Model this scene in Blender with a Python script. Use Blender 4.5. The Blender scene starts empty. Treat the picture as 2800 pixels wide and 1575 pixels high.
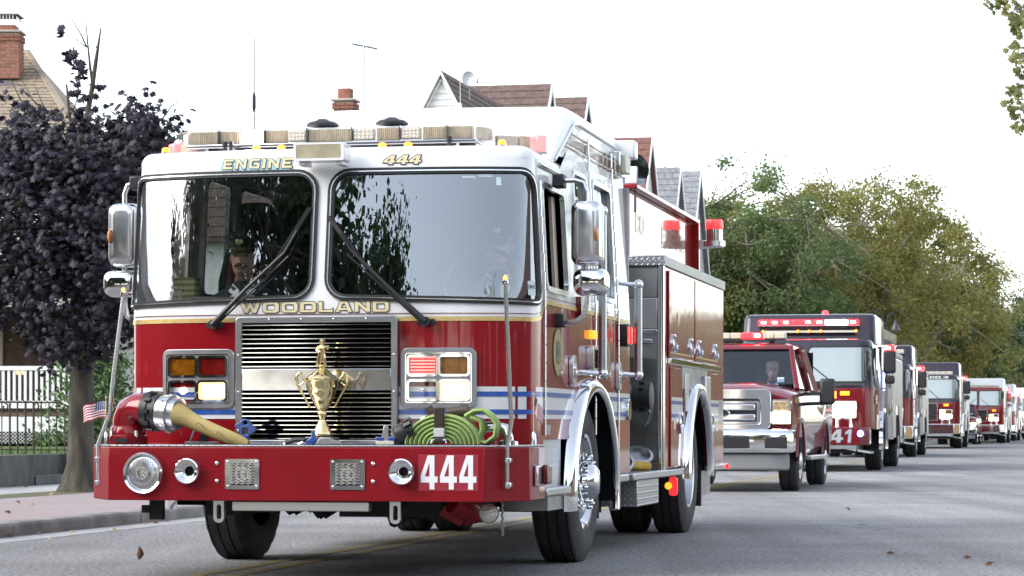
import bpy, bmesh, math, random
from math import sin, cos, pi, radians, atan2, sqrt, hypot
from mathutils import Vector, Matrix, Euler
from mathutils.geometry import delaunay_2d_cdt

# ------------------------------------------------------------------ camera, sky, sun, exposure
scn = bpy.context.scene
COL = scn.collection
TH = math.atan(1485 / 7065)             # angle between the street and the view axis
CT, ST = cos(TH), sin(TH)
O0 = (-1.149, 15.4)                     # street frame origin: under the front of the leading engine's cab
CAMH = 0.89

cam = bpy.data.cameras.new('camera')
cam.sensor_width = 36.0
cam.lens = 36.0 * 7065 / 2800
cam.shift_y = 380.5 / 2800
cam.clip_start = 0.1
cam.clip_end = 5000
cam.dof.use_dof = True
cam.dof.focus_distance = 15.6
cam.dof.aperture_fstop = 14.0
camo = bpy.data.objects.new('camera', cam)
COL.objects.link(camo)
camo.location = (0, 0, CAMH)
camo.rotation_euler = (pi / 2, 0, 0)
scn.camera = camo

SUN_AZ, SUN_EL = 250.0, 36.0            # compass from +Y, degrees
w = bpy.data.worlds.new('World'); scn.world = w; w.use_nodes = True
nt = w.node_tree; nt.nodes.clear()
sky = nt.nodes.new('ShaderNodeTexSky'); sky.sky_type = 'NISHITA'; sky.sun_disc = False
sky.sun_elevation = radians(SUN_EL); sky.sun_rotation = radians(SUN_AZ)
sky.air_density = 1.0; sky.dust_density = 1.0; sky.ozone_density = 1.0
hs = nt.nodes.new('ShaderNodeHueSaturation'); hs.inputs['Saturation'].default_value = 0.46
bgn = nt.nodes.new('ShaderNodeBackground'); bgn.inputs['Strength'].default_value = 0.15
wo = nt.nodes.new('ShaderNodeOutputWorld')
nt.links.new(sky.outputs[0], hs.inputs['Color']); nt.links.new(hs.outputs[0], bgn.inputs['Color'])
nt.links.new(bgn.outputs[0], wo.inputs['Surface'])

sl = bpy.data.lights.new('sun', 'SUN'); sl.energy = 0.9; sl.angle = radians(45); sl.color = (1.0, 0.94, 0.86)
so = bpy.data.objects.new('sun', sl); COL.objects.link(so)
_a, _e = radians(SUN_AZ), radians(SUN_EL)
_d = Vector((sin(_a) * cos(_e), cos(_a) * cos(_e), sin(_e)))
so.rotation_euler = _d.to_track_quat('Z', 'Y').to_euler()
scn.view_settings.view_transform = 'Standard'; scn.view_settings.look = 'None'
scn.view_settings.gamma = 1.0; scn.view_settings.exposure = 1.68
scn.view_settings.use_curve_mapping = False
scn.cycles.max_bounces = 8; scn.cycles.transparent_max_bounces = 24
scn.cycles.caustics_reflective = False; scn.cycles.caustics_refractive = False
scn.cycles.use_denoising = True

# ------------------------------------------------------------------ helpers
rnd = random.Random(7)
def S(u, v, z=0.0):
    "street frame (u across to the right, v along the street away from the camera) -> world"
    return Vector((O0[0] + u * CT + v * ST, O0[1] - u * ST + v * CT, z))
def smooth(a, b, x):
    t = min(1, max(0, (x - a) / (b - a))); return t * t * (3 - 2 * t)

class MB:
    def __init__(s): s.v = []; s.f = []; s.m = []; s.mi = 0
    def add(s, vs, fs):
        o = len(s.v); s.v += [tuple(p) for p in vs]; s.f += [tuple(i + o for i in f) for f in fs]; s.m += [s.mi] * len(fs); return s
    def mat(s, i): s.mi = i; return s
    def box(s, x0, x1, y0, y1, z0, z1):
        return s.add([(x0,y0,z0),(x1,y0,z0),(x1,y1,z0),(x0,y1,z0),(x0,y0,z1),(x1,y0,z1),(x1,y1,z1),(x0,y1,z1)],
                     [(0,3,2,1),(4,5,6,7),(0,1,5,4),(1,2,6,5),(2,3,7,6),(3,0,4,7)])
    def obox(s, c, size, rot=(0,0,0)):
        R = Euler(rot).to_matrix(); h = [x / 2 for x in size]; c = Vector(c)
        vs = [c + R @ Vector((sx*h[0], sy*h[1], sz*h[2])) for sz in (-1,1) for sx, sy in ((-1,-1),(1,-1),(1,1),(-1,1))]
        return s.add(vs, [(0,3,2,1),(4,5,6,7),(0,1,5,4),(1,2,6,5),(2,3,7,6),(3,0,4,7)])
    def bar(s, a, b, wx, wz, up=(0,0,1)):
        a, b = Vector(a), Vector(b); d = (b - a).normalized(); up = Vector(up)
        x = d.cross(up).normalized(); y = x.cross(d)
        vs = [p + x*i*wx/2 + y*j*wz/2 for p in (a, b) for i, j in ((-1,-1),(1,-1),(1,1),(-1,1))]
        return s.add(vs, [(0,3,2,1),(4,5,6,7),(0,1,5,4),(1,2,6,5),(2,3,7,6),(3,0,4,7)])
    def prism(s, poly, f0, f1):
        "2D outline between two mappings"
        n = len(poly); a = [f0(*p) for p in poly]; b = [f1(*p) for p in poly]
        return s.add(a + b, [tuple(range(n))[::-1], tuple(range(n, 2*n))] + [(i, (i+1) % n, n + (i+1) % n, n + i) for i in range(n)])
    def loft(s, rings, closed=True, cap=True):
        n = len(rings[0]); vs = [p for r in rings for p in r]; fs = []
        for k in range(len(rings) - 1):
            for i in range(n if closed else n - 1):
                j = (i + 1) % n
                fs.append((k*n+i, k*n+j, (k+1)*n+j, (k+1)*n+i))
        if cap and closed: fs += [tuple(range(n))[::-1], tuple((len(rings)-1)*n + i for i in range(n))]
        return s.add(vs, fs)
    def tube(s, pts, r, n=10, cap=True):
        P = [Vector(p) for p in pts]; rr = r if isinstance(r, (list, tuple)) else [r] * len(P)
        rings = []; prev = None
        for i, p in enumerate(P):
            d = (P[min(i+1, len(P)-1)] - P[max(i-1, 0)]).normalized()
            x = d.cross(prev if prev is not None and abs(d.dot(prev)) < .99 else (Vector((0,0,1)) if abs(d.z) < .9 else Vector((1,0,0))))
            x.normalize(); y = d.cross(x)
            if prev is None: prev = y
            else:
                y = (prev - d * prev.dot(d)); y.normalize(); x = y.cross(d); prev = y
            rings.append([p + (x*cos(2*pi*k/n) + y*sin(2*pi*k/n)) * rr[i] for k in range(n)])
        return s.loft(rings, True, cap)
    def lathe(s, prof, n=24, o=(0,0,0), ax='z', cap=True):
        def mp(r, h, a):
            c, q = r*cos(a), r*sin(a)
            if ax == 'z': return (o[0]+c, o[1]+q, o[2]+h)
            if ax == 'x': return (o[0]+h, o[1]+c, o[2]+q)
            return (o[0]+q, o[1]+h, o[2]+c)
        return s.loft([[mp(r, h, 2*pi*k/n) for k in range(n)] for r, h in prof], True, cap)
    def ball(s, c, r, n=14, m=9):
        r = r if isinstance(r, (tuple, list)) else (r, r, r)
        return s.loft([[(c[0]+r[0]*sin(pi*(j+.02)/(m+.04))*cos(2*pi*k/n), c[1]+r[1]*sin(pi*(j+.02)/(m+.04))*sin(2*pi*k/n), c[2]-r[2]*cos(pi*(j+.02)/(m+.04))) for k in range(n)] for j in range(m+1)])
    def build(s, name, mats=None, parent=None, smooth=True, bev=0, ang=35, recalc=True, seg=2):
        me = bpy.data.meshes.new(name); me.from_pydata(s.v, [], s.f)
        if mats is not None:
            for m in (mats if isinstance(mats, (list, tuple)) else [mats]): me.materials.append(m)
        if any(s.m): me.polygons.foreach_set('material_index', s.m)
        if recalc:
            bm = bmesh.new(); bm.from_mesh(me); bmesh.ops.recalc_face_normals(bm, faces=bm.faces); bm.to_mesh(me); bm.free()
        if smooth:
            me.shade_smooth(); me.set_sharp_from_angle(angle=radians(ang))
        o = bpy.data.objects.new(name, me); COL.objects.link(o)
        if parent: o.parent = parent
        if bev:
            b = o.modifiers.new('bevel', 'BEVEL'); b.width = bev; b.segments = seg; b.limit_method = 'ANGLE'; b.angle_limit = radians(30)
            b.harden_normals = False
        return o

def tag(o, label=None, cat=None, group=None, kind=None):
    if label: o['label'] = label
    if cat: o['category'] = cat
    if group: o['group'] = group
    if kind: o['kind'] = kind
    return o
def thing(name, label, cat, loc=(0,0,0), rz=0.0, group=None):
    o = bpy.data.objects.new(name, None); COL.objects.link(o); o.empty_display_size = .2
    o.location = loc; o.rotation_euler = (0, 0, rz); return tag(o, label, cat, group)
def dup(o, parent, loc=None, rot=None, scale=None):
    c = o.copy(); COL.objects.link(c); c.parent = parent
    if loc is not None: c.location = loc
    if rot is not None: c.rotation_euler = rot
    if scale is not None: c.scale = scale
    return c

def inpoly(x, y, L):
    c = False; j = len(L) - 1
    for i in range(len(L)):
        xi, yi = L[i]; xj, yj = L[j]
        if (yi > y) != (yj > y) and x < (xj - xi) * (y - yi) / (yj - yi) + xi: c = not c
        j = i
    return c
def rrect(x0, x1, y0, y1, r=.05, n=5):
    r4 = r if isinstance(r, (list, tuple)) else [r]*4          # bottom left, bottom right, top right, top left
    pts = []
    for (cx, cy, sx, sy, a0), q in zip(((x0,y0,1,1,180),(x1,y0,-1,1,270),(x1,y1,-1,-1,0),(x0,y1,1,-1,90)), r4):
        for k in range(n+1):
            a = radians(a0 + 90*k/n); pts.append((cx + sx*q + q*cos(a), cy + sy*q + q*sin(a)))
    return pts
def densify(L, step):
    out = []
    for i in range(len(L)):
        a, b = L[i], L[(i+1) % len(L)]; n = max(1, int(hypot(b[0]-a[0], b[1]-a[1]) / step))
        out += [(a[0]+(b[0]-a[0])*k/n, a[1]+(b[1]-a[1])*k/n) for k in range(n)]
    return out
def panel(mb, loops, mp, step=.08, thick=0.0, mpb=None):
    "fill even-odd 2D loops, map to 3D with mp; when thick a back layer and rims follow mp(x, y, -thick)"
    loops = [densify(L, step) for L in loops]
    vs = []; es = []
    for L in loops:
        o = len(vs); vs += [Vector(p) for p in L]; es += [(o+i, o+(i+1) % len(L)) for i in range(len(L))]
    xs = [p[0] for L in loops for p in L]; ys = [p[1] for L in loops for p in L]
    x0, x1, y0, y1 = min(xs), max(xs), min(ys), max(ys)
    nx, ny = int((x1-x0)/step), int((y1-y0)/step)
    for i in range(1, nx):
        for j in range(1, ny):
            x = x0 + (x1-x0)*i/nx; y = y0 + (y1-y0)*j/ny
            if sum(inpoly(x, y, L) for L in loops) % 2: vs.append(Vector((x, y)))
    V, E_, F, *_ = delaunay_2d_cdt(vs, es, [], 0, 1e-6)
    T = []
    for t in F:
        cx = sum(V[i].x for i in t)/3; cy = sum(V[i].y for i in t)/3
        if sum(inpoly(cx, cy, L) for L in loops) % 2: T.append(tuple(t))
    if thick:
        n = len(V); P = [mp(p.x, p.y) for p in V]; Q = [mp(p.x, p.y, -thick) for p in V]
        ec = {}
        for t in T:
            for k in range(3):
                a, b = t[k], t[(k+1) % 3]; ec[(min(a,b), max(a,b))] = ec.get((min(a,b), max(a,b)), 0) + 1
        fs = T + [tuple(i+n for i in t[::-1]) for t in T] + [(a, b, b+n, a+n) for (a, b), c in ec.items() if c == 1]
        mb.add(P + Q, fs)
    else: mb.add([mp(p.x, p.y) for p in V], T)
    return mb
def oloop(L, d):
    "offset a closed loop outwards by d"
    A = sum(L[i][0]*L[(i+1) % len(L)][1] - L[(i+1) % len(L)][0]*L[i][1] for i in range(len(L)))
    sg = 1 if A > 0 else -1; out = []
    for i in range(len(L)):
        p, q, r = L[i-1], L[i], L[(i+1) % len(L)]
        def nn(a, b):
            l = hypot(b[0]-a[0], b[1]-a[1]) or 1; return ((b[1]-a[1])/l*sg, -(b[0]-a[0])/l*sg)
        n1, n2 = nn(p, q), nn(q, r); k = 1 + n1[0]*n2[0] + n1[1]*n2[1]; k = max(k, .35)
        out.append((q[0] + d*(n1[0]+n2[0])/k, q[1] + d*(n1[1]+n2[1])/k))
    return out

# block lettering: outline, then holes; height 1
def glyph(ch, w=1.1, t=.27, h=.21):
    c = .16
    def ring(x0, x1, y0, y1, k, l=True): return [(x0+(k if l else 0), y0), (x1-k, y0), (x1, y0+k), (x1, y1-k), (x1-k, y1), (x0+(k if l else 0), y1)] + ([(x0, y1-k), (x0, y0+k)] if l else [])
    if ch == 'I': return t*1.15, [[(0,0),(t*1.15,0),(t*1.15,1),(0,1)]]
    if ch == 'L': return w*.92, [[(0,0),(w*.92,0),(w*.92,.34),(w*.92-.12,h),(t,h),(t,1),(0,1)]]
    if ch == 'E': return w*.95, [[(0,0),(w*.95,0),(w*.95,h),(t,h),(t,.4),(w*.8,.4),(w*.8,.6),(t,.6),(t,1-h),(w*.95,1-h),(w*.95,1),(0,1)]]
    if ch == 'N': return w, [[(0,0),(t,0),(t,.64),(w-t,0),(w,0),(w,1),(w-t,1),(w-t,.36),(t,1),(0,1)]]
    if ch == 'W':
        W = w*1.35; return W, [[(0,1),(W*.2,0),(W*.38,0),(W*.5,.5),(W*.62,0),(W*.8,0),(W,1),(W-t,1),(W*.69,.38),(W*.56,1),(W*.44,1),(W*.31,.38),(t,1)]]
    if ch == 'A': return w*1.1, [[(0,0),(t,0),(t+.08,.19),(w*1.1-t-.08,.19),(w*1.1-t,0),(w*1.1,0),(w*1.1-.33,1),(.33,1)], [(.4,.38),(w*1.1-.4,.38),(w*.55+.1,.8),(w*.55-.1,.8)]]
    if ch == 'O': return w*1.08, [ring(0,w*1.08,0,1,c), ring(t,w*1.08-t,h,1-h,.07)]
    if ch == 'D': return w*1.05, [ring(0,w*1.05,0,1,c,False), ring(t,w*1.05-t,h,1-h,.07,False)]
    if ch == 'G': return w, [[(c,0),(w,0),(w,.56),(w*.48,.56),(w*.48,.38),(w-t,.38),(w-t,h),(t+.06,h),(t,h+.06),(t,1-h-.06),(t+.06,1-h),(w,1-h),(w,1),(c,1),(0,1-c),(0,c)]]
    if ch == 'C': return w, [[(c,0),(w-c,0),(w,c),(w,.34),(w-t,.34),(w-t,h),(t,h),(t,1-h),(w-t,1-h),(w-t,.66),(w,.66),(w,1-c),(w-c,1),(c,1),(0,1-c),(0,c)]]
    if ch == 'S': return w, [[(0,0),(w-c,0),(w,c),(w,.6),(t,.6),(t,1-h),(w,1-h),(w,1),(c,1),(0,1-c),(0,.4),(w-t,.4),(w-t,h),(0,h)]]
    if ch == '2': return w, [[(0,0),(w,0),(w,h),(t,h),(t,.4),(w,.4),(w,1-c),(w-c,1),(0,1),(0,1-h),(w-t,1-h),(w-t,.6),(0,.6)]]
    if ch == '3': return w, [[(0,0),(w-c,0),(w,c),(w,1-c),(w-c,1),(0,1),(0,1-h),(w-t,1-h),(w-t,.6),(w*.3,.6),(w*.3,.4),(w-t,.4),(w-t,h),(0,h)]]
    if ch == '5': return w, [[(0,0),(w-c,0),(w,c),(w,.6),(t,.6),(t,1-h),(w,1-h),(w,1),(0,1),(0,.4),(w-t,.4),(w-t,h),(0,h)]]
    if ch == '0': return w, [ring(0,w,0,1,c), ring(t,w-t,h,1-h,.05)]
    if ch == '1': return w*.5, [[(w*.5-t,0),(w*.5,0),(w*.5,1),(w*.5-t*.9,1),(0,.78),(0,.6),(w*.5-t,.7)]]
    if ch == '4': return w, [[(w*.5,0),(w*.82,0),(w*.82,.2),(w,.2),(w,.4),(w*.82,.4),(w*.82,1),(w*.46,1),(0,.44),(0,.2),(w*.5,.2)], [(w*.27,.4),(w*.5,.4),(w*.5,.72)]]
    if ch == '.': return t, [[(0,0),(t,0),(t,h),(0,h)]]
    if ch == '-': return w*.5, [[(0,.4),(w*.5,.4),(w*.5,.6),(0,.6)]]
    return w*.45, []
def text_panel(mb, s, x0, x1, y0, y1, mp, grow=0.0, shear=0.0, dx=0.0, dy=0.0, gap=.16, t=.27, step=.03, w=1.1):
    x = 0; items = []
    for ch in s:
        gw, lp = glyph(ch, w, t); items.append((x, lp)); x += gw + gap
    tot = x - gap; kx = (x1-x0)/tot; ky = y1-y0
    for gx, lp in items:
        if not lp: continue
        L2 = [[(x0 + dx + (gx+px)*kx + shear*py*ky, y0 + dy + py*ky) for px, py in L] for L in lp]
        if grow: L2 = [oloop(L, grow if i == 0 else -grow) for i, L in enumerate(L2)]
        panel(mb, L2, mp, step)
    return mb
# ------------------------------------------------------------------ materials
MATS = {}
def N(nt, typ, **kw):
    n = nt.nodes.new(typ)
    for k, v in kw.items():
        if k.startswith('i_'): n.inputs[k[2:].replace('_', ' ')].default_value = v
        else: setattr(n, k, v)
    return n
def mat(name, col=(.5,.5,.5), rough=.5, metal=0.0, coat=0.0, var=0.0, vscale=6.0, rvar=0.0, bump=0.0, bscale=40.0, emit=None, es=0.0, spec=.5, col2=None, island=0.0, sheen=0.0, trans=0.0, coords='Object', detail=5.0, ior=None, stretch=None, aniso=0.0):
    if name in MATS: return MATS[name]
    m = bpy.data.materials.new(name); m.use_nodes = True; nt = m.node_tree; b = nt.nodes['Principled BSDF']; L = nt.links.new
    b.inputs['Base Color'].default_value = (*col, 1); b.inputs['Roughness'].default_value = rough; b.inputs['Metallic'].default_value = metal
    b.inputs['Coat Weight'].default_value = coat; b.inputs['Coat Roughness'].default_value = .04; b.inputs['Specular IOR Level'].default_value = spec
    if ior: b.inputs['IOR'].default_value = ior
    if sheen: b.inputs['Sheen Weight'].default_value = sheen
    if aniso: b.inputs['Anisotropic'].default_value = aniso
    if emit: b.inputs['Emission Color'].default_value = (*emit, 1); b.inputs['Emission Strength'].default_value = es
    tc = N(nt, 'ShaderNodeTexCoord'); src = tc.outputs[coords]
    if stretch:
        mpn = N(nt, 'ShaderNodeMapping'); mpn.inputs['Scale'].default_value = stretch; L(src, mpn.inputs['Vector']); src = mpn.outputs[0]
    if var or rvar:
        nz = N(nt, 'ShaderNodeTexNoise'); nz.inputs['Scale'].default_value = vscale; nz.inputs['Detail'].default_value = detail; L(src, nz.inputs['Vector'])
        if var:
            mx = N(nt, 'ShaderNodeMix', data_type='RGBA'); c2 = col2 or tuple(c * (1 - var) for c in col)
            rp = N(nt, 'ShaderNodeMapRange'); rp.inputs[1].default_value = .35; rp.inputs[2].default_value = .65; L(nz.outputs[0], rp.inputs[0])
            mx.inputs[6].default_value = (*col, 1); mx.inputs[7].default_value = (*c2, 1); L(rp.outputs[0], mx.inputs[0]); L(mx.outputs[2], b.inputs['Base Color'])
        if rvar:
            mr = N(nt, 'ShaderNodeMapRange'); mr.inputs[3].default_value = max(.02, rough - rvar); mr.inputs[4].default_value = min(1, rough + rvar)
            L(nz.outputs[0], mr.inputs[0]); L(mr.outputs[0], b.inputs['Roughness'])
    if island:
        g = N(nt, 'ShaderNodeNewGeometry'); mx = N(nt, 'ShaderNodeMix', data_type='RGBA'); mx.inputs[6].default_value = (*col, 1); mx.inputs[7].default_value = (*(col2 or col), 1)
        L(g.outputs['Random Per Island'], mx.inputs[0]); L(mx.outputs[2], b.inputs['Base Color'])
    if bump:
        nb = N(nt, 'ShaderNodeTexNoise'); nb.inputs['Scale'].default_value = bscale; nb.inputs['Detail'].default_value = 4; L(src, nb.inputs['Vector'])
        bp = N(nt, 'ShaderNodeBump'); bp.inputs['Strength'].default_value = bump; bp.inputs['Distance'].default_value = .02; L(nb.outputs[0], bp.inputs['Height']); L(bp.outputs[0], b.inputs['Normal'])
    if trans:
        out = nt.nodes['Material Output']; tl = N(nt, 'ShaderNodeBsdfTranslucent'); ms = N(nt, 'ShaderNodeMixShader'); ms.inputs[0].default_value = trans
        src_c = b.inputs['Base Color'].links[0].from_socket if b.inputs['Base Color'].links else None
        if src_c: L(src_c, tl.inputs[0])
        else: tl.inputs[0].default_value = (*col, 1)
        L(b.outputs[0], ms.inputs[1]); L(tl.outputs[0], ms.inputs[2]); L(ms.outputs[0], out.inputs[0])
    MATS[name] = m; return m
def glass(name, tint=(.5,.55,.58), ior=1.9, rough=0.0, wob=0.0):
    if name in MATS: return MATS[name]
    m = bpy.data.materials.new(name); m.use_nodes = True; nt = m.node_tree; nt.nodes.clear(); L = nt.links.new
    t = N(nt, 'ShaderNodeBsdfTransparent'); t.inputs[0].default_value = (*tint, 1)
    g = N(nt, 'ShaderNodeBsdfGlossy'); g.inputs['Roughness'].default_value = rough; g.inputs[0].default_value = (.92, .97, 1, 1)
    f = N(nt, 'ShaderNodeFresnel'); f.inputs['IOR'].default_value = ior; x = N(nt, 'ShaderNodeMixShader'); o = N(nt, 'ShaderNodeOutputMaterial')
    if wob:
        tc = N(nt, 'ShaderNodeTexCoord'); nz = N(nt, 'ShaderNodeTexNoise'); nz.inputs['Scale'].default_value = 2.2; nz.inputs['Detail'].default_value = 2
        bp = N(nt, 'ShaderNodeBump'); bp.inputs['Strength'].default_value = wob; bp.inputs['Distance'].default_value = .02
        L(tc.outputs['Object'], nz.inputs['Vector']); L(nz.outputs[0], bp.inputs['Height']); L(bp.outputs[0], g.inputs['Normal'])
    gm = N(nt, 'ShaderNodeNewGeometry'); mi = N(nt, 'ShaderNodeMix'); mi.inputs[2].default_value = ior; mi.inputs[3].default_value = 1/ior; L(gm.outputs['Backfacing'], mi.inputs[0]); L(mi.outputs[0], f.inputs['IOR'])
    L(f.outputs[0], x.inputs[0]); L(t.outputs[0], x.inputs[1]); L(g.outputs[0], x.inputs[2]); L(x.outputs[0], o.inputs[0])
    MATS[name] = m; return m
def tread(name, ax, sc=22.0, col=(.44,.445,.46), rough=.36):
    "aluminium tread plate: crossed lugs in alternating directions"
    if name in MATS: return MATS[name]
    m = mat(name, col, rough, 1.0, rvar=.1, vscale=3.0); nt = m.node_tree; L = nt.links.new; b = nt.nodes['Principled BSDF']
    def M(op, a, b_=None):
        n = N(nt, 'ShaderNodeMath', operation=op)
        for i, x in enumerate((a, b_)):
            if x is None: continue
            if isinstance(x, (int, float)): n.inputs[i].default_value = x
            else: L(x, n.inputs[i])
        return n.outputs[0]
    tc = N(nt, 'ShaderNodeTexCoord'); sx = N(nt, 'ShaderNodeSeparateXYZ'); L(tc.outputs['Object'], sx.inputs[0])
    p = M('MULTIPLY', sx.outputs['XYZ'.index(ax[0].upper())], sc); q = M('MULTIPLY', sx.outputs['XYZ'.index(ax[1].upper())], sc)
    a = M('ADD', p, q); d = M('SUBTRACT', p, q)
    fa, fd = M('FLOOR', a), M('FLOOR', d); la = M('SUBTRACT', M('FRACT', a), .5); ld = M('SUBTRACT', M('FRACT', d), .5)
    par = M('ABSOLUTE', M('MODULO', M('ADD', fa, fd), 2.0))
    def ell(x, y): return M('ADD', M('POWER', M('MULTIPLY', x, 2.3), 2.0), M('POWER', M('MULTIPLY', y, 8.0), 2.0))
    e = M('ADD', M('MULTIPLY', ell(la, ld), par), M('MULTIPLY', ell(ld, la), M('SUBTRACT', 1.0, par)))
    h = M('SUBTRACT', 1.0, M('MINIMUM', e, 1.0))
    bp = N(nt, 'ShaderNodeBump'); bp.inputs['Strength'].default_value = .9; bp.inputs['Distance'].default_value = .004; L(h, bp.inputs['Height']); L(bp.outputs[0], b.inputs['Normal'])
    return m
def painted(name, col, flake=0.06, coat=1.0, rough=.32):
    m = mat(name, col, rough, 0.0, coat*.9, spec=.15, var=flake, vscale=2.5, rvar=.05); b = m.node_tree.nodes['Principled BSDF']
    nt = m.node_tree; tc = N(nt, 'ShaderNodeTexCoord'); nz = N(nt, 'ShaderNodeTexNoise'); nz.inputs['Scale'].default_value = 3.0; nz.inputs['Detail'].default_value = 2
    bp = N(nt, 'ShaderNodeBump'); bp.inputs['Strength'].default_value = .06; bp.inputs['Distance'].default_value = .02
    nt.links.new(tc.outputs['Object'], nz.inputs['Vector']); nt.links.new(nz.outputs[0], bp.inputs['Height']); nt.links.new(bp.outputs[0], b.inputs['Coat Normal'])
    return m
def emis(name, col, s, rough=.25): return mat(name, tuple(min(1, c*.8) for c in col), rough, emit=col, es=s, coat=.5)

RED = painted('red_paint', (.255,.004,.010)); REDD = painted('bumper_red', (.255,.006,.013), .16, .4, .4)
WHITE = painted('white_paint', (.82,.82,.82), .02); BLUE = mat('blue_stripe', (.02,.10,.42), .35, coat=.6, var=.1); STRIPE = mat('white_stripe', (.78,.79,.79), .35, coat=.6, var=.04)
GOLD = mat('gold_leaf', (.62,.42,.13), .38, .55, coat=.5, var=.35, vscale=60, col2=(.72,.55,.25)); CREAM = mat('gold_letter', (.80,.69,.42), .45, 0, coat=.2, var=.18, vscale=30)
LBLUE = mat('light_blue_shadow', (.33,.60,.72), .4, coat=.4); INK = mat('black_outline', (.03,.025,.02), .45); MAROON = mat('maroon_stripe', (.16,.03,.02), .3, coat=.7)
CHROME = mat('chrome', (.80,.81,.83), .07, 1.0, rvar=.04, vscale=9); ALU = mat('aluminium', (.46,.47,.49), .30, 1.0, rvar=.1, vscale=14, bump=.05, bscale=120)
BRUSH = mat('brushed_steel', (.58,.58,.58), .33, 1.0, rvar=.1, vscale=8, stretch=(1,1,30)); STEELD = mat('dull_steel', (.36,.36,.36), .42, 1.0, rvar=.12, vscale=5, var=.25)
SATIN = mat('satin_metal', (.70,.71,.73), .22, 1.0, rvar=.04, vscale=30)
BLK = mat('black_plastic', (.018,.018,.02), .45, var=.3, vscale=20); RUB = mat('rubber_seal', (.012,.012,.013), .55); DARK = mat('dark_interior', (.012,.0125,.014), .95, var=.4, spec=.08)
CHASSIS = mat('chassis_black', (.012,.012,.013), .7, var=.5, vscale=9, bump=.3, bscale=20)
TYRE = mat('tyre_rubber', (.022,.022,.024), .75, var=.45, vscale=9, col2=(.04,.039,.038), bump=.12, bscale=45)
TPF = tread('tread_plate_front', 'xz'); TPS = tread('tread_plate_side', 'yz'); TPT = tread('tread_plate_top', 'xy')
TPD = tread('tread_plate_worn', 'xz', 24, (.40,.40,.39), .36)
AMBER = emis('amber_lens', (1,.30,.02), .75); AMBERD = mat('amber_lens_unlit', (.26,.09,.004), .15, coat=.35, spec=.3, var=.5, vscale=25); REDLED = emis('red_led', (1,.012,.015), 1.2)
REDD_L = mat('red_lens_unlit', (.17,.008,.006), .15, coat=.35, spec=.3, var=.4, vscale=12); REDGLOW = emis('red_lens_glow', (1,.12,.12), 1.2); HEAD = emis('headlamp_lit', (1,.86,.62), 2.6); HEADC = emis('headlamp_far', (1,.88,.66), 14.0); REDCORE = emis('red_core', (1,.45,.40), 6.0); REDHOT = emis('red_hot', (1,.006,.008), 7.0); LAMPGLOW = emis('lamp_glow', (1,.66,.34), .9); HEADW = emis('headlamp_white', (1,.95,.9), 16.0)  # the warm ring material imitates bloom around lit lamps
HALO = emis('headlamp_halo', (1,.80,.52), 1.1); BLUELED = emis('blue_led', (.12,.16,1), 9.0); WHITELED = emis('white_led', (1,.98,.95), 6.0)
CLEAR = glass('clear_lens', (.95,.95,.94), 1.4); GLASS = glass('windshield_glass', (.95,.97,.98), 2.75); GLASSD = glass('side_glass', (.42,.46,.46), 1.8)
GLASSB = glass('pickup_glass', (.66,.74,.88), 1.7)
REFL = mat('reflector_bowl', (.74,.65,.50), .4, 0, var=.3, vscale=40, stretch=(1,1,.2)); LEDB = mat('led_block', (.66,.61,.50), .3, 0, var=.15, vscale=70)
GOLDT = mat('trophy_gold', (.84,.67,.34), .09, 1.0, rvar=.05, vscale=14); NAVY = mat('navy_cloth', (.014,.016,.03), .85, sheen=.2, var=.3, vscale=40, bump=.2, bscale=150)
SKIN = mat('skin', (.58,.33,.25), .5, var=.22, vscale=14, bump=.15, bscale=30); SHIRT = mat('shirt_white', (.78,.79,.8), .8, var=.05); HAIR = mat('hair_grey', (.13,.10,.08), .8, var=.5, vscale=60, bump=.5, bscale=90)
PATENT = mat('patent_black', (.01,.01,.012), .12, coat=1); TAN = mat('tan_cap', (.50,.40,.27), .8, var=.1)
HOSEG = mat('green_hose', (.33,.47,.13), .8, var=.25, vscale=10, bump=.35, bscale=160, sheen=.2); HOSEY = mat('yellow_hose', (.58,.44,.17), .75, var=.25, vscale=7, bump=.35, bscale=150); HOSEY2 = mat('bright_yellow_hose', (.62,.42,.04), .7, var=.25, vscale=8, bump=.3, bscale=90)
TOOLB = mat('blue_tool', (.02,.07,.32), .35, coat=.5, var=.4, vscale=25); STRAP = mat('brown_strap', (.035,.024,.018), .85, bump=.3, bscale=90); WEB = mat('grey_webbing', (.55,.56,.56), .8, bump=.3, bscale=90)
BRONZE = mat('brown_coupling', (.10,.075,.06), .45, .4, var=.4, vscale=30)
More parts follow.
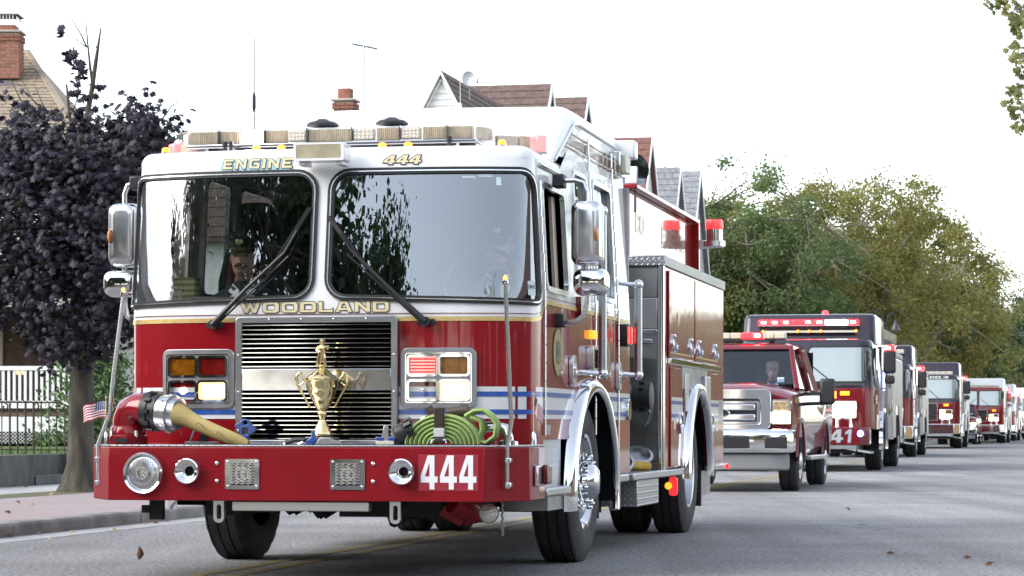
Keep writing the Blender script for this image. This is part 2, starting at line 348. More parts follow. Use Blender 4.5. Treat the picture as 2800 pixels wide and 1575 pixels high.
# ------------------------------------------------------------------ ground, street, pavements
GRASSC = mat('lawn_green', (.075,.13,.035), .9, var=.5, vscale=1.2, col2=(.11,.14,.05), bump=.5, bscale=60)
def asphalt():
    m = mat('asphalt', (.125,.127,.132), .82); nt = m.node_tree; L = nt.links.new; b = nt.nodes['Principled BSDF']
    tc = N(nt, 'ShaderNodeTexCoord')
    n1 = N(nt, 'ShaderNodeTexNoise', i_Scale=30.0, i_Detail=8.0); n2 = N(nt, 'ShaderNodeTexNoise', i_Scale=.55, i_Detail=4.0); v1 = N(nt, 'ShaderNodeTexVoronoi', i_Scale=150.0)
    for n in (n1, n2, v1): L(tc.outputs['Object'], n.inputs['Vector'])
    r1 = N(nt, 'ShaderNodeMapRange'); r1.inputs[1].default_value = .36; r1.inputs[2].default_value = .64; r1.inputs[3].default_value = .5; r1.inputs[4].default_value = 1.45; L(n1.outputs[0], r1.inputs[0])
    r2 = N(nt, 'ShaderNodeMapRange'); r2.inputs[1].default_value = .3; r2.inputs[2].default_value = .7; r2.inputs[3].default_value = .74; r2.inputs[4].default_value = 1.15; L(n2.outputs[0], r2.inputs[0])
    v2 = N(nt, 'ShaderNodeTexVoronoi', i_Scale=.42); v2.feature = 'DISTANCE_TO_EDGE'; nd = N(nt, 'ShaderNodeTexNoise', i_Scale=1.6, i_Detail=5.0); L(tc.outputs['Object'], nd.inputs['Vector'])
    ad = N(nt, 'ShaderNodeVectorMath', operation='ADD'); L(tc.outputs['Object'], ad.inputs[0]); L(nd.outputs['Color'], ad.inputs[1]); L(ad.outputs[0], v2.inputs['Vector'])
    rc_ = N(nt, 'ShaderNodeMapRange'); rc_.inputs[1].default_value = .0; rc_.inputs[2].default_value = .014; rc_.inputs[3].default_value = .5; rc_.inputs[4].default_value = 1.0; L(v2.outputs['Distance'], rc_.inputs[0])
    n3 = N(nt, 'ShaderNodeTexNoise', i_Scale=.12, i_Detail=2.0); L(tc.outputs['Object'], n3.inputs['Vector']); rk = N(nt, 'ShaderNodeMapRange'); rk.inputs[1].default_value = .48; rk.inputs[2].default_value = .6; L(n3.outputs[0], rk.inputs[0])
    mk = N(nt, 'ShaderNodeMix'); mk.inputs[2].default_value = 1.0; L(rk.outputs[0], mk.inputs[0]); L(rc_.outputs[0], mk.inputs[3]); m0 = N(nt, 'ShaderNodeMath', operation='MULTIPLY'); L(r2.outputs[0], m0.inputs[0]); L(mk.outputs[0], m0.inputs[1])
    mp_ = N(nt, 'ShaderNodeMapping'); mp_.inputs['Rotation'].default_value = (0,0,TH); mp_.inputs['Scale'].default_value = (1.5,.035,1); L(tc.outputs['Object'], mp_.inputs['Vector']); ns = N(nt, 'ShaderNodeTexNoise', i_Scale=1.0, i_Detail=5.0); L(mp_.outputs[0], ns.inputs['Vector'])
    rs_ = N(nt, 'ShaderNodeMapRange'); rs_.inputs[1].default_value = .35; rs_.inputs[2].default_value = .65; rs_.inputs[3].default_value = .80; rs_.inputs[4].default_value = 1.10; L(ns.outputs[0], rs_.inputs[0]); m00 = N(nt, 'ShaderNodeMath', operation='MULTIPLY'); L(m0.outputs[0], m00.inputs[0]); L(rs_.outputs[0], m00.inputs[1]); r2 = m00
    mm = N(nt, 'ShaderNodeMath', operation='MULTIPLY'); L(r1.outputs[0], mm.inputs[0]); L(r2.outputs[0], mm.inputs[1])
    mx = N(nt, 'ShaderNodeMix', data_type='RGBA', blend_type='MULTIPLY'); mx.inputs[0].default_value = 1; mx.inputs[6].default_value = (.245,.243,.242,1)
    cb = N(nt, 'ShaderNodeCombineColor'); [L(mm.outputs[0], cb.inputs[i]) for i in range(3)]; L(cb.outputs[0], mx.inputs[7]); L(mx.outputs[2], b.inputs['Base Color'])
    bp = N(nt, 'ShaderNodeBump'); bp.inputs['Strength'].default_value = .7; bp.inputs['Distance'].default_value = .006; L(v1.outputs['Distance'], bp.inputs['Height']); L(bp.outputs[0], b.inputs['Normal'])
    return m
ASPH = asphalt()
CONC = mat('concrete', (.40,.39,.37), .85, var=.35, vscale=3.0, bump=.3, bscale=50); CONCD = mat('weathered_concrete', (.15,.145,.135), .9, var=.6, vscale=2.2, stretch=(1,1,.35), col2=(.055,.053,.05), bump=.5, bscale=30)
KERB = mat('kerb_concrete', (.30,.29,.275), .88, var=.5, vscale=2.5, col2=(.15,.145,.135), bump=.4, bscale=40)
def strip_uv(name, u0, u1, v0, v1, z0, z1, m, kind='structure', bev=0, n=1):
    mb = MB()
    P = [S(u0,v0), S(u1,v0), S(u1,v1), S(u0,v1)]
    if z1 is None: mb.add([(p.x,p.y,z0) for p in P], [(0,1,2,3)])
    else: mb.add([(p.x,p.y,z0) for p in P] + [(p.x,p.y,z1) for p in P], [(0,3,2,1),(4,5,6,7),(0,1,5,4),(1,2,6,5),(2,3,7,6),(3,0,4,7)])
    o = mb.build(name, m, None, bev=bev); return tag(o, kind=kind)
tag(MB().add([(-500,-250,-.03),(500,-250,-.03),(500,760,-.03),(-500,760,-.03)], [(0,1,2,3)]).build('ground', mat('far_ground', (.09,.10,.06), .9, var=.4, vscale=.05)), kind='structure')
strip_uv('road', -3.6, 7.0, -60, 700, 0.0, None, ASPH)
strip_uv('gutter', -3.98, -3.6, -60, 700, -.05, .003, mat('gutter_concrete', (.36,.36,.355), .85, var=.25, vscale=2.0, bump=.3, bscale=60))
# kerb stones: one length each, joints between them
kb = None; KR = bpy.data.objects.new('kerb', None); COL.objects.link(KR); tag(KR, kind='structure'); KR.location = S(-4.06, 0, 0); KR.rotation_euler = (0,0,-TH)
for k in range(-8, 40):
    if kb is None:
        kb = MB().loft([[(x, y, z) for x, z in ((.08,-.1),(.085,.09),(.07,.112),(.05,.118),(-.09,.118),(-.09,-.1))] for y in (.004, 2.99)]).build('kerb_stone', KERB, KR, bev=.006); kb.location = (0, 3.0*k + 1.85, 0)
    else: dup(kb, KR, (0, 3.0*k + 1.85, 0))
def pavers():
    m = mat('brick_pavers', (.33,.25,.235), .85); nt = m.node_tree; L = nt.links.new; b = nt.nodes['Principled BSDF']; tc = N(nt, 'ShaderNodeTexCoord')
    br = N(nt, 'ShaderNodeTexBrick'); br.inputs['Scale'].default_value = 1; br.inputs['Brick Width'].default_value = .2; br.inputs['Row Height'].default_value = .1; br.inputs['Mortar Size'].default_value = .004
    br.inputs['Color1'].default_value = (.34,.255,.245,1); br.inputs['Color2'].default_value = (.29,.225,.22,1); br.inputs['Mortar'].default_value = (.19,.17,.16,1)
    L(tc.outputs['Object'], br.inputs['Vector']); nz = N(nt, 'ShaderNodeTexNoise', i_Scale=1.2); L(tc.outputs['Object'], nz.inputs['Vector'])
    mx = N(nt, 'ShaderNodeMix', data_type='RGBA'); mx.inputs[7].default_value = (.30,.28,.28,1); mr = N(nt, 'ShaderNodeMapRange'); mr.inputs[1].default_value = .4; mr.inputs[2].default_value = .7; mr.inputs[4].default_value = .7
    L(nz.outputs[0], mr.inputs[0]); L(mr.outputs[0], mx.inputs[0]); L(br.outputs[0], mx.inputs[6]); L(mx.outputs[2], b.inputs['Base Color'])
    bp = N(nt, 'ShaderNodeBump'); bp.inputs['Strength'].default_value = .5; bp.inputs['Distance'].default_value = .004; L(br.outputs['Fac'], bp.inputs['Height']); bp.invert = True; L(bp.outputs[0], b.inputs['Normal']); return m
strip_uv('brick_pavement', -6.9, -4.15, -60, 300, .0, .114, pavers())
strip_uv('verge', -7.55, -6.9, -60, 300, .0, .117, mat('verge_soil', (.12,.105,.06), .95, var=.5, vscale=3, col2=(.09,.11,.04), bump=.6, bscale=40))
strip_uv('footpath', -9.0, -7.55, -60, 300, .0, .114, mat('footpath_concrete', (.42,.42,.41), .85, var=.2, vscale=1.5, bump=.2, bscale=60))
strip_uv('lawn', -60, -9.26, -60, 300, .0, .50, GRASSC)
strip_uv('far_pavement', 7.0, 12.0, -60, 300, .0, .114, CONC)
strip_uv('far_lawn', 12.0, 80, -60, 300, .0, .116, GRASSC)
for u in (-.52, -.74): tag(strip_uv('centre_line', u-.055, u+.055, -60, 600, .004, None, mat('yellow_line', (.33,.25,.08), .8, var=.6, vscale=9, col2=(.19,.17,.11))), kind='structure')
# retaining wall in cast sections, lower step block beside it
def at(px, py, Y): return Vector(((px-1400)/7065*Y, Y, CAMH + (1168-py)/7065*Y))
rw = thing('retaining_wall', 'weathered grey concrete retaining wall in front of the lawn', 'wall', S(-9.02, 0), -TH)
for v0, v1, z1, dx in ((-30,-6,.53,0),(-5.99,5.5,.53,.004),(5.51,17.55,.525,0)): MB().box(-.28+dx, 0+dx, v0, v1, .10, z1).build('wall_section', CONCD, rw, bev=.012)
sb = thing('concrete_steps', 'low concrete steps at the end of the retaining wall', 'steps', S(-9.02, 17.6), -TH)
for k in range(3): MB().box(-.35-.35*k, -.25*k, .02, 1.5, .10, .24+.13*k).build('step', CONCD, sb, bev=.01)
MB().box(-.6, -.02, 1.52, 1.85, .10, .52).build('side_wall', CONCD, sb, bev=.01)
rw2 = thing('retaining_wall', 'low concrete retaining wall running on behind the leading engine', 'wall', S(-9.02, 0), -TH)
MB().box(-.32, -.21, 17.57, 19.49, .10, .52).build('wall_section', CONCD, rw2, bev=.012)
MB().box(-.28, 0, 19.5, 60, .10, .525).build('wall_section', CONCD, rw2, bev=.012)
# grass blades along the lawn's front edge
bl = MB(); r = random.Random(5)
for k in range(9000):
    u = -9.3 - abs(r.gauss(0, 3.0)); v = r.uniform(8, 30); p = S(u, v, .50); a = r.uniform(0, 6.28); h = r.uniform(.03,.085); b = r.uniform(-.03,.03)
    bl.add([(p.x-.006*cos(a), p.y-.006*sin(a), p.z), (p.x+.006*cos(a), p.y+.006*sin(a), p.z), (p.x+b, p.y+b, p.z+h)], [(0,1,2)])
tag(bl.build('lawn_grass', mat('grass_blade', (.07,.15,.03), .8, island=1, col2=(.13,.19,.05)), None, smooth=False, recalc=False), 'short green lawn grass behind the retaining wall', 'grass', kind='stuff')
# fallen leaves
LEAFP = [(0,-.5),(.08,-.28),(.38,-.30),(.28,-.08),(.5,.12),(.24,.14),(.22,.36),(.07,.26),(0,.55),(-.07,.26),(-.22,.36),(-.24,.14),(-.5,.12),(-.28,-.08),(-.38,-.30),(-.08,-.28)]
def maple_leaf(mb, c, size, nrm, spin, curl=.15):
    nrm = nrm.normalized(); x = nrm.orthogonal().normalized(); y = nrm.cross(x); cs, sn = cos(spin), sin(spin); X = x*cs + y*sn; Y = y*cs - x*sn
    vs = [c + nrm*curl*size*.3] + [c + X*px*size + Y*py*size - nrm*curl*size*(px*px+py*py) for px, py in LEAFP]
    mb.add(vs, [(0, 1+i, 1+(i+1) % 16) for i in range(16)])
def L0(px, py, z=0.0):
    Y = (CAMH - z) * 7065 / (py - 1168); return Vector(((px-1400)/7065*Y, Y, z))
r = random.Random(11); i = 0
for px, py, z, wh in ((380,1530,0,'standing brown maple leaf on the asphalt left of the front wheel'),(2435,1518,0,'small brown leaf on the open road at lower right'),(2645,1530,0,'brown leaf on the road farthest down at the right edge'),(2705,1547,0,'dark brown leaf lying lowest at the right edge of the road'),(24,1468,.01,'brown leaf against the kerb at the far left'),(108,1462,.01,'tan leaf by the kerb, second from the left edge'),(405,1434,.01,'brown leaf by the kerb beneath the bumper, nearer of a pair'),(425,1433,.01,'tan leaf by the kerb beneath the bumper, farther of a pair'),(462,1427,.01,'brown leaf by the kerb next to the front tyre'),(195,1460,.01,'pale leaf lying in the gutter left of the siren'),(310,1452,.006,'green and white leaf in the gutter below the bumper corner'),(140,1478,0,'white curled leaf at the edge of the asphalt'),(88,1383,.12,'pale tan leaf on the brick pavement nearest the bumper'),(50,1377,.12,'dark leaf on the brick pavement at the left'),(22,1404,.12,'orange leaf on the brick pavement near the kerb'),(140,1354,.12,'yellow leaf on the verge under the purple tree'),(30,1333,.12,'red brown leaf at the foot of the retaining wall'),(70,1334,.12,'dark leaf at the foot of the retaining wall right of the red one'),(2555,1235,0,'small leaf far down the empty lane'),(2320,1395,0,'tiny dry leaf in the middle of the open lane')):
    c = L0(px, py, z); sz = .075 if px != 380 else .085; m = MB(); up = px == 380
    if up: m.loft([[(x_*cos(a_)*.04*q_ + .012*sin(3*h_), .018*sin(a_)*q_ + .02*cos(a_)**2*q_, -.075 + .15*h_) for a_ in [2*pi*k_/10 for k_ in range(10)] for x_ in (1,)] for h_, q_ in ((0,.15),(.15,.55),(.35,1),(.55,.85),(.7,.6),(.85,.35),(1,.05))])
    else: maple_leaf(m, Vector((0,0,0)), sz, Vector((.2,-1,.3)) if up else Vector((r.uniform(-.5,.5), r.uniform(-.6,0), 1)), r.uniform(0, 6), .5)
    cm = mat('leaf_pale', (.42,.36,.25), .8, var=.4, vscale=30) if 'pale' in wh or 'white' in wh or 'yellow' in wh else mat('leaf_brown', (.15,.07,.035), .8, var=.5, vscale=30)
    o = m.build('fallen_leaf', cm, None, smooth=False); o.location = c + Vector((0,0,.045 if up else .02)); o.scale = (.62,.62,.62) if up else (1,1,1); tag(o, wh, 'leaf', 'fallen leaves')
# ------------------------------------------------------------------ the leading fire engine (local x = u, y = v, z)
ENG = thing('fire_engine', 'large red and white fire engine 444 leading the parade', 'fire engine', (O0[0], O0[1], 0), -TH)
WH, DV, PN, VEND = 1.28, .40, 3.0, 3.64
def _plan():
    T = []; n = 220; pu, pv, s = 0.0, 0.0, 0.0
    for i in range(n + 1):
        a = (pi/2) * i / n; x = sin(a) ** (2/PN); y = cos(a) ** (2/PN) if i < n else 0.0
        u, v = WH * x, DV * (1 - y); s += hypot(u - pu, v - pv); pu, pv = u, v
        nu = x ** (PN-1) / WH; nv = -(y ** (PN-1)) / DV; l = hypot(nu, nv) or 1
        T.append((s, u, v, nu/l, nv/l))
    return T
PT = _plan(); SC = PT[-1][0]; SEND = SC + VEND - DV
def plan(s):
    q = abs(s); sg = 1 if s >= 0 else -1
    if q >= SC: return sg*WH, DV + q - SC, sg*1.0, 0.0
    lo, hi = 0, len(PT) - 1
    while hi - lo > 1:
        m = (lo + hi) // 2
        if PT[m][0] <= q: lo = m
        else: hi = m
    a, b = PT[lo], PT[hi]; t = (q - a[0]) / ((b[0]-a[0]) or 1); r = [a[k] + (b[k]-a[k])*t for k in range(1, 5)]
    return sg*r[0], r[1], sg*r[2], r[3]
def cab(s, z, off=0.0):
    u, v, nu, nv = plan(s); ins = max(0, z - 1.66) * (.05 + .10 * nv * nv) - off
    return (u - nu*ins, v - nv*ins, z)
def su(u):                                # arc length at lateral position u on the front
    for a, b in zip(PT, PT[1:]):
        if b[1] >= abs(u): return (1 if u > 0 else -1) * (a[0] + (b[0]-a[0]) * (abs(u)-a[1]) / ((b[1]-a[1]) or 1))
    return (1 if u > 0 else -1) * SC
def sv(v): return SC + v - DV             # arc length at v on the right side
def cabo(off): return lambda s, z, d=0.0: cab(s, z, off + d)
def zline(s): return 1.535 + .115 * smooth(SC - .10, SC + .05, abs(s))
def ell(a, b, c=1.97, z0=.45, n=22, lo=0.0, hi=pi): return [(c - a*cos(lo + (hi-lo)*k/n), z0 + b*sin(lo + (hi-lo)*k/n)) for k in range(n+1)]

# lower skin, red
half = [(0, .70), (sv(.41), .70), (sv(.41), .815), (sv(1.22), .815)]
half += [(sv(v), z) for v, z in ell(.80, .70, lo=.53, hi=pi-.16)] + [(sv(2.80), .56), (SEND, .56)]
low = [(s, z) for s, z in half]; top = [(SEND*k/70, zline(SEND*k/70)) for k in range(70, -71, -1)]
low = low + top + [(-s, z) for s, z in half[:0:-1]]
mb = panel(MB(), [low], cabo(0), .07)
mb.build('lower_cab_skin', RED, ENG, ang=50)
# upper skin, white, with window openings
ZW0, ZW1 = 1.668, 2.415
def wshield(r): # right windscreen outline grown by r
    a = .055 - r; b = SC - .085 + r
    P = rrect(a, b, ZW0 - r, ZW1 + r, [.11+r, .07+r, .13+r, .11+r], 6); return [(s, z - .035*smooth(1.0, SC-.05, s) * (1 - smooth(1.7, 2.3, z))) for s, z in P]
def swin(v0, v1, z0, z1, r=.06): return rrect(sv(v0), sv(v1), z0, z1, r, 4)
SW = [swin(.52, 1.22, 1.735, 2.36), swin(1.58, 2.06, 1.77, 2.54), swin(2.30, 2.98, 1.77, 2.54)]
mir = lambda L: [(-s, z) for s, z in L[::-1]]
tops = [(SEND, 2.66), (sv(1.45), 2.66), (sv(1.12), 2.50)]
up = [(SEND*k/70, zline(SEND*k/70)) for k in range(-70, 71)] + tops + [(-s, z) for s, z in tops[::-1]]
mb = panel(MB(), [up, wshield(.0), mir(wshield(0))] + SW + [mir(L) for L in SW], cabo(0), .07)
mb.build('upper_cab_skin', WHITE, ENG, ang=50)
# rounded roof edge and flat roof
rows = []
for k in range(7):
    a = pi/2*k/6; row = []
    for i in range(-60, 61):
        s = sv(1.4) * i / 60; p = cab(s, 2.50); u, v, nu, nv = plan(s); d = .075*(1-cos(a)); row.append((p[0]-nu*d, p[1]-nv*d, 2.50 + .075*sin(a)))
    rows.append(row)
mb = MB().loft(rows, False); mb.add(rows[-1], [tuple(range(121))]); mb.build('roof', WHITE, ENG, ang=60)
# raised roof with sloped front
mb = MB(); rings = []
for v, zt in ((.99,2.555),(1.03,2.59),(1.10,2.645),(1.62,2.925),(1.72,2.97),(1.84,2.995),(2.1,3.0),(3.60,3.0),(3.645,2.985),(3.66,2.95)):
    w = 1.222; z0 = min(2.63, zt - .05); r = min(.13, zt - z0 - .01); R = [(-w, v, z0)]
    for k in range(8): a = pi/2*k/7; R.append((-w + r*(1-cos(a)), v, zt - r + r*sin(a)))
    for k in range(1, 8): R.append((-w + r + (2*w-2*r)*k/8, v, zt + .012*sin(pi*k/8)))
    for k in range(8): a = pi/2*(7-k)/7; R.append((w - r*(1-cos(a)), v, zt - r + r*sin(a)))
    R.append((w, v, z0)); rings.append(R)
mb.loft(rings, True, True).build('raised_roof', WHITE, ENG, ang=40)
MB().box(-1.27, 1.27, VEND-.02, VEND+.012, .56, 2.62).build('cab_rear_wall', STEELD, ENG)
# drip rails, seam lines
for sg in (1, -1):
    MB().tube([cab(sg*sv(v), 2.475, .012) for v in (.45,.7,1.0,1.08)], .012, 6).build('drip_rail', SATIN, ENG)
    MB().tube([(sg*1.226, 1.06, 2.565), (sg*1.226, 1.70, 2.855), (sg*1.226, 1.88, 2.878), (sg*1.226, 3.6, 2.878)], .011, 6).build('roof_trim', SATIN, ENG)
# windscreens with seals
for mrr, nm in ((0, 'windscreen'), (1, 'windscreen')):
    f = mir if mrr else (lambda L: L)
    g = panel(MB(), [f(wshield(.0))], cabo(-.006), .06).build(nm, GLASS, ENG, ang=80)
    panel(MB(), [f(wshield(.026)), f(wshield(-.012))], cabo(.012), .07, thick=.02).build('seal', RUB, g)
    panel(MB(), [f(wshield(.009)), f(wshield(.002))], cabo(.0175), .07, thick=.006).build('chrome_bead', SATIN, g)
# side windows
for L, (v0, v1, z0, z1) in zip(SW, ((.52,1.22,1.735,2.36),(1.58,2.06,1.77,2.54),(2.30,2.98,1.77,2.54))):
    for f in ((lambda L: L), mir):
        big = oloop(L, .022); sm = oloop(L, -.012)
        fr = panel(MB(), [f(big), f(sm)], cabo(.012), .1, thick=.03).build('window_frame', SATIN, ENG)
        sg = 1 if f(L)[0][0] > 0 else -1
        if v0 != .52 or sg < 0: panel(MB(), [f(L)], cabo(-.02), .12).build('side_pane', GLASSD, fr)
        if v0 != 1.58:                        # cream post of the opened sash
            a = v1 - .13; panel(MB(), [f(rrect(sv(a), sv(v1 - .02), z0 + .02, z1 - .02, .01, 2))], cabo(-.05), .1, thick=.02).build('window_post', mat('cream_post', (.62,.52,.42), .45, .3, var=.1), fr)
# gold stripe, white and blue bands
def band(name, s0, s1, zf0, zf1, m, off, n=40, parent=ENG):
    a = [(s0+(s1-s0)*k/n, zf0(s0+(s1-s0)*k/n)) for k in range(n+1)]; b = [(s0+(s1-s0)*k/n, zf1(s0+(s1-s0)*k/n)) for k in range(n, -1, -1)]
    return panel(MB(), [a + b], cabo(off), .1).build(name, m, parent, ang=60)
band('gold_stripe', -SEND+.02, SEND-.02, lambda s: zline(s)-.016, lambda s: zline(s)+.010, GOLD, .005, 120)
band('pin_stripe', -SEND+.02, SEND-.02, lambda s: zline(s)+.026, lambda s: zline(s)+.031, MAROON, .005, 120)
ARC = ((-SEND+.02, -sv(2.56)), (-sv(1.40), sv(1.40)), (sv(2.56), SEND-.02))
for a, b in ARC:
    band('white_band', a, b, lambda s: .940, lambda s: 1.130, STRIPE, .004)
    band('blue_band', a, b, lambda s: 1.072, lambda s: 1.101, BLUE, .007); band('blue_band', a, b, lambda s: .966, lambda s: .995, BLUE, .007)
# lettering on the front
m1 = text_panel(MB(), 'WOODLAND', -.492, .428, 1.575, 1.637, cabo(.004), grow=.0045, gap=.2); m1.build('lettering_outline', INK, ENG)
text_panel(MB(), 'WOODLAND', -.492, .428, 1.575, 1.637, cabo(.007), gap=.2).build('lettering_woodland', CREAM, ENG)
text_panel(MB(), 'ENGINE', -.655, -.205, 2.452, 2.512, cabo(.004), dx=-.014, dy=-.012, grow=.004, shear=.12, gap=.3).build('lettering_shadow', LBLUE, ENG)
text_panel(MB(), 'ENGINE', -.655, -.205, 2.452, 2.512, cabo(.0065), grow=.0035, shear=.12, gap=.3).build('lettering_outline', INK, ENG)
text_panel(MB(), 'ENGINE', -.655, -.205, 2.452, 2.512, cabo(.009), shear=.12, gap=.3).build('lettering_engine', CREAM, ENG)
text_panel(MB(), '444', .362, .595, 2.460, 2.514, cabo(.004), grow=.005, shear=.35, gap=.12, w=1.45).build('lettering_outline', INK, ENG)
text_panel(MB(), '444', .362, .595, 2.460, 2.514, cabo(.008), shear=.35, gap=.12, w=1.45).build('lettering_444', CREAM, ENG)
# maroon stripes and trim on the raised roof side
for z0, z1 in ((2.785,2.797),(2.715,2.768),(2.686,2.698)):
    for sg in (1, -1): MB().add([(sg*1.2265, 1.52 - (2.785-z0)*1.5, z0), (sg*1.2265, 3.5, z0), (sg*1.2265, 3.5, z1), (sg*1.2265, 1.54 - (2.785-z1)*1.5, z1)], [(0,1,2,3)]).build('maroon_stripe', MAROON, ENG)
for v in (.41, 2.16, 3.08):                        # hinges
    for sg in (1, -1):
        z0 = .84 if v < 3 else .62; z1 = 2.40 if v < 1 else 2.84
        h = MB()
        for k in range(int((z1-z0)/.11)):
            z = z0 + k*.11; x = 1.29 - max(0, z-1.66)*.05
            h.lathe([(.008,0),(.008,.104)], 8, (sg*x, v, z))
        h.build('hinge', SATIN, ENG)
def sidepart(name, v0, v1, z0, z1, m, off=.02, th=.03, r=.015, sg=1, parent=ENG):
    return panel(MB(), [[(sg*s, z) for s, z in rrect(sv(v0), sv(v1), z0, z1, r, 3)]], cabo(off), .15, thick=th).build(name, m, parent, bev=.004)
for sg in (1, -1):
    for v in (1.24, 3.00):
        h = sidepart('door_handle', v, v + .12, 1.15, 1.345, SATIN, .03, .03, .03, sg); sidepart('latch', v + .03, v + .09, 1.20, 1.29, CHROME, .042, .02, .02, sg, h)
    # grab rails with brackets
    for v, z0, z1 in ((1.80, 1.24, 2.30), (3.28, 1.26, 1.90)):
        g = MB().tube([(sg*1.40, v, z0), (sg*1.40, v, z1)], .028, 14).build('grab_rail', ALU, ENG)
        for z in (z0, z1): MB().tube([(sg*1.27, v-.10, z+.01), (sg*1.34, v-.04, z), (sg*1.40, v, z)], .017, 8).ball((sg*1.40, v, z), .038, 10, 6).build('rail_bracket', CHROME, g)
    o = MB()                                            # oval door emblems
    for v, zc in ((.86, 1.352), (2.62, 1.36)):
        em = panel(MB(), [[(sg*(sv(v) + .15*cos(2*pi*k/36)), zc + .145*sin(2*pi*k/36)) for k in range(36)]], cabo(.005), .05).build('door_emblem', mat('emblem_gold', (.42,.40,.20), .35, .4, coat=.5, var=.5, vscale=45), ENG)
        panel(MB(), [[(sg*(sv(v) + .075*cos(2*pi*k/30)), zc + .072*sin(2*pi*k/30)) for k in range(30)], [(sg*(sv(v) + .06*cos(2*pi*k/30)), zc + .058*sin(2*pi*k/30)) for k in range(30)]], cabo(.008), .05).build('emblem_ring', MAROON, em)
        panel(MB(), [[(sg*(sv(v) + q[0]), zc + q[1]) for q in [(r*cos(pi/4*k+pi/8), r*sin(pi/4*k+pi/8)) for k, r in enumerate([.05,.03]*4)]]], cabo(.008), .05).build('emblem_cross', mat('emblem_blue', (.03,.05,.14), .4), em)
    vt = sidepart('side_vent', 1.86, 2.24, 1.255, 1.425, SATIN, .05, .05, .02, sg)
    sidepart('vent_mouth', 1.93, 2.20, 1.28, 1.40, DARK, .056, .01, .01, sg, vt)
    for k in range(3): MB().bar((sg*1.338, 1.93, 1.305+k*.032), (sg*1.338, 2.20, 1.305+k*.032), .012, .006).build('vent_slat', BLK, vt)
    sidepart('amber_marker', 1.96, 2.12, 1.475, 1.53, AMBER, .03, .03, .012, sg)
    sidepart('red_marker', 1.50, 1.56, 1.59, 1.73, REDD_L, .035, .04, .012, sg)
    q = sidepart('warning_light', 3.22, 3.44, 1.465, 1.62, BLK, .05, .05, .02, sg); sidepart('warning_lens', 3.235, 3.30, 1.485, 1.60, REDLED, .056, .02, .01, sg, q); sidepart('warning_lens', 3.37, 3.43, 1.485, 1.60, REDLED, .056, .02, .01, sg, q)
    sidepart('pull_handle', 3.40, 3.54, .94, 1.09, CHROME, .03, .03, .06, sg)
    sidepart('sticker', .46, .62, .845, .905, mat('grey_sticker', (.45,.46,.47), .4, var=.8, vscale=22), .005, .004, .004, sg)
    # chrome wheel fender flare, wheel house, tread plate panels and steps
    rings = []
    for v_, z_ in ell(1, 1, 0, 0, 34, -.12, pi+.18):
        R = []
        for a, b, u in ((.87,.765,1.275),(.86,.755,1.325),(.825,.72,1.352),(.785,.682,1.350),(.768,.663,1.335),(.772,.667,1.315)): R.append((sg*u, 1.97 + a*v_, .45 + b*z_))
        rings.append(R)
    MB().loft(rings, True, True).build('wheel_fender', CHROME, ENG, ang=70)
    MB().loft([[(sg*u, 1.97 + .775*v_, .45 + .67*z_) for u in (1.312, .55)] for v_, z_ in ell(1, 1, 0, 0, 20, -.1, pi+.1)], False).build('wheel_house', DARK, ENG)
    MB().box(*sorted((sg*.9, sg*1.255)), .42, 1.10, .50, .815).build('tread_plate_panel', TPS, ENG)
    MB().box(*sorted((sg*.95, sg*1.257)), .41, .418, .50, .815).build('tread_plate_panel', TPF, ENG)
    MB().box(*sorted((sg*.95, sg*1.32)), .34, 1.12, .47, .525).build('step', TPT, ENG, bev=.012)
    if sg > 0: MB().box(1.0, 1.27, .60, 1.10, .38, .47).build('step_bracket', STEELD, ENG)
    MB().box(*sorted((sg*.9, sg*1.262)), 2.80, 3.07, .57, .79).build('tread_plate_panel', TPS, ENG)
    MB().box(*sorted((sg*.9, sg*1.30)), 2.78, 3.50, .50, .555).build('step', ALU, ENG, bev=.01)
    MB().box(*sorted((sg*1.17, sg*1.21)), 2.72, 2.76, .26, .60).build('mud_flap', RUB, ENG)
    if sg > 0: MB().box(.5, 1.22, 2.77, 2.79, .30, .72).build('mud_guard', CHASSIS, ENG)
# grille
gr = panel(MB(), [rrect(-.512, .490, .79, 1.552, .03, 4), rrect(-.470, .450, .815, 1.512, .008, 2)], lambda x, z, d=0.0: (x, -.040 - d, z), .2, thick=.06).build('grille', ALU, ENG, bev=.006)
MB().box(-.475, .455, -.016, -.010, .80, 1.52).build('grille_backing', mat('grille_black', (.004,.004,.005), .9, spec=0.0), gr)
MB().box(-.471, .451, -.038, -.017, 1.108, 1.238).build('grille_band', mat('polished_band', (.50,.51,.54), .12, 1.0, rvar=.08, vscale=5), gr, bev=.004)
sl = None
for k in range(10):
    z = 1.252 + k*.0274
    if sl is None: sl = MB().box(-.470, .450, -.036, -.022, -.0026, .0026).build('slat', CHROME, gr); sl.location = (0, 0, z)
    else: dup(sl, gr, (0, 0, z))
for k in range(11): dup(sl, gr, (0, 0, .822 + k*.0268))
rv = None
for x, z in [(-.491, z) for z in (.87, 1.1, 1.32)] + [(.470, z) for z in (.87, 1.1, 1.32)] + [(x, 1.532) for x in (-.3, -.1, .1, .3)]:
    if rv is None: rv = MB().ball((0,0,0), (.007,.005,.007), 8, 5).build('rivet', CHROME, gr); rv.location = (x, -.042, z)
    else: dup(rv, gr, (x, -.042, z))
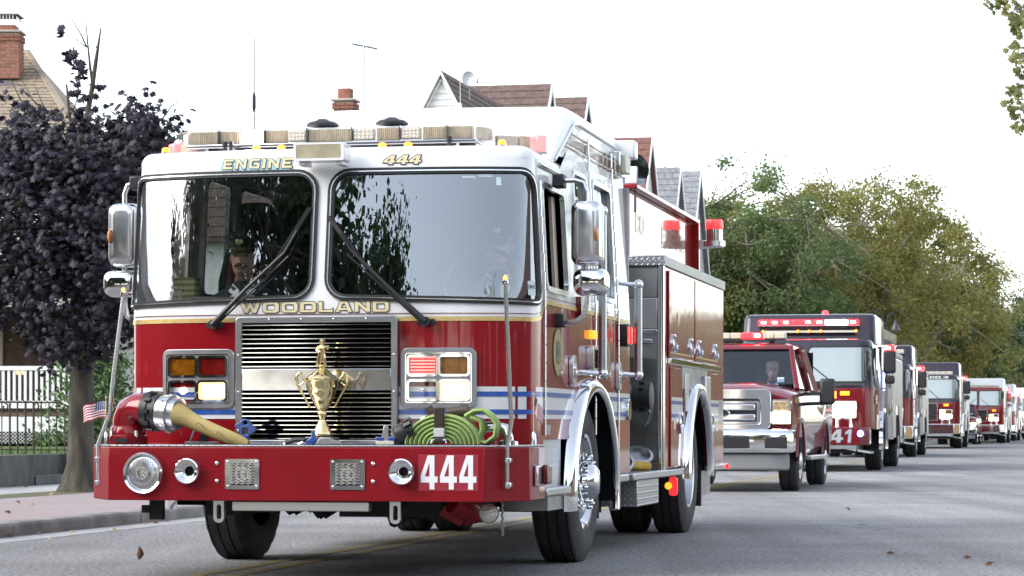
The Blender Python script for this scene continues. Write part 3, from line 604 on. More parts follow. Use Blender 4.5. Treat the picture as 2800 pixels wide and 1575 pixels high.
# headlight bezels
def bezel(s0, s1, kinds):
    z0, z1 = 1.003, 1.360; W = s1 - s0; Hh = z1 - z0; big = rrect(s0, s1, z0, z1, .045, 5)
    cells = [(s0+W*a, s0+W*b, z0+Hh*c, z0+Hh*d) for c, d in ((.545,.865),(.135,.455)) for a, b in ((.105,.485),(.515,.895))]
    outs = [rrect(*c, .018, 3) for c in cells]
    bz = panel(MB(), [big] + outs, cabo(.020), .06, thick=.03).build('headlight_bezel', mat('bezel_alloy', (.40,.40,.42), .36, 1.0, rvar=.08, vscale=10), ENG, bev=.004)
    panel(MB(), [oloop(big, -.030), oloop(big, -.036)], cabo(.026), .1, thick=.01).build('bezel_bead', CHROME, bz)
    for c, L, kd in zip(cells, outs, kinds):
        panel(MB(), [oloop(L, .008), oloop(L, -.006)], cabo(.028), .1, thick=.02).build('lamp_rim', CHROME, bz)
        if kd == 'lit':
            panel(MB(), [L], cabo(.008), .05).build('headlamp', emis('headlamp_glow_edge', (1,.60,.24), .6), bz); panel(MB(), [oloop(L, -.017)], cabo(.012), .05).build('headlamp_core', HEAD, bz)  # warm outer lens imitates glow around the bright core
        elif kd == 'glow':
            lens = panel(MB(), [L], cabo(.022), .05).build('headlamp', CLEAR, bz); panel(MB(), [oloop(L, -.002)], cabo(-.012), .05).build('reflector', HALO, bz)
            p = cab((c[0]+c[1])/2, (c[2]+c[3])/2, .0); MB().ball(p, (.03,.012,.024), 12, 8).build('lamp_bulb', HEAD, bz)
        elif kd == 'off':
            panel(MB(), [L], cabo(.022), .05).build('headlamp', CLEAR, bz); panel(MB(), [oloop(L, -.002)], cabo(-.012), .05).build('reflector', mat('silver_reflector', (.75,.76,.80), .18, 1, bump=.9, bscale=30, stretch=(6,6,1)), bz)
            p = cab((c[0]+c[1])/2, (c[2]+c[3])/2, .0); MB().ball(p, (.016,.012,.016), 12, 8).build('lamp_bulb', CHROME, bz)
        elif kd == 'redlit':
            panel(MB(), [L], cabo(.012), .05).build('warning_lamp', REDLED, bz)
            for k in range(6): zz = c[2] + (c[3]-c[2])*(k+.5)/6; panel(MB(), [rrect(c[0]+.012, c[1]-.012, zz-.004, zz+.004, .002, 2)], cabo(.016), .05).build('led_row', emis('red_led_core', (1,.24,.2), .8), bz)
        else: panel(MB(), [L], cabo(.016), .05).build('turn_lamp' if kd == 'amber' else 'warning_lamp', AMBERD if kd == 'amber' else REDD_L, bz)
bezel(su(-.998), su(-.525), ('amber', 'red', 'glow', 'lit'))
bezel(su(.500), su(.948), ('redlit', 'amber', 'off', 'lit'))
# wipers
for sg, base, mid, tip, heel in ((-1, (-.652,1.505), (-.215,1.93), (-.075,2.205), (-.33,1.80)), (1, (.652,1.513), (.20,1.94), (.045,2.145), (.30,1.83))):
    f = lambda p, o: cab(su(p[0]), p[1], o)
    wp = MB().tube([f(base, .03), f(base, .05)], .03, 10).tube([f(base, .05), f(((base[0]+mid[0])/2, (base[1]+mid[1])/2), .07), f(mid, .05)], [.020, .012, .009], 8).build('wiper_arm', BLK, ENG)
    d = .028*sg; MB().tube([f((base[0]-d, base[1]), .05), f((mid[0]-d, mid[1]-.02), .05)], .006, 6).build('wiper_link', BLK, wp)
    MB().bar(f(heel, .022), f(tip, .022), .016, .024).tube([f(((heel[0]*3+mid[0])/4, (heel[1]*3+mid[1])/4), .035), f(mid, .05), f(((mid[0]+tip[0])/2, (mid[1]+tip[1])/2), .035)], .007, 6).build('wiper_blade', RUB, wp)
    MB().obox(f(base, .012), (.11,.012,.035), (0, 0, 0)).build('wiper_pivot', BLK, wp, bev=.005)
# bumper
bp = [(-1.12,-.55),(1.13,-.55),(1.33,-.24),(1.33,.20),(1.30,.30),(-1.30,.30),(-1.33,.20),(-1.33,-.24)]
MB().prism(bp, lambda x, y: (x, y, .464), lambda x, y: (x, y, .775)).build('bumper', REDD, ENG, bev=.006, ang=25)
MB().prism([(x*.998, y*.998+.002) for x, y in bp], lambda x, y: (x, y, .776), lambda x, y: (x, y, .787)).build('bumper_deck', TPT, ENG, bev=.003)
FB = lambda off: (lambda x, z, d=0.0: (x, -.55 - off - d, z))
pl = panel(MB(), [rrect(.745, 1.095, .528, .736, .004, 2)], FB(.002), .2).build('number_plate', mat('plate_red', (.36,.02,.04), .3, coat=.6, var=.1), ENG)
def fours(mb, x0, x1, z0, z1, off):   # condensed numerals
    w = (x1-x0)/3
    for k in range(3):
        a = x0 + k*w + .006; q = w - .010; X = lambda t: a + q*t; Z = lambda t: z0 + (z1-z0)*t
        panel(mb, [[(X(.52),Z(0)),(X(.80),Z(0)),(X(.80),Z(.20)),(X(.98),Z(.20)),(X(.98),Z(.38)),(X(.80),Z(.38)),(X(.80),Z(1)),(X(.42),Z(1)),(X(.02),Z(.40)),(X(.02),Z(.20)),(X(.52),Z(.20))], [(X(.26),Z(.38)),(X(.52),Z(.38)),(X(.52),Z(.80))]], FB(off), .05)
    return mb
fours(MB(), .752, 1.090, .536, .730, .0045).build('bumper_numerals', mat('white_vinyl', (.85,.85,.86), .4, var=.03), ENG)
sr = MB().lathe([(.124,0),(.124,-.018),(.116,-.030),(.103,-.024),(.103,-.014)], 40, (-.902,-.55,.622), 'y', False).build('siren', CHROME, ENG)
def holes_mat(name, sc, base=(.72,.73,.75)):
    if name in MATS: return MATS[name]
    m = mat(name, base, .22, 1.0); nt = m.node_tree; tc = N(nt, 'ShaderNodeTexCoord'); vo = N(nt, 'ShaderNodeTexVoronoi'); vo.inputs['Scale'].default_value = sc; vo.inputs['Randomness'].default_value = .0
    cr = N(nt, 'ShaderNodeMath', operation='GREATER_THAN'); cr.inputs[1].default_value = .33; mx = N(nt, 'ShaderNodeMix', data_type='RGBA'); mx.inputs[6].default_value = (.02,.02,.02,1); mx.inputs[7].default_value = (*base, 1)
    nt.links.new(tc.outputs['Object'], vo.inputs['Vector']); nt.links.new(vo.outputs['Distance'], cr.inputs[0]); nt.links.new(cr.outputs[0], mx.inputs[0]); nt.links.new(mx.outputs[2], nt.nodes['Principled BSDF'].inputs['Base Color']); nt.links.new(cr.outputs[0], nt.nodes['Principled BSDF'].inputs['Metallic'])
    return m
MB().lathe([(.104,-.010),(.07,-.022),(.03,-.027),(.001,-.028)], 32, (-.902,-.55,.622), 'y', False).build('siren_face', holes_mat('perforated_steel', 95.0), sr)
for r in (.052, .040): MB().lathe([(r,-.022),(r+.004,-.034),(r-.004,-.034),(r-.005,-.022)], 32, (-.902,-.55,.622), 'y', False).build('siren_ring', CHROME, sr)
def stamped(parent, cx, cz, r, y):   # ringed monogram plate
    m = MB(); panel(m, [[(cx+r*cos(2*pi*k/28), cz+r*sin(2*pi*k/28)) for k in range(28)], [(cx+r*.82*cos(2*pi*k/28), cz+r*.82*sin(2*pi*k/28)) for k in range(28)]], lambda x, z, d=0.0: (x, y, z), .05)
    for a, b in (((-.45,.5),(.35,.5)),((-.1,.5),(-.1,-.6)),((-.1,.0),(.5,.45)),((.0,-.1),(.5,-.6)),((-.1,.1),(.2,.1))): m.bar((cx+a[0]*r, y, cz+a[1]*r), (cx+b[0]*r, y, cz+b[1]*r), .004, r*.16, (0,0,1) if abs(a[0]-b[0]) > .01 else (1,0,0))
    m.build('emblem', SATIN, parent)
stamped(sr, -.902, .622, .036, -.581)
for x in (-.628, .653):
    h = MB().lathe([(.078,-.001),(.078,-.030),(.074,-.042),(.068,-.044),(.056,-.036),(.038,-.018),(.026,-.007),(.022,-.002)], 36, (x,-.55,.636), 'y', False).build('air_horn', CHROME, ENG)
    MB().lathe([(.024,-.004),(.001,-.003)], 20, (x,-.55,.636), 'y', False).build('horn_throat', DARK, h)
for x0 in (-.405, .225):
    sp = panel(MB(), [rrect(x0, x0+.206, .531, .706, .010, 3), rrect(x0+.03, x0+.176, .555, .682, .004, 2)], FB(.006), .2, thick=.006).build('speaker_plate', CHROME, ENG)
    MB().box(x0+.028, x0+.178, -.5515, -.550, .553, .684).build('speaker_cavity', DARK, sp)
    for k in range(14):
        z = .560 + k*.0089; mbx = MB()
        for q in range(4): a = x0 + .03 + q*.0365 + (k % 2)*.009 - .004; mbx.box(max(a, x0+.03), min(a + .010, x0+.176), -.556, -.552, z-.001, z+.0068)
        mbx.box(x0+.03, x0+.176, -.556, -.552, z+.0046, z+.0082).build('speaker_slat', SATIN, sp)
    stamped(sp, x0+.103, .619, .04, -.5585)
    for dx in (.017, .189):
        for z in (.548, .690): MB().ball((x0+dx,-.556,z), (.008,.006,.008), 8, 5).build('screw', CHROME, sp)
for x in (-.455, .479):
    for z in (.681, .579): MB().ball((x,-.551,z), (.014,.012,.014), 12, 6).build('bolt', CHROME, ENG)
# corner guide poles
for pts, cl in ((((-1.262,-.34,.56),(-1.262,-.34,.79),(-1.19,-.34,.97),(-1.165,-.34,1.2),(-1.105,-.34,1.66)), (-1.262,-.34)), (((1.236,-.43,.54),(1.236,-.43,.78),(1.262,-.43,.93),(1.252,-.43,1.1),(1.226,-.43,1.70)), (1.236,-.43))):
    P = MB().tube(pts, .0125, 10).build('corner_guide', SATIN, ENG)
    MB().lathe([(.016,0),(.018,.01),(.016,.03)], 12, pts[-1]).build('guide_collar', CHROME, P); MB().ball((pts[-1][0], pts[-1][1], pts[-1][2]+.035), (.014,.014,.024), 10, 7).build('guide_tip', emis('orange_tip', (1,.28,.05), .8), P)
    for z in (.56, .70): MB().lathe([(.021,-.014),(.024,0),(.021,.014)], 12, (cl[0], cl[1], z)).obox((cl[0]*.99, cl[1]+.03, z), (.04,.06,.022), (0,0,.9*(1 if cl[0] < 0 else -1))).build('guide_clamp', SATIN, P)
# marker lamp on the bumper side
for sg in (1, -1):
    q = MB().box(*sorted((sg*1.33, sg*1.355)), -.13, .12, .545, .665).build('side_marker', SATIN, ENG, bev=.008); MB().box(*sorted((sg*1.352, sg*1.385)), .0, .16, .555, .67).build('marker_lens', REDD_L, q, bev=.012)
# red intake elbow with couplings
el = MB().lathe([(.118,0),(.118,.05),(.105,.055),(.105,.10),(.095,.11)], 28, (-1.12,-.22,.788)).tube([(-1.12,-.22,.88),(-1.12,-.22,.93),(-1.095,-.23,.985),(-1.05,-.245,1.005),(-1.0,-.26,.998),(-.97,-.27,.99)], .092, 20).build('intake_elbow', RED, ENG, ang=50)
for k in range(4): MB().lathe([(.012,0),(.012,.04)], 6, (-1.12+.108*cos(k*1.57+.8), -.22+.108*sin(k*1.57+.8), .83)).build('flange_bolt', CHROME, el)
MB().box(-1.16,-1.08,-.345,-.335,.80,.825).build('name_tag', BLK, el)
def coupling(mb, c, ax, prof, lugs=0, lr=.1, n=28):
    ax = Vector(ax).normalized(); x = ax.cross(Vector((0,0,1))).normalized(); y = ax.cross(x); c = Vector(c)
    mb.loft([[c + ax*h + (x*cos(2*pi*k/n)+y*sin(2*pi*k/n))*r for k in range(n)] for r, h in prof])
    for k in range(lugs):
        a = 2*pi*k/lugs; d = x*cos(a)+y*sin(a); h = (prof[0][1]+prof[-1][1])/2; mb.bar(c+ax*(h-.02)+d*lr, c+ax*(h+.02)+d*lr, .022, .022, d)
    return mb
AX = (.94,-.20,-.10)
coupling(MB(), (-.985,-.265,.99), AX, ((.085,0),(.112,.005),(.112,.05),(.104,.055),(.104,.075),(.112,.08),(.112,.105),(.09,.11)), 10, .112).build('coupling_black', BLK, el, ang=30)
coupling(MB(), (-.885,-.287,.978), AX, ((.085,0),(.106,.004),(.106,.055),(.112,.06),(.112,.078),(.098,.085),(.094,.12),(.082,.125)), 8, .106).build('coupling_silver', ALU, el, ang=30)
# chrome swivel pipe at the right of the deck
MB().tube([(1.05,-.22,.89),(1.13,-.22,.895),(1.185,-.23,.88),(1.20,-.235,.83),(1.20,-.235,.785)], .032, 14).lathe([(.06,0),(.058,.02),(.04,.03)], 18, (1.20,-.235,.787)).build('swivel_pipe', CHROME, ENG, ang=50)
# under the bumper: bar, tow eyes, axle and drive line
MB().box(-.375,.445,-.52,-.44,.405,.462).build('steel_bar', BRUSH, ENG, bev=.006)
for x in (-.462, .595):
    panel(MB(), [rrect(x-.032, x+.032, .335, .475, [.03,.03,.004,.004], 5), rrect(x-.012, x+.016, .356, .44, .012, 4)], lambda a, z, d=0.0: (a, -.50 - d, z), .05, thick=.035).build('tow_eye', BRUSH, ENG, bev=.006)
ch = MB().box(-.48,-.36,-.1,8.6,.42,.70).box(.36,.48,-.1,8.6,.42,.70).tube([(-1.0,2.0,.50),(-.4,2.0,.42),(.4,2.0,.42),(1.0,2.0,.50)], .075, 10).ball((0,6.85,.5), (.26,.24,.24), 16, 10).tube([(-.95,6.85,.52),(.95,6.85,.52)], .09, 10).tube([(0,2.6,.7),(0,6.8,.55)], .06, 8)
ch.box(-.9,.9,.4,3.3,.78,.96).box(-.36,.36,.1,1.6,.52,.80).obox((.42,.2,.41), (.62,.3,.11)).box(-.72,-.5,.05,.6,.36,.5)
r2 = random.Random(3)
for k in range(14):
    x = r2.uniform(.25,.95); ch.tube([(x,-.1+r2.random()*.5,.50),(x+r2.uniform(-.12,.12),.1+r2.random()*.5,.33+r2.random()*.06),(x+r2.uniform(-.25,.25),.3+r2.random()*.5,.45)], .022+r2.random()*.025, 7)
for k in range(8):
    x = r2.uniform(-.5,.1); ch.tube([(x,.2,.50),(x+.08,.3,.36+r2.random()*.05),(x+.2,.4,.46)], .02+r2.random()*.02, 7)
ch.build('chassis', CHASSIS, ENG)
MB().tube([(.88,-.2,.47),(.95,-.15,.42),(.98,-.1,.38),(.9,-.05,.345)], [.09,.08,.06,.035], 12).obox((.84,-.12,.37), (.14,.05,.06), (.0,.5,.3)).build('red_pump_pipe', REDD, ENG)
fg = MB().lathe([(.02,.07),(.055,.03),(.06,0)], 18, (1.10,-.30,.395), 'y').build('fog_lamp', BLK, ENG); MB().lathe([(.055,-.002),(.035,-.016),(.004,-.022)], 18, (1.10,-.30,.395), 'y').build('lamp_glass', mat('ribbed_lens', (.6,.6,.58), .15, .6, bump=.6, bscale=60), fg)
MB().tube([(1.16+.008*(k % 2), -.22, .46-.02*k) for k in range(11)], .008, 5).build('chain', STEELD, ENG)
hb = MB().box(-.94,-.86,-.35,-.30,.345,.47).box(-.985,-.94,-.36,-.31,.385,.43).build('hitch_bracket', CHASSIS, ENG)
# wheels
def wheel(parent, u, v, sg, R=.535, wd=.30, r0=.305, kind='front', nut=True):
    n = 72; half = wd/2; prof = [(r0,-half+.02),(r0+.05,-half+.003),(R-.10,-half),(R-.035,-half+.02),(R-.008,-half+.035)]
    g = [-.10,-.034,.034,.10]
    tr = [(R,-half+.05)]
    for x in g: tr += [(R, x-.006),(R-.014, x-.005),(R-.014, x+.005),(R, x+.006)]
    prof = prof + tr + [(R,half-.05),(R-.008,half-.035),(R-.035,half-.02),(R-.10,half),(R-.16,half-.004),(r0+.05,half-.003),(r0,half-.02)]
    cx = u - sg*half; rings = []
    for i, (r, h) in enumerate(prof):
        ring = []
        for k in range(n):
            a = 2*pi*k/n; q = r
            if i in (3,4,5,6) or i in (len(prof)-6, len(prof)-5, len(prof)-4, len(prof)-7): q -= .010 if k % 3 == 0 else 0
            z = max(q*sin(a), -.52*R/.535 - .006)
            ring.append((cx + h*sg, v + q*cos(a), R + z - .006))
        rings.append(ring)
    ty = MB().loft(rings, True, False)
    X = lambda x: cx + sg*x
    rim = MB()
    lip = half - .022
    if kind == 'front': P = [(r0+.004,-half+.02),(r0+.004,lip-.01),(r0+.016,lip),(r0+.012,lip+.008),(r0-.01,lip+.004),(r0-.028,lip-.03),(r0-.045,lip-.06),(r0-.055,lip-.02),(.20,lip-.005),(.13,lip-.02),(.125,lip+.03),(.11,lip+.075),(.075,lip+.098),(.002,lip+.104)]
    else: P = [(r0+.004,-half+.02),(r0+.004,lip-.01),(r0+.016,lip),(r0+.010,lip+.008),(r0-.012,lip+.002),(r0-.03,lip-.06),(r0-.05,lip-.13),(.16,lip-.15),(.14,lip-.09),(.10,lip-.05),(.002,lip-.045)]
    rim.loft([[(X(h), v + r*cos(2*pi*k/40), R-.006 + r*sin(2*pi*k/40)) for k in range(40)] for r, h in P], True, False)
    wh = rim.build('wheel', CHROME if kind == 'front' else ALU, parent, ang=40)
    ty.build('tyre', TYRE, wh, ang=28)
    if nut:
        nm = None
        for k in range(10):
            a = 2*pi*k/10 + .2; c = (X(lip if kind == 'front' else lip-.14), v + .168*cos(a), R-.006 + .168*sin(a))
            if nm is None:
                nm = MB().loft([[(sg*h, r*cos(2*pi*q/10), r*sin(2*pi*q/10)) for q in range(10)] for r, h in ((.022,0),(.022,.010),(.016,.014),(.016,.040),(.011,.052),(.002,.055))]).build('lug_nut', CHROME, wh); nm.location = c
            else: dup(nm, wh, c)
    return wh
for sg in (1, -1):
    wheel(ENG, sg*1.265, 2.0, sg); wheel(ENG, sg*1.275, 6.87, sg, kind='rear'); wheel(ENG, sg*.925, 6.87, sg, kind='rear', nut=False)
# ---- roof equipment
lb = MB().box(-.985,.86,.44,.74,2.615,2.640).build('light_bar', SATIN, ENG, bev=.006)
MB().box(-.86,-.80,.50,.70,2.57,2.615).box(.74,.80,.50,.70,2.57,2.615).box(-.70,.70,.52,.60,2.585,2.612).build('bar_foot', BLK, lb)
ux = lambda x: -.958 + (x-480)*.002532
seg = [(474,550,'r'),(552,610,'r'),(612,666,'w'),(668,724,'r'),(726,774,'l'),(777,888,'r'),(890,945,'l'),(947,1007,'r'),(1009,1060,'l'),(1062,1124,'r'),(1126,1188,'r')]
for a, b, k in seg:
    x0, x1 = ux(a), ux(b)
    if k == 'r':
        q = MB().box(x0+.003, x1-.003, .475, .50, 2.645, 2.722)
        for j in range(int((x1-x0)/.012)): q.box(x0+.006+j*.012, x0+.010+j*.012, .466, .476, 2.646, 2.721)
        q.build('reflector_section', REFL, lb)
    elif k == 'w': MB().box(x0, x1, .452, .50, 2.643, 2.726).build('lit_section', emis('white_strobe', (1,1,1), 9.0), lb)
    else:
        q = MB().box(x0+.003, x1-.003, .455, .50, 2.648, 2.720).build('led_section', LEDB, lb, bev=.006)
        m = MB()
        for r in range(3):
            for c in range(5): m.ball((x0+.018+c*(x1-x0-.036)/4, .455, 2.663+r*.021), (.008,.006,.008), 8, 4)
        m.build('led_dots', mat('led_dot', (.92,.90,.84), .1, .2, coat=1), lb)
for a, b in ((474,610),(668,775),(776,889),(890,1008),(1009,1124),(1126,1188)): MB().box(ux(a), ux(b)-.002, .447, .60, 2.641, 2.728).build('clear_cover', CLEAR, lb, bev=.006)
for x in (551, 667, 776, 889, 1008, 1125): MB().box(ux(x)-.003, ux(x)+.003, .443, .60, 2.640, 2.731).build('cover_joint', SATIN, lb)
for sg, x in ((-1, -.978), (1, .838)):
    MB().prism([(x, .447), (x+sg*.10, .56), (x+sg*.10, .70), (x, .70)], lambda p, q: (p, q, 2.641), lambda p, q: (p, q, 2.728)).build('end_cover', CLEAR, lb, bev=.006)
    MB().prism([(x+sg*.01, .49), (x+sg*.07, .57), (x+sg*.07, .69), (x+sg*.01, .69)], lambda p, q: (p, q, 2.648), lambda p, q: (p, q, 2.718)).build('reflector_section', REFL if sg > 0 else LEDB, lb)
    # lower wing units with red ends
    A, B = Vector((sg*.93, .56, 0)), Vector((sg*1.23, .80, 0)); d = (B-A).normalized(); nrm = Vector((-d.y*sg, d.x*sg, 0))*1.0
    P = lambda t, w_, z: tuple(A + (B-A)*t + Vector((-d.y, d.x, 0))*sg*w_ + Vector((0,0,z)))
    def wing(t0, t1, w0, w1, z0, z1): return MB().add([P(t0,w0,z0),P(t1,w0,z0),P(t1,w1,z0),P(t0,w1,z0),P(t0,w0,z1),P(t1,w0,z1),P(t1,w1,z1),P(t0,w1,z1)], [(0,3,2,1),(4,5,6,7),(0,1,5,4),(1,2,6,5),(2,3,7,6),(3,0,4,7)])
    wg = wing(0, 1, 0, .20, 2.575, 2.592).build('wing_light', SATIN, ENG, bev=.004)
    wing(.16, .52, .03, .08, 2.600, 2.678).build('led_section', LEDB, wg, bev=.005); wing(.54, .74, .035, .08, 2.598, 2.68).build('reflector_section', REFL, wg)
    wing(0, .80, .003, .18, 2.594, 2.690).build('clear_cover', CLEAR, wg, bev=.008); wing(.81, 1, .0, .19, 2.592, 2.690).build('red_cover', REDGLOW, wg, bev=.012)
MB().box(-.135,.175,-.075,.08,2.470,2.578).build('flood_lamp', WHITE, ENG, bev=.01); fl = bpy.context.scene.objects['flood_lamp']
MB().box(-.118,.158,-.084,-.074,2.484,2.566).build('flood_lens', mat('flood_lens', (.74,.66,.46), .15, .3, coat=1, var=.25, vscale=10), fl)
panel(MB(), [rrect(-.135,.175,2.470,2.578,.008,2), rrect(-.118,.158,2.484,2.566,.006,2)], lambda x, z, d=0.0: (x, -.086-d, z), .1, thick=.012).build('flood_rim', WHITE, fl)
for x in (-.09, .14): MB().box(x-.02, x+.02, -.06, .10, 2.445, 2.472).build('flood_foot', WHITE, fl, bev=.006)
for u in (-1.066,-.486,-.326,.31,.471,1.05):
    a = MB().lathe([(.03,0),(.03,.012)], 14, (u, .30, 2.568)).build('roof_marker', SATIN, ENG); MB().lathe([(.027,.012),(.025,.035),(.012,.044),(.001,.045)], 14, (u, .30, 2.568)).build('marker_lens', AMBER, a)
for u in (-.37, .095): MB().lathe([(.105,-.012),(.105,.0),(.085,.014),(.05,.022),(.03,.034),(.001,.036)], 24, (u, 1.36, 2.858)).lathe([(.03,-.2),(.03,0)], 10, (u, 1.36, 2.858)).build('roof_horn_dome', BLK, ENG)
an = MB().lathe([(.03,0),(.02,.03),(.006,.05),(.0045,.12)], 10, (-.69,.9,2.575)).tube([(-.69,.9,2.69),(-.69,.9,2.78),(-.688,.9,3.36)], [.005,.004,.003], 5).lathe([(.005,0),(.012,.03),(.012,.10),(.005,.13)], 10, (-.69,.9,2.89)).build('whip_antenna', BLK, ENG)
MB().lathe([(.02,0),(.008,.05)], 8, (.41,1.95,3.0)).tube([(.41,1.95,3.04),(.405,1.95,3.58)], [.003,.002], 5).build('whip_antenna', SATIN, ENG)
for u in (.70, -.72, -.68): MB().lathe([(.014,0),(.012,.06),(.018,.065),(.018,.09)], 8, (u, .40, 2.56)).build('roof_stud', BLK, ENG)
# side boxes near the cab's rear edge
for sg in (1, -1):
    b = MB().box(*sorted((sg*1.22, sg*1.29)), 3.16, 3.42, 2.665, 2.84).build('side_lamp', CHROME, ENG, bev=.008); MB().box(*sorted((sg*1.288, sg*1.325)), 3.19, 3.39, 2.69, 2.815).build('side_lens', LEDB, b, bev=.006)
    MB().box(*sorted((sg*1.20, sg*1.34)), 3.48, 3.64, 2.82, 2.95).build('corner_lamp', WHITE, ENG, bev=.012)
    # mirrors
    mv = .82 if sg > 0 else .42; du = 0 if sg > 0 else .10; U = lambda x: sg*(x - du)
    a = MB().tube([(sg*1.27, mv, 2.41), (U(1.40), mv-.01, 2.41), (U(1.455), mv-.01, 2.395), (U(1.475), mv-.01, 2.34), (U(1.475), mv-.01, 1.66), (U(1.46), mv-.01, 1.58), (U(1.40), mv-.01, 1.535), (sg*1.27, mv+.02, 1.525)], .016, 10).build('mirror_arm', SATIN, ENG, ang=60)
    for z in (2.415, 1.555): MB().box(*sorted((sg*1.262, sg*1.335)), mv-.05, mv+.07, z-.05, z+.035).build('arm_mount', BLK, a, bev=.012)
    def shell(nm, x0, x1, z0, z1, m, dep=.09):
        R = []
        for k, (yy, g) in enumerate(((-.085,-.05),(-.075,-.02),(-.05,-.006),(0,0),(.05,0),(.055,-.008))):
            R.append([(U(x), mv + yy*dep/.09, z) for x, z in rrect(x0-g, x1+g, z0-g, z1+g, .05+g*.4, 5)])
        return MB().loft(R).build(nm, m, a, ang=60)
    shell('mirror_housing', 1.378, 1.572, 1.885, 2.282, SATIN); shell('convex_mirror', 1.39, 1.605, 1.70, 1.865, CHROME)
    am = MB().ball((U(1.545), mv-.085, 2.075), (.014,.02,.045), 10, 8).build('mirror_marker', mat('amber_glossy', (.55,.18,.01), .2, coat=1), a)
# ---- cab interior
MB().box(-1.18,1.18,.5,3.6,.98,1.0).build('cab_floor', DARK, ENG)
MB().add([(-1.17,3.2,1.0),(1.17,3.2,1.0),(1.15,3.2,2.9),(-1.15,3.2,2.9)], [(0,1,2,3)]).build('cab_bulkhead', DARK, ENG)
MB().add([(-1.17,.25,2.49),(1.17,.25,2.49),(1.17,3.2,2.58),(-1.17,3.2,2.58)], [(0,1,2,3)]).build('headliner', mat('headliner', (.03,.032,.035), .9), ENG)
db = MB().loft([[(u, plan(u*1.0)[1]+.05+dy, z) for u in [-1.1+2.2*k/20 for k in range(21)]] for dy, z in ((.0,1.45),(.0,1.58),(.10,1.625),(.42,1.61),(.5,1.45))], False).build('dashboard', mat('dash_grey', (.035,.038,.04), .7, var=.3), ENG)
MB().loft([[(x, .55+y, z) for x, z in rrect(-.36,.36,1.0,1.56+dz,.08,4)] for y, dz in ((0,-.06),(.3,0),(2.2,0),(2.3,-.05))]).build('engine_cover', DARK, ENG)
for x in (-.84, .84):
    st = MB().loft([[(x+px, 1.42+py, z) for px, py in rrect(-.25*w_,.25*w_,-.07,.09,.05,4)] for z, w_ in ((1.15,1),(1.5,1.05),(1.85,1),(2.05,.8),(2.1,.55),(2.32,.5),(2.36,.35))]).box(x-.27, x+.27, .95, 1.45, 1.05, 1.25).build('seat', mat('seat_cloth', (.02,.021,.024), .85, bump=.2), ENG, bev=.02)
    MB().tube([(x-.13*(1 if x < 0 else -1), 1.30, 2.0), (x-.16*(1 if x < 0 else -1), 1.28, 1.5)], .02, 6).build('seat_belt', mat('belt_red', (.16,.02,.03), .8), st)
sw = MB()
R_ = [(.84+.23*cos(2*pi*k/36), .70+.11*sin(2*pi*k/36), 1.79+.20*sin(2*pi*k/36)) for k in range(37)]; sw.tube(R_, .016, 8, False).tube([(.62,.70,1.79),(1.06,.70,1.79)], .014, 6).tube([(.84,.70,1.79),(.84,.60,1.62),(.84,.55,1.5)], .03, 8); sw.build('steering_wheel', BLK, ENG)
MB().box(-.95,-.70,.42,.60,1.62,1.70).box(-.62,-.60,.45,.48,1.62,1.72).build('radio_console', BLK, ENG, bev=.01)
MB().box(-1.0,-.955,1.42,1.46,1.6,2.28).build('door_pillar', mat('cream_post', (.62,.52,.42), .45, .3), ENG)
# inspection sticker and small pale marks inside the right windscreen
st = panel(MB(), [rrect(SC-.20, SC-.135, 1.675, 1.76, .004, 2)], cabo(-.003), .1).build('inspection_sticker', mat('sticker_paper', (.62,.74,.72), .6), ENG)
text_panel(MB(), '04-2', SC-.195, SC-.140, 1.715, 1.737, cabo(-.001), t=.22).build('sticker_lettering', INK, st)
for a, b, z0, z1 in ((.86,.945,2.375,2.385),(.965,1.06,2.38,2.396),(1.085,1.12,2.33,2.38)): panel(MB(), [rrect(a, b, z0, z1, .003, 2)], cabo(-.009), .1).build('window_mark', mat('sticker_paper', (.62,.74,.72), .6), ENG)
# ---- pump module and body
MB().box(-1.02,1.02,3.66,5.2,.52,2.2).build('pump_module', TPD, ENG)
_ar = ell(.70,.71,6.97,.50,26,.09,pi-.09)
MB().prism([(5.2,.56)] + _ar + [(8.87,.56),(8.87,2.15),(5.2,2.15)], lambda v, z: (-1.3,v,z), lambda v, z: (1.3,v,z)).build('body', RED, ENG, bev=.006)
MB().box(-1.285,-.98,5.176,5.198,.56,2.15).build('body_front', TPD, ENG)
fr = MB().box(.98,1.285,5.176,5.198,.56,2.15).build('body_front', TPD, ENG)
for z0, z1, m in ((1.905,2.14,STEELD),(1.66,1.90,BRUSH),(1.62,1.655,CHROME)):
    MB().box(1.0,1.25,5.150,5.174,z0,z1).build('front_plate', m, fr, bev=.004)
MB().box(1.10,1.21,5.148,5.172,1.545,1.58).build('latch', SATIN, fr, bev=.006)
MB().box(1.02,1.26,5.152,5.173,.62,1.44).build('front_plate', mat('dark_plate', (.20,.20,.19), .45, .9, var=.4, vscale=4), fr, bev=.03)
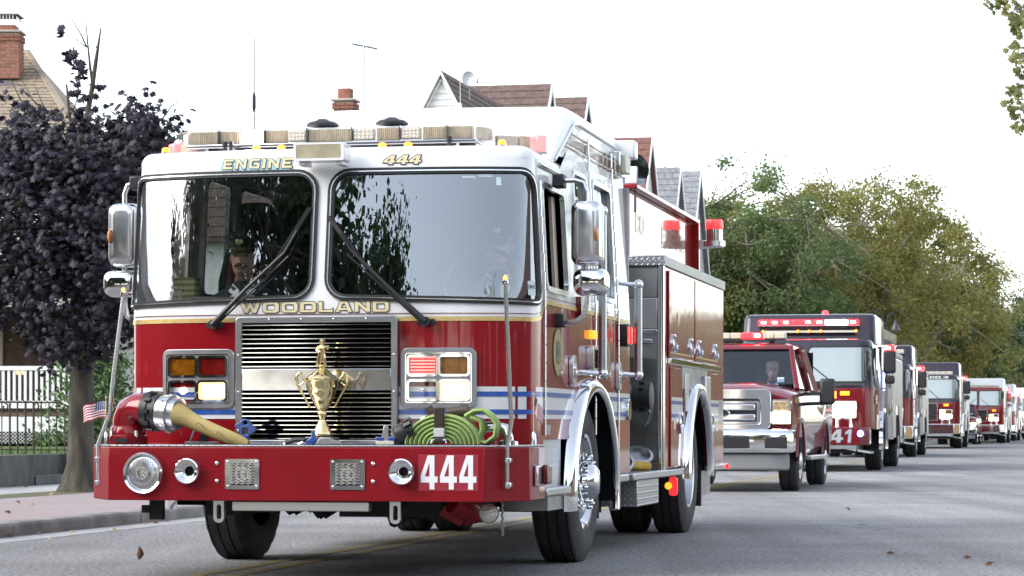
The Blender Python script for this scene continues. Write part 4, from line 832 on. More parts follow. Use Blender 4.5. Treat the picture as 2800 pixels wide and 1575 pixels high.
for sg in (1, -1):
    MB().prism(rrect(0,.055,0,.10,.02,3), lambda x, y: (sg*(1.252+x), 5.14+y, .50), lambda x, y: (sg*(1.252+x), 5.14+y, 2.15)).build('corner_post', CHROME, ENG, ang=60)
    MB().box(*sorted((sg*1.0, sg*1.318)), 5.12, 5.30, 2.15, 2.232).build('top_trim', TPF, ENG, bev=.006)
    MB().box(*sorted((sg*1.0, sg*1.316)), 5.302, 8.88, 2.15, 2.230).build('top_trim', TPS, ENG, bev=.006)
    def sd(nm, v0, v1, z0, z1, m, off=.012, th=.012, bev=.004, par=ENG): return MB().box(*sorted((sg*1.3, sg*(1.3+off))), v0, v1, z0, z1).build(nm, m, par, bev=bev)
    for v0, v1 in ((5.36,6.80),(6.86,8.36)):
        d = sd('upper_door', v0, v1, 1.445, 2.125, RED, .016, bev=.006)
        for vv in (v0+.22, v1-.22):
            h = MB().loft([[(sg*(1.3+q), vv + .10*r*cos(2*pi*k/20), 1.555 + .075*r*sin(2*pi*k/20)) for k in range(20)] for r, q in ((1,.016),(1,.03),(.8,.034),(.7,.02),(.1,.018))]).build('ring_handle', CHROME, d)
            MB().tube([(sg*1.34, vv+.06*cos(a), 1.545+.045*sin(a)) for a in [pi*(1+k/8) for k in range(9)]], .010, 6).build('pull_ring', CHROME, h)
        for z in (1.475, 2.09): MB().box(*sorted((sg*1.3165, sg*1.3175)), v0+.04, v1-.04, z, z+.012).build('gold_line', GOLD, d)
    sd('body_trim', 5.36, 8.44, 1.392, 1.436, CHROME, .03)
    sd('lower_door', 5.46, 6.10, .575, 1.365, RED, .014); sd('lower_door', 7.74, 8.40, .60, 1.365, RED, .014)
    sd('body_panel', 6.13, 7.70, 1.20, 1.385, STEELD, .010); sd('fuel_door', 6.25, 6.45, 1.02, 1.33, BRUSH, .02)
    q = sd('vent_box', 7.30, 7.62, 1.05, 1.33, ALU, .05, bev=.01)
    for v0, v1 in ((5.46,6.10),(7.74,8.40)):
        MB().box(*sorted((sg*1.316, sg*1.3175)), v0+.005, v1-.005, .940, 1.130).build('white_band', STRIPE, ENG)
        for z in (.966, 1.072): MB().box(*sorted((sg*1.318, sg*1.3195)), v0+.005, v1-.005, z, z+.029).build('blue_band', BLUE, ENG)
        vv = v1 - .14 if v0 < 6 else v0 + .14
        MB().loft([[(sg*(1.3+q), vv + .10*r*cos(2*pi*k/20), .92 + .085*r*sin(2*pi*k/20)) for k in range(20)] for r, q in ((1,.016),(1,.032),(.8,.036),(.7,.02),(.1,.018))]).build('ring_handle', CHROME, ENG)
    for k in range(5): MB().box(*sorted((sg*1.302, sg*1.3035)), 8.46+k*.075, 8.50+k*.075, .92, 1.14).build('chevron_bar', STRIPE, ENG)
    # rear wheel arch: a dark well over the body with a chrome lip
    rings = []
    for v_, z_ in ell(1, 1, 0, 0, 34, -.05, pi+.05):
        rings.append([(sg*u, 6.97 + a*v_, .50 + b*z_) for a, b, u in ((.76,.765,1.30),(.755,.76,1.345),(.73,.735,1.368),(.685,.69,1.368),(.665,.67,1.345),(.66,.665,1.315))])
    MB().loft(rings, True, True).build('wheel_fender', CHROME, ENG, ang=70)
    MB().loft([[(sg*u, 6.97 + .692*v_, .50 + .702*z_) for u in (1.29, .5)] for v_, z_ in ell(1, 1, 0, 0, 24, .02, pi-.02)], False).build('wheel_house', DARK, ENG)
    MB().box(*sorted((sg*.7, sg*1.26)), 7.62, 7.66, .20, .56).build('mud_flap', RUB, ENG)
    MB().box(*sorted((sg*.85, sg*1.315)), 3.62, 6.28, .500, .556).build('running_board', TPT, ENG, bev=.010)
    MB().box(*sorted((sg*.90, sg*1.30)), 3.86, 4.90, .305, .498).build('battery_box', TPD if sg < 0 else TPF, ENG, bev=.006)
    rs = MB().box(*sorted((sg*.5, sg*1.31)), 7.70, 9.12, .505, .552).build('rear_step', ALU, ENG, bev=.008)
    MB().box(*sorted((sg*1.30, sg*1.33)), 9.02, 9.10, .508, .548).build('step_marker', REDLED, rs)
    MB().box(*sorted((sg*.9, sg*1.2)), 8.1, 8.7, .28, .50).build('rear_box', STEELD, ENG)
    q = MB().box(*sorted((sg*1.19, sg*1.25)), 6.16, 6.20, .33, .50).build('lamp_bracket', STEELD, ENG); MB().lathe([(.03,-.03),(.03,0)], 12, (sg*1.195, 6.15, .41), 'y').build('amber_lamp', AMBER, q)
    MB().loft([[(sg*(1.235+x), 6.13 + dy, .405 + z) for x, z in rrect(-.032,.032,-.075,.075,.025,4)] for dy in (0, .03)]).build('red_lamp', REDLED, q)
    # hose bed side with overhang
    MB().box(*sorted((sg*.985, sg*1.02)), 5.22, 8.78, 2.231, 2.76).build('hose_bed_side', RED, ENG, bev=.004)
    MB().box(*sorted((sg*.96, sg*1.085)), 5.20, 8.86, 2.762, 2.80).box(*sorted((sg*.96, sg*1.085)), 8.784, 8.86, 2.231, 2.760).build('hose_bed_rim', RED, ENG, bev=.008)
    text_panel(MB(), 'ENGINE', 6.9, 8.3, 2.45, 2.60, (lambda y, z, d=0.0: (1.0225, y, z)) if sg > 0 else (lambda y, z, d=0.0: (-1.0225, 15.2-y, z))).build('hose_bed_lettering', mat('faded_gilt', (.33,.12,.085), .4, coat=.6), ENG)
    text_panel(MB(), 'CO', 5.5, 5.95, 2.45, 2.60, (lambda y, z, d=0.0: (1.0225, y, z)) if sg > 0 else (lambda y, z, d=0.0: (-1.0225, 11.5-y, z))).build('hose_bed_lettering', mat('faded_gilt', (.33,.12,.085), .4, coat=.6), ENG)
    # beacon on a swept bracket
    br = MB().prism([(.98,0),(1.30,.015),(1.30,.075),(.98,.085),(.94,-.10)], lambda x, z: (sg*x, 8.80, 2.53+z), lambda x, z: (sg*x, 8.90, 2.53+z)).build('beacon_bracket', SATIN, ENG, bev=.006)
    MB().lathe([(.105,0),(.105,.05),(.10,.05)], 24, (sg*1.22, 8.85, 2.553)).build('bracket_pad', SATIN, br)
    MB().lathe([(.078,.05),(.078,.155),(.082,.16)], 24, (sg*1.22, 8.85, 2.553)).build('beacon_base', CHROME, br); MB().lathe([(.082,.16),(.084,.17),(.078,.24),(.07,.246),(.002,.248)], 24, (sg*1.22, 8.85, 2.553)).build('beacon_lens', emis('beacon_red', (1,.02,.02), 1.0), br)
MB().box(-1.25,1.25,8.872,8.90,.60,2.14).build('added_rear_panel', TPF, ENG)  # unseen plate added to lighten what the pickup's chrome reflects
MB().box(-.98,.98,5.22,8.78,2.20,2.30).build('hose_bed', CHASSIS, ENG)
MB().lathe([(.14,.0),(.13,.03),(.05,.10),(.002,.11)], 24, (1.0,5.45,2.93), 'y').build('spot_lamp', CHROME, ENG); sp = bpy.context.scene.objects['spot_lamp']
MB().lathe([(.135,-.002),(.002,-.004)], 24, (1.0,5.45,2.93), 'y').build('spot_glass', mat('spot_mirror', (.35,.37,.42), .05, 1), sp); MB().tube([(1.0,5.5,2.80),(1.0,5.5,2.6)], .03, 8).build('spot_post', BLK, sp); MB().box(.95,1.05,5.42,5.444,2.82,2.96).build('spot_bracket', WHITE, sp, bev=.01)
for u in (.62,): MB().box(u-.1, u+.1, 5.3, 5.5, 2.31, 2.74).build('deck_gun_base', STEELD, ENG)
# steamer intake with black cap
it = MB().lathe([(.10,0),(.10,.10),(.085,.11),(.085,.14)], 22, (1.02,4.60,1.12), 'x').box(1.03,1.11,4.52,4.68,.98,1.02).tube([(1.07,4.6,1.0),(1.07,4.6,.86)], .035, 8).build('steamer_intake', mat('grey_cast', (.30,.30,.29), .5, .5, var=.2), ENG, ang=30)
m = MB(); coupling(m, (1.15,4.60,1.12), (1,0,0), ((.09,0),(.112,.004),(.112,.06),(.105,.064),(.105,.085),(.112,.09),(.112,.14),(.10,.145),(.02,.145)), 10, .112, 28); m.build('intake_cap', BLK, it, ang=30)
MB().tube([(1.27,4.55,1.06),(1.29,4.54,1.0),(1.27,4.56,.94),(1.24,4.60,.90),(1.27,4.64,.94),(1.29,4.62,1.0),(1.30,4.60,1.06)], .004, 5).build('cap_chain', ALU, it)
# hose ends standing on the running board
for x, y, z, sc, tl in ((1.13,4.98,.64,1.0,(.25,-.5,.7)), (1.09,4.45,.60,.75,(.3,-.6,.5))):
    ax = Vector(tl).normalized(); p0 = Vector((x,y,z)); hb = MB().tube([p0 - ax*.22*sc + Vector((-.05,.12,-.02)), p0 - ax*.10*sc, p0], .075*sc, 14).build('stowed_hose', HOSEY2, ENG)
    m = MB(); coupling(m, p0, tuple(ax), ((.078*sc,-.02),(.10*sc,-.015),(.10*sc,.03),(.108*sc,.035),(.108*sc,.055),(.085*sc,.06),(.078*sc,.045),(.076*sc,.01)), 6, .104*sc, 24); m.build('hose_coupling', ALU, hb, ang=30)
MB().bar((1.02,4.80,.60),(1.27,5.05,.575), .02, .05).build('hose_strap', RUB, ENG)
MB().tube([(.98,4.5,.585),(1.1,4.62,.60),(1.22,4.85,.59),(1.12,5.08,.585)], .035, 10).build('stowed_hose', HOSEY2, ENG)
# ------------------------------------------------------------------ houses along the left side of the street
SHIN = {'tan': mat('shingle_tan', (.33,.265,.195), .85, var=.3, vscale=6, bump=.3, bscale=40), 'brown': mat('shingle_brown', (.15,.10,.085), .85, var=.35, vscale=6, bump=.3, bscale=40), 'red': mat('shingle_redbrown', (.19,.09,.075), .85, var=.3, vscale=6, bump=.3), 'grey': mat('shingle_grey', (.25,.26,.275), .85, var=.35, vscale=6, bump=.3)}
SIDING = mat('white_siding', (.72,.72,.70), .6, var=.06, vscale=2); SIDG = mat('grey_siding', (.44,.43,.42), .65, var=.12, vscale=2); TRIM = mat('white_trim', (.78,.78,.76), .5, var=.05)
BRICK = mat('chimney_brick', (.32,.14,.09), .85, var=.5, vscale=4, col2=(.22,.08,.05), bump=.5, bscale=60); BRICKD = mat('chimney_brick_dark', (.24,.10,.07), .85, var=.4, vscale=4, bump=.5); MORTAR = mat('mortar', (.38,.34,.30), .95, var=.2)
WPANE = mat('house_pane', (.05,.055,.06), .06, spec=.9, coat=1)
FAR = 300
def shingles(par, f, n, m, mt, cap=300, seed=1, key=None):
    "rows of shingle tabs on f(s, t); s across 0..1, t up the slope 0..1"
    r = random.Random(seed); tabs = []
    for j in range(m):
        off = (j % 2)*.5
        for i in range(-1, n):
            a = (i + off)/n; b = (i + 1 + off)/n
            if b <= .002 or a >= .998: continue
            tabs.append((max(0, a)+.0006, min(1, b)-.0006, j/m, (j+1.18)/m))
    r.shuffle(tabs)
    if key: tabs.sort(key=key)
    rest = MB()
    for k, (a, b, t0, t1) in enumerate(tabs):
        t1 = min(t1, 1.0); h = .022 + r.uniform(0,.012)
        vs = [f(a,t0,0), f(b,t0,0), f(b,t1,0), f(a,t1,0), f(a,t0,h), f(b,t0,h), f(b,t1,.004), f(a,t1,.004)]
        mb = MB() if k < cap else rest
        mb.add(vs, [(4,5,6,7),(0,1,5,4),(1,2,6,5),(3,0,4,7)])
        if k < cap: mb.build('shingle', mt, par, smooth=False, recalc=False)
    if rest.v: tag(rest.build('shingles', mt, par, smooth=False, recalc=False), kind='stuff')
def chimney(par, x, y, z0, z1, wx, wy, course=.075, bl=.21, pot=None):
    ch = MB().box(x-wx/2+.012, x+wx/2-.012, y-wy/2+.012, y+wy/2-.012, z0, z1-.01).build('chimney', MORTAR, par)
    r = random.Random(int(x*100)); proto = {}
    n = int((z1-z0)/course)
    for j in range(n):
        top = j >= n-2; gx = .03 if top else 0
        for face in (0, 1):
            W = (wx if face == 0 else wy) + 2*gx; a = -W/2 - (bl/2 if j % 2 else 0)
            while a < W/2 - .01:
                p, q = max(a, -W/2), min(a + bl, W/2); a += bl
                if q - p < .03: continue
                mt = BRICKD if (r.random() < .3 or top) else BRICK
                key = (face, round(q-p-.012, 3), mt.name)
                c = (x + (p+q)/2, y - wy/2 - gx, z0 + j*course) if face == 0 else (x + wx/2 + gx, y + (p+q)/2, z0 + j*course)
                if key not in proto:
                    L = q-p-.012; o = (MB().box(-L/2, L/2, 0, .10, .006, course-.006) if face == 0 else MB().box(-.10, 0, -L/2, L/2, .006, course-.006)).build('brick', mt, ch, bev=.004); o.location = c; proto[key] = o
                else: dup(proto[key], ch, c)
    MB().box(x-wx/2-.05, x+wx/2+.05, y-wy/2-.05, y+wy/2+.05, z1, z1+.06).build('chimney_crown', MORTAR, ch, bev=.02)
    if pot: MB().prism(rrect(x-.15,x+.15,y-.15,y+.15,.03,2), lambda p, q: (p,q,z1+.05), lambda p, q: (p,q,z1+pot)).build('flue', BRICK, ch)
    return ch
def window(par, f, w_, h_, trim=TRIM):
    "f(x, z, out)"
    P = lambda x, z, d=0.0: f(x, z, .05 + d)
    o = panel(MB(), [[(0,0),(w_,0),(w_,h_),(0,h_)], [(.08,.08),(w_-.08,.08),(w_-.08,h_-.08),(.08,h_-.08)]], P, .6, thick=.06).build('window_frame', trim, par)
    panel(MB(), [[(.07,.07),(w_-.07,.07),(w_-.07,h_/2),(.07,h_/2)]], lambda x, z, d=0.0: f(x, z, .012), 2).build('pane', WPANE, o); panel(MB(), [[(.07,h_/2+.03),(w_-.07,h_/2+.03),(w_-.07,h_-.07),(.07,h_-.07)]], lambda x, z, d=0.0: f(x, z, .025), 2).build('pane', WPANE, o)
    panel(MB(), [[(.07,h_/2-.02),(w_-.07,h_/2-.02),(w_-.07,h_/2+.04),(.07,h_/2+.04)]], P, 2, thick=.04).build('sash_rail', trim, o); return o
def row_house(name, label, us, vr, zr, hd, ze, wid, mt, sd, seed, nsh=(24,16), win=True, kind='house'):
    "gable end faces the street at u = us; ridge across the street direction at v = vr"
    H_ = thing(name, label, 'house', S(us, vr, 0), -TH)
    zb = ze - .0
    MB().prism([(-hd,0),(hd,0),(hd,ze),(0,zr-.06),(-hd,ze)], lambda y, z: (-wid, y, z), lambda y, z: (0, y, z)).build('wall', sd, H_)
    sl_ = sqrt((hd+.3)**2 + (zr-ze)**2)
    k = (zr-ze)/hd; e = .35
    for sg in (-1, 1):
        MB().add([(-wid-.2, sg*(hd+e), ze-e*k), (.22, sg*(hd+e), ze-e*k), (.22, 0, zr), (-wid-.2, 0, zr), (-wid-.2, sg*(hd+e), ze-e*k-.1), (.22, sg*(hd+e), ze-e*k-.1), (.22, 0, zr-.1), (-wid-.2, 0, zr-.1)], [(0,1,2,3),(4,7,6,5),(0,4,5,1),(1,5,6,2),(3,7,4,0)]).build('roof_slope', mt, H_)
        MB().bar((.235, sg*(hd+e), ze-e*k-.06), (.235, 0, zr-.06), .03, .2).build('rake_board', TRIM, H_)
    def f(s, t, h): y = -(hd+e)*(1-t); return (-wid*.9 + (wid*.9+.22)*s, y - h*.8, ze-e*k + (zr-ze+e*k)*t + h*.6 + .002)
    shingles(H_, f, nsh[0], nsh[1], mt, FAR, seed, key=lambda q: -(q[2] + q[0]))
    z = ze - 3.0; j = 0
    while z < zr - .3:                      # clapboards on the street gable
        hw = hd - .02 if z < ze else hd*(zr-z-.2)/(zr-ze)
        MB().add([(.03,-hw,z),(.03,hw,z),(.008,hw,z+.2),(.008,-hw,z+.2),(.0,-hw,z),(.0,hw,z)], [(0,1,2,3),(4,5,1,0)]).build('clapboard', sd, H_, smooth=False); z += .2; j += 1
    if win: window(H_, lambda x, zz, o: (.03+o, -.45+x, ze-.2+zz), .9, 1.4)
    return H_
N_ = row_house('brown_roof_house', 'house with brown shingle roof and steep white front gable carrying a dish', -11.5, 65.4, 11.75, 3.6, 6.6, 2.9, SHIN['brown'], SIDING, 2, (11,24))
MB().box(-10,-2.92,-3.4,3.4,0,7.6).build('rear_wing', SIDING, N_)
# cross gable facing down the street
cx, hw, za, zb = -.86, 1.7, 10.78, 7.6
MB().prism([(cx-hw,3),(cx+hw,3),(cx+hw,zb),(cx,za-.12),(cx-hw,zb)], lambda x, z: (x, -10.44, z), lambda x, z: (x, -1.0, z)).build('gable_wall', SIDING, N_)
for sg in (-1, 1):
    k = (za-zb)/hw; MB().add([(cx+sg*(hw+.25), -10.55, zb-.25*k), (cx, -10.55, za), (cx, -.6, za), (cx+sg*(hw+.25), -.6, zb-.25*k)] + [(cx+sg*(hw+.25), -10.55, zb-.25*k-.1), (cx, -10.55, za-.1), (cx, -.6, za-.1), (cx+sg*(hw+.25), -.6, zb-.25*k-.1)], [(0,1,2,3),(4,7,6,5),(0,4,5,1),(3,2,6,7),(0,3,7,4)]).build('gable_roof', SHIN['brown'], N_)
    MB().bar((cx+sg*(hw+.28), -10.57, zb-.28*k-.08), (cx+sg*.0, -10.57, za-.06), .05, .22, (0,-1,0)).build('rake_board', TRIM, N_)
    MB().bar((cx+sg*(hw+.1), -10.50, zb-.1*k-.22), (cx, -10.50, za-.23), .05, .06, (0,-1,0)).build('soffit', TRIM, N_)
f = lambda s, t, h: (cx + (hw+.25)*(1-t) + h*.85, -10.5 + 9.8*s, zb-.25*(za-zb)/hw + (za-zb+.25*(za-zb)/hw)*t + h*.5)
shingles(N_, f, 26, 18, SHIN['brown'], 0, 8)
z = 7.6
while z < za - .5:
    q = hw*(za-.3-z)/(za-zb); MB().add([(cx-q,-10.475,z),(cx+q,-10.475,z),(cx+q,-10.448,z+.17),(cx-q,-10.448,z+.17)], [(0,1,2,3)]).build('clapboard', SIDING, N_, smooth=False); z += .17
ds = thing('satellite_dish', 'grey satellite dish on the white gabled roof', 'dish', S(-11.98, 56.6, 10.42), -TH); ds.scale = (.85,.85,.85)
MB().loft([[(r*.9*cos(2*pi*k/24), d + r*.25*sin(2*pi*k/24)*0, .42 + r*sin(2*pi*k/24)) for k in range(24)] for r, d in ((.02,.05),(.14,.03),(.24,-.01),(.25,-.015))], True, False).build('dish_plate', mat('dish_grey', (.42,.43,.45), .5, .3, var=.1), ds)
MB().tube([(0,.05,.42),(0,.12,.3),(0,.10,-.3)], .022, 6).build('dish_mast', mat('dish_grey', (.42,.43,.45), .5, .3), ds); MB().tube([(.05,0,.2),(.33,-.25,.22)], .012, 5).ball((.36,-.27,.30), (.05,.07,.09), 8, 6).build('dish_arm', mat('dish_grey', (.42,.43,.45), .5, .3), ds)
row_house('brown_roof_house', 'house with lower brown roof just right of the dish gable', -11.5, 71.9, 12.15, 3.0, 8.2, 3.4, SHIN['brown'], SIDING, 3, (12,18))
row_house('red_roof_house', 'house with red brown roof showing behind the raised cab roof', -11.5, 86.2, 12.35, 3.0, 8.0, 7.0, SHIN['red'], SIDING, 4, (26,18))
row_house('grey_roof_house', 'steep grey shingle roofed house, nearer of two beside the trees', -11.5, 94.2, 11.95, 3.1, 7.2, 10.0, SHIN['grey'], SIDG, 5, (28,20))
row_house('grey_roof_house', 'steep grey shingle roofed house, farther one against the trees', -11.5, 100.5, 12.40, 3.0, 7.8, 9.0, SHIN['grey'], SIDG, 6, (26,20))
# house with the square brick chimney, mostly behind the engine
M_ = row_house('brick_chimney_house', 'house mostly hidden behind the engine with square brick chimney', -11.0, 41.9, 7.4, 3.4, 5.2, 9.0, SHIN['brown'], SIDING, 7, (18,10), False)
chimney(M_, -.5, 0, 6.6, 8.28, .46, .46, .075, .21, .30)
am = thing('television_antenna', 'thin television antenna mast rising behind the engine roof', 'antenna', at(995, 300, 66)); am.location.z = 5
MB().tube([(0,0,0),(0,0,5.7)], .028, 6).build('mast', STEELD, am); MB().tube([(-.3,0,5.68),(.35,0,5.55)], .025, 5).tube([(-.2,-.2,5.64),(-.2,.2,5.64)], .008, 4).tube([(.15,-.25,5.60),(.15,.25,5.60)], .008, 4).build('antenna_boom', STEELD, am)
# ---- the porch house at the left
Lh = thing('porch_house', 'tan roofed house with white porch behind the purple tree', 'house', (-14.4, 61, 0), 0)
MB().box(-5.5, 5.15, -5.0, 5.2, 0, 6.7).build('wall', mat('house_brick_dark', (.13,.085,.065), .85, var=.4, vscale=5), Lh)
E = [(-5.9,-5.6,6.55),(5.5,-5.6,6.55),(5.5,5.6,6.55),(-5.9,5.6,6.55)]; R0, R1 = (-3.2,0,9.75), (2.95,0,9.75)
MB().add(E + [R0, R1], [(0,1,5,4),(1,2,5),(2,3,4,5),(3,0,4),(0,3,2,1)]).build('roof', SHIN['tan'], Lh, smooth=False)
def fl_(s, t, h):
    a = Vector(E[0]).lerp(Vector(E[1]), s); b = Vector(R0).lerp(Vector(R1), s); p = a.lerp(b, t); return (p.x, p.y - h*.5, p.z + h*.87 + .003)
shingles(Lh, fl_, 40, 34, SHIN['tan'], 300, 12, key=lambda q: abs(q[0]-.82) + abs(q[2]-.62)*.6)
MB().bar((2.95,0,9.78),(5.5,-5.6,6.58), .14, .05).build('hip_cap', SHIN['tan'], Lh); MB().box(-5.92,5.52,-5.66,-5.58,6.42,6.60).build('gutter', TRIM, Lh, bev=.02)
lc = chimney(Lh, 2.72, -1.4, 8.9, 9.95, .74, .6, .078, .22)
MB().prism([(1.9,-1.9),(3.12,-1.9),(3.12,-.9),(1.9,-.9)], lambda x, y: (x, y, 8.1), lambda x, y: (x, y, 8.98 if x < 2.5 else 8.75)).build('flashing', mat('flashing_grey', (.17,.14,.15), .6, .3), lc)
cp = MB()
for k in range(9): cp.box(2.42+.6*k/8-.006, 2.42+.6*k/8+.006, -1.70, -1.69, 10.13, 10.35); cp.box(3.02-.006, 3.02+.006, -1.70+.6*k/8, -1.69+.6*k/8, 10.13, 10.35)
cp.build('spark_screen', SATIN, lc); MB().box(2.36,3.08,-1.76,-1.04,10.35,10.38).build('chimney_cap', mat('flashing_grey', (.17,.14,.15), .6, .3), lc); MB().prism(rrect(2.45,2.99,-1.67,-1.13,.05,3), lambda p, q: (p,q,9.98), lambda p, q: (p,q,10.13)).build('flue', BRICK, lc)
# upper bay in white siding with rounded trim
MB().box(-2.0, 4.2, -5.5, -5.0, 3.2, 6.5).build('upper_bay', SIDING, Lh)
for k in range(16): MB().add([(-2.0,-5.53,3.25+k*.2),(4.2,-5.53,3.25+k*.2),(4.2,-5.505,3.44+k*.2),(-2.0,-5.505,3.44+k*.2)], [(0,1,2,3)]).build('clapboard', SIDING, Lh, smooth=False)
wf = lambda x, z, o: (2.55+x, -5.53-o, 4.55+z)
window(Lh, wf, 1.1, 1.6)
MB().tube([(2.45,-5.6,4.4),(2.45,-5.6,6.1),(2.55,-5.6,6.32),(2.8,-5.6,6.4),(3.9,-5.6,6.4)], .07, 8).build('arched_trim', TRIM, Lh)
# porch: deck, skirt, lattice, railing with balusters, posts, roof
PX0, PX1, PY = 2.2, 5.63, -9.0
MB().box(-5.0, PX1, PY, -5.0, 1.10, 1.19).build('porch_deck', mat('deck_brown', (.10,.06,.045), .7), Lh); MB().box(-5.0, PX1+.02, PY-.03, PY-.005, .80, 1.10).build('porch_skirt', TRIM, Lh)
lt = None
for k in range(46):
    x = 2.3 + k*.075
    for s_ in (-1, 1):
        b = MB().bar((x - s_*.13, PY-.012 - .006*s_, .56), (x + s_*.13, PY-.012-.006*s_, .80), .008, .028, (0,-1,0))
        if lt is None: lt = b
        else: lt.add(b.v, b.f)
tag(lt.build('lattice', TRIM, Lh, smooth=False), kind='stuff'); MB().box(-5, PX1, PY+.1, PY+.12, .5, .8).build('lattice_backing', DARK, Lh)
rl = MB().box(-5.0, PX1, PY-.02, PY+.07, 2.03, 2.12).build('porch_rail', TRIM, Lh, bev=.01); MB().box(-5.0, PX1, PY, PY+.05, 1.27, 1.42).build('bottom_rail', TRIM, rl)
bb = None
for k in range(30):
    x = PX1 - .14 - k*.111
    if bb is None: bb = MB().box(-.027,.027,PY,PY+.05,1.40,2.04).build('baluster', TRIM, rl, bev=.004); bb.location = (x,0,0)
    else: dup(bb, rl, (x,0,0))
MB().box(PX1-.06, PX1+.05, PY-.04, PY+.08, .55, 2.16).build('porch_post', TRIM, Lh, bev=.008); MB().box(2.9, 3.02, PY, PY+.12, 2.12, 3.3).build('porch_post', TRIM, Lh); MB().box(-5.2, PX1+.3, PY-.3, -5.0, 3.3, 3.55).build('porch_roof', mat('porch_ceiling', (.35,.33,.30), .7), Lh)
for x0, w_ in ((2.55,.62),(4.4,.62)): window(Lh, lambda x, z, o, x0=x0: (x0+x, -5.02-o, 1.5+z), w_ + .2, 1.6, mat('cream_trim', (.55,.50,.42), .6))
for k, x0 in enumerate((3.65, 4.75)):
    ch_ = thing('porch_chair', ('dark metal porch chair nearer the tree trunk', 'dark metal porch chair farther left on the porch')[1-k], 'chair', Lh.location + Vector((x0, -7.3, 1.19)), .2*k, 'porch chairs')
    IR = mat('iron_dark', (.03,.03,.032), .5)
    MB().box(-.25,.25,-.25,.25,.42,.45).build('seat', IR, ch_); 
    for sx in (-.24,.24): MB().tube([(sx,-.25,0),(sx,-.22,.65),(sx,.2,.66),(sx,.27,0)], .016, 5).build('leg', IR, ch_)
    for sx in (-.2,-.07,.07,.2): MB().tube([(sx,.25,.44),(sx,.32,.95)], .012, 5).build('back_slat', IR, ch_)
    MB().tube([(-.24,.33,.95),(.24,.33,.95)], .016, 5).build('back_rail', IR, ch_)
pl = thing('porch_lamp', 'small orange lights glowing behind the porch railing', 'lamp', Lh.location + Vector((4.3,-8.2,1.19)))
for dx in (0,.1): MB().ball((dx,0,.82), .05, 8, 6).build('bulb', emis('porch_orange', (1,.2,.08), 1.4), pl)
MB().tube([(.05,0,0),(.05,0,.80)], .012, 5).build('stand', BLK, pl)
sh = thing('foundation_shrub', 'small green shrub against the porch lattice', 'shrub', Lh.location + Vector((5.02,-9.25,.50)))
m = MB(); r = random.Random(2)
for k in range(420):
    c = Vector((r.gauss(0,.10), r.gauss(0,.08), abs(r.gauss(.10,.07)))); n = Vector((r.gauss(0,1), r.gauss(0,1), r.gauss(.5,1))).normalized(); x = n.orthogonal()*.02; y = n.cross(x)*1.6; m.add([c-y, c+x, c+y, c-x], [(0,1,2,3)])
m.build('foliage', mat('shrub_green', (.05,.12,.035), .7, island=1, col2=(.09,.17,.05)), sh, smooth=False, recalc=False)
MB().tube([(0,0,0),(0,0,.12)], .012, 5).build('stem', mat('bark', (.10,.085,.065), .9), sh)
# hedge bit to the right of the trunk
hd = thing('green_bush', 'leafy green bush between the purple tree trunk and the engine', 'bush', at(265, 1168, 44)); hd.location.z = .5
m = MB(); r = random.Random(9)
for k in range(4200):
    h = r.random(); c = Vector((r.gauss(0,.42)*(1.15-h*.6), r.gauss(0,.4), .1+h*1.65)); n = Vector((r.gauss(0,1), r.gauss(-.6,1), r.gauss(.5,1))).normalized(); x = n.orthogonal()*.022; y = n.cross(x)*1.7; m.add([c-y, c+x, c+y, c-x], [(0,1,2,3)])
m.build('foliage', mat('bush_green', (.045,.10,.03), .75, island=1, col2=(.10,.16,.05)), hd, smooth=False, recalc=False); MB().tube([(0,0,0),(.05,0,.8)], .03, 6).build('stem', mat('bark', (.10,.085,.065), .9), hd)
# iron handrail on the lawn
rf = thing('iron_railing', 'thin brown iron railing with scrolled ends in front of the porch', 'railing', at(100, 1231, 36)); rf.location.z = .5
IRB = mat('rusty_iron', (.075,.055,.05), .65, .3, var=.4, vscale=20)
X = lambda px: (px-100)/7065*36; Zt = lambda py: (1168-py)/7065*36 + .39
MB().tube([(X(-20),0,Zt(1099)),(X(165),0,Zt(1101)),(X(200),0,Zt(1117))], .013, 6).build('top_rail', IRB, rf)
for px, th in ((5,.009),(27,.016),(48,.013),(70,.016),(92,.018),(113,.010),(134,.010),(155,.010),(177,.010),(197,.018)): MB().tube([(X(px),0,0),(X(px),0,Zt(1099 if px < 170 else 1099+(px-165)*.5))], th, 6).build('baluster', IRB, rf)
MB().tube([(X(-20),0,Zt(1229)),(X(197),0,Zt(1230))], .009, 5).build('bottom_rail', IRB, rf)
for p0 in (14, 98):
    s_ = 1 if p0 == 98 else -1
    MB().tube([(X(p0-30),-.12,Zt(1098))] + [(X(p0+4) + .05*(1-k/14)*cos(1.6-k*.6), -.12, Zt(1112) + .055*(1-k/14)*sin(1.6-k*.6)) for k in range(10)], .012, 6).build('scroll', IRB, rf)
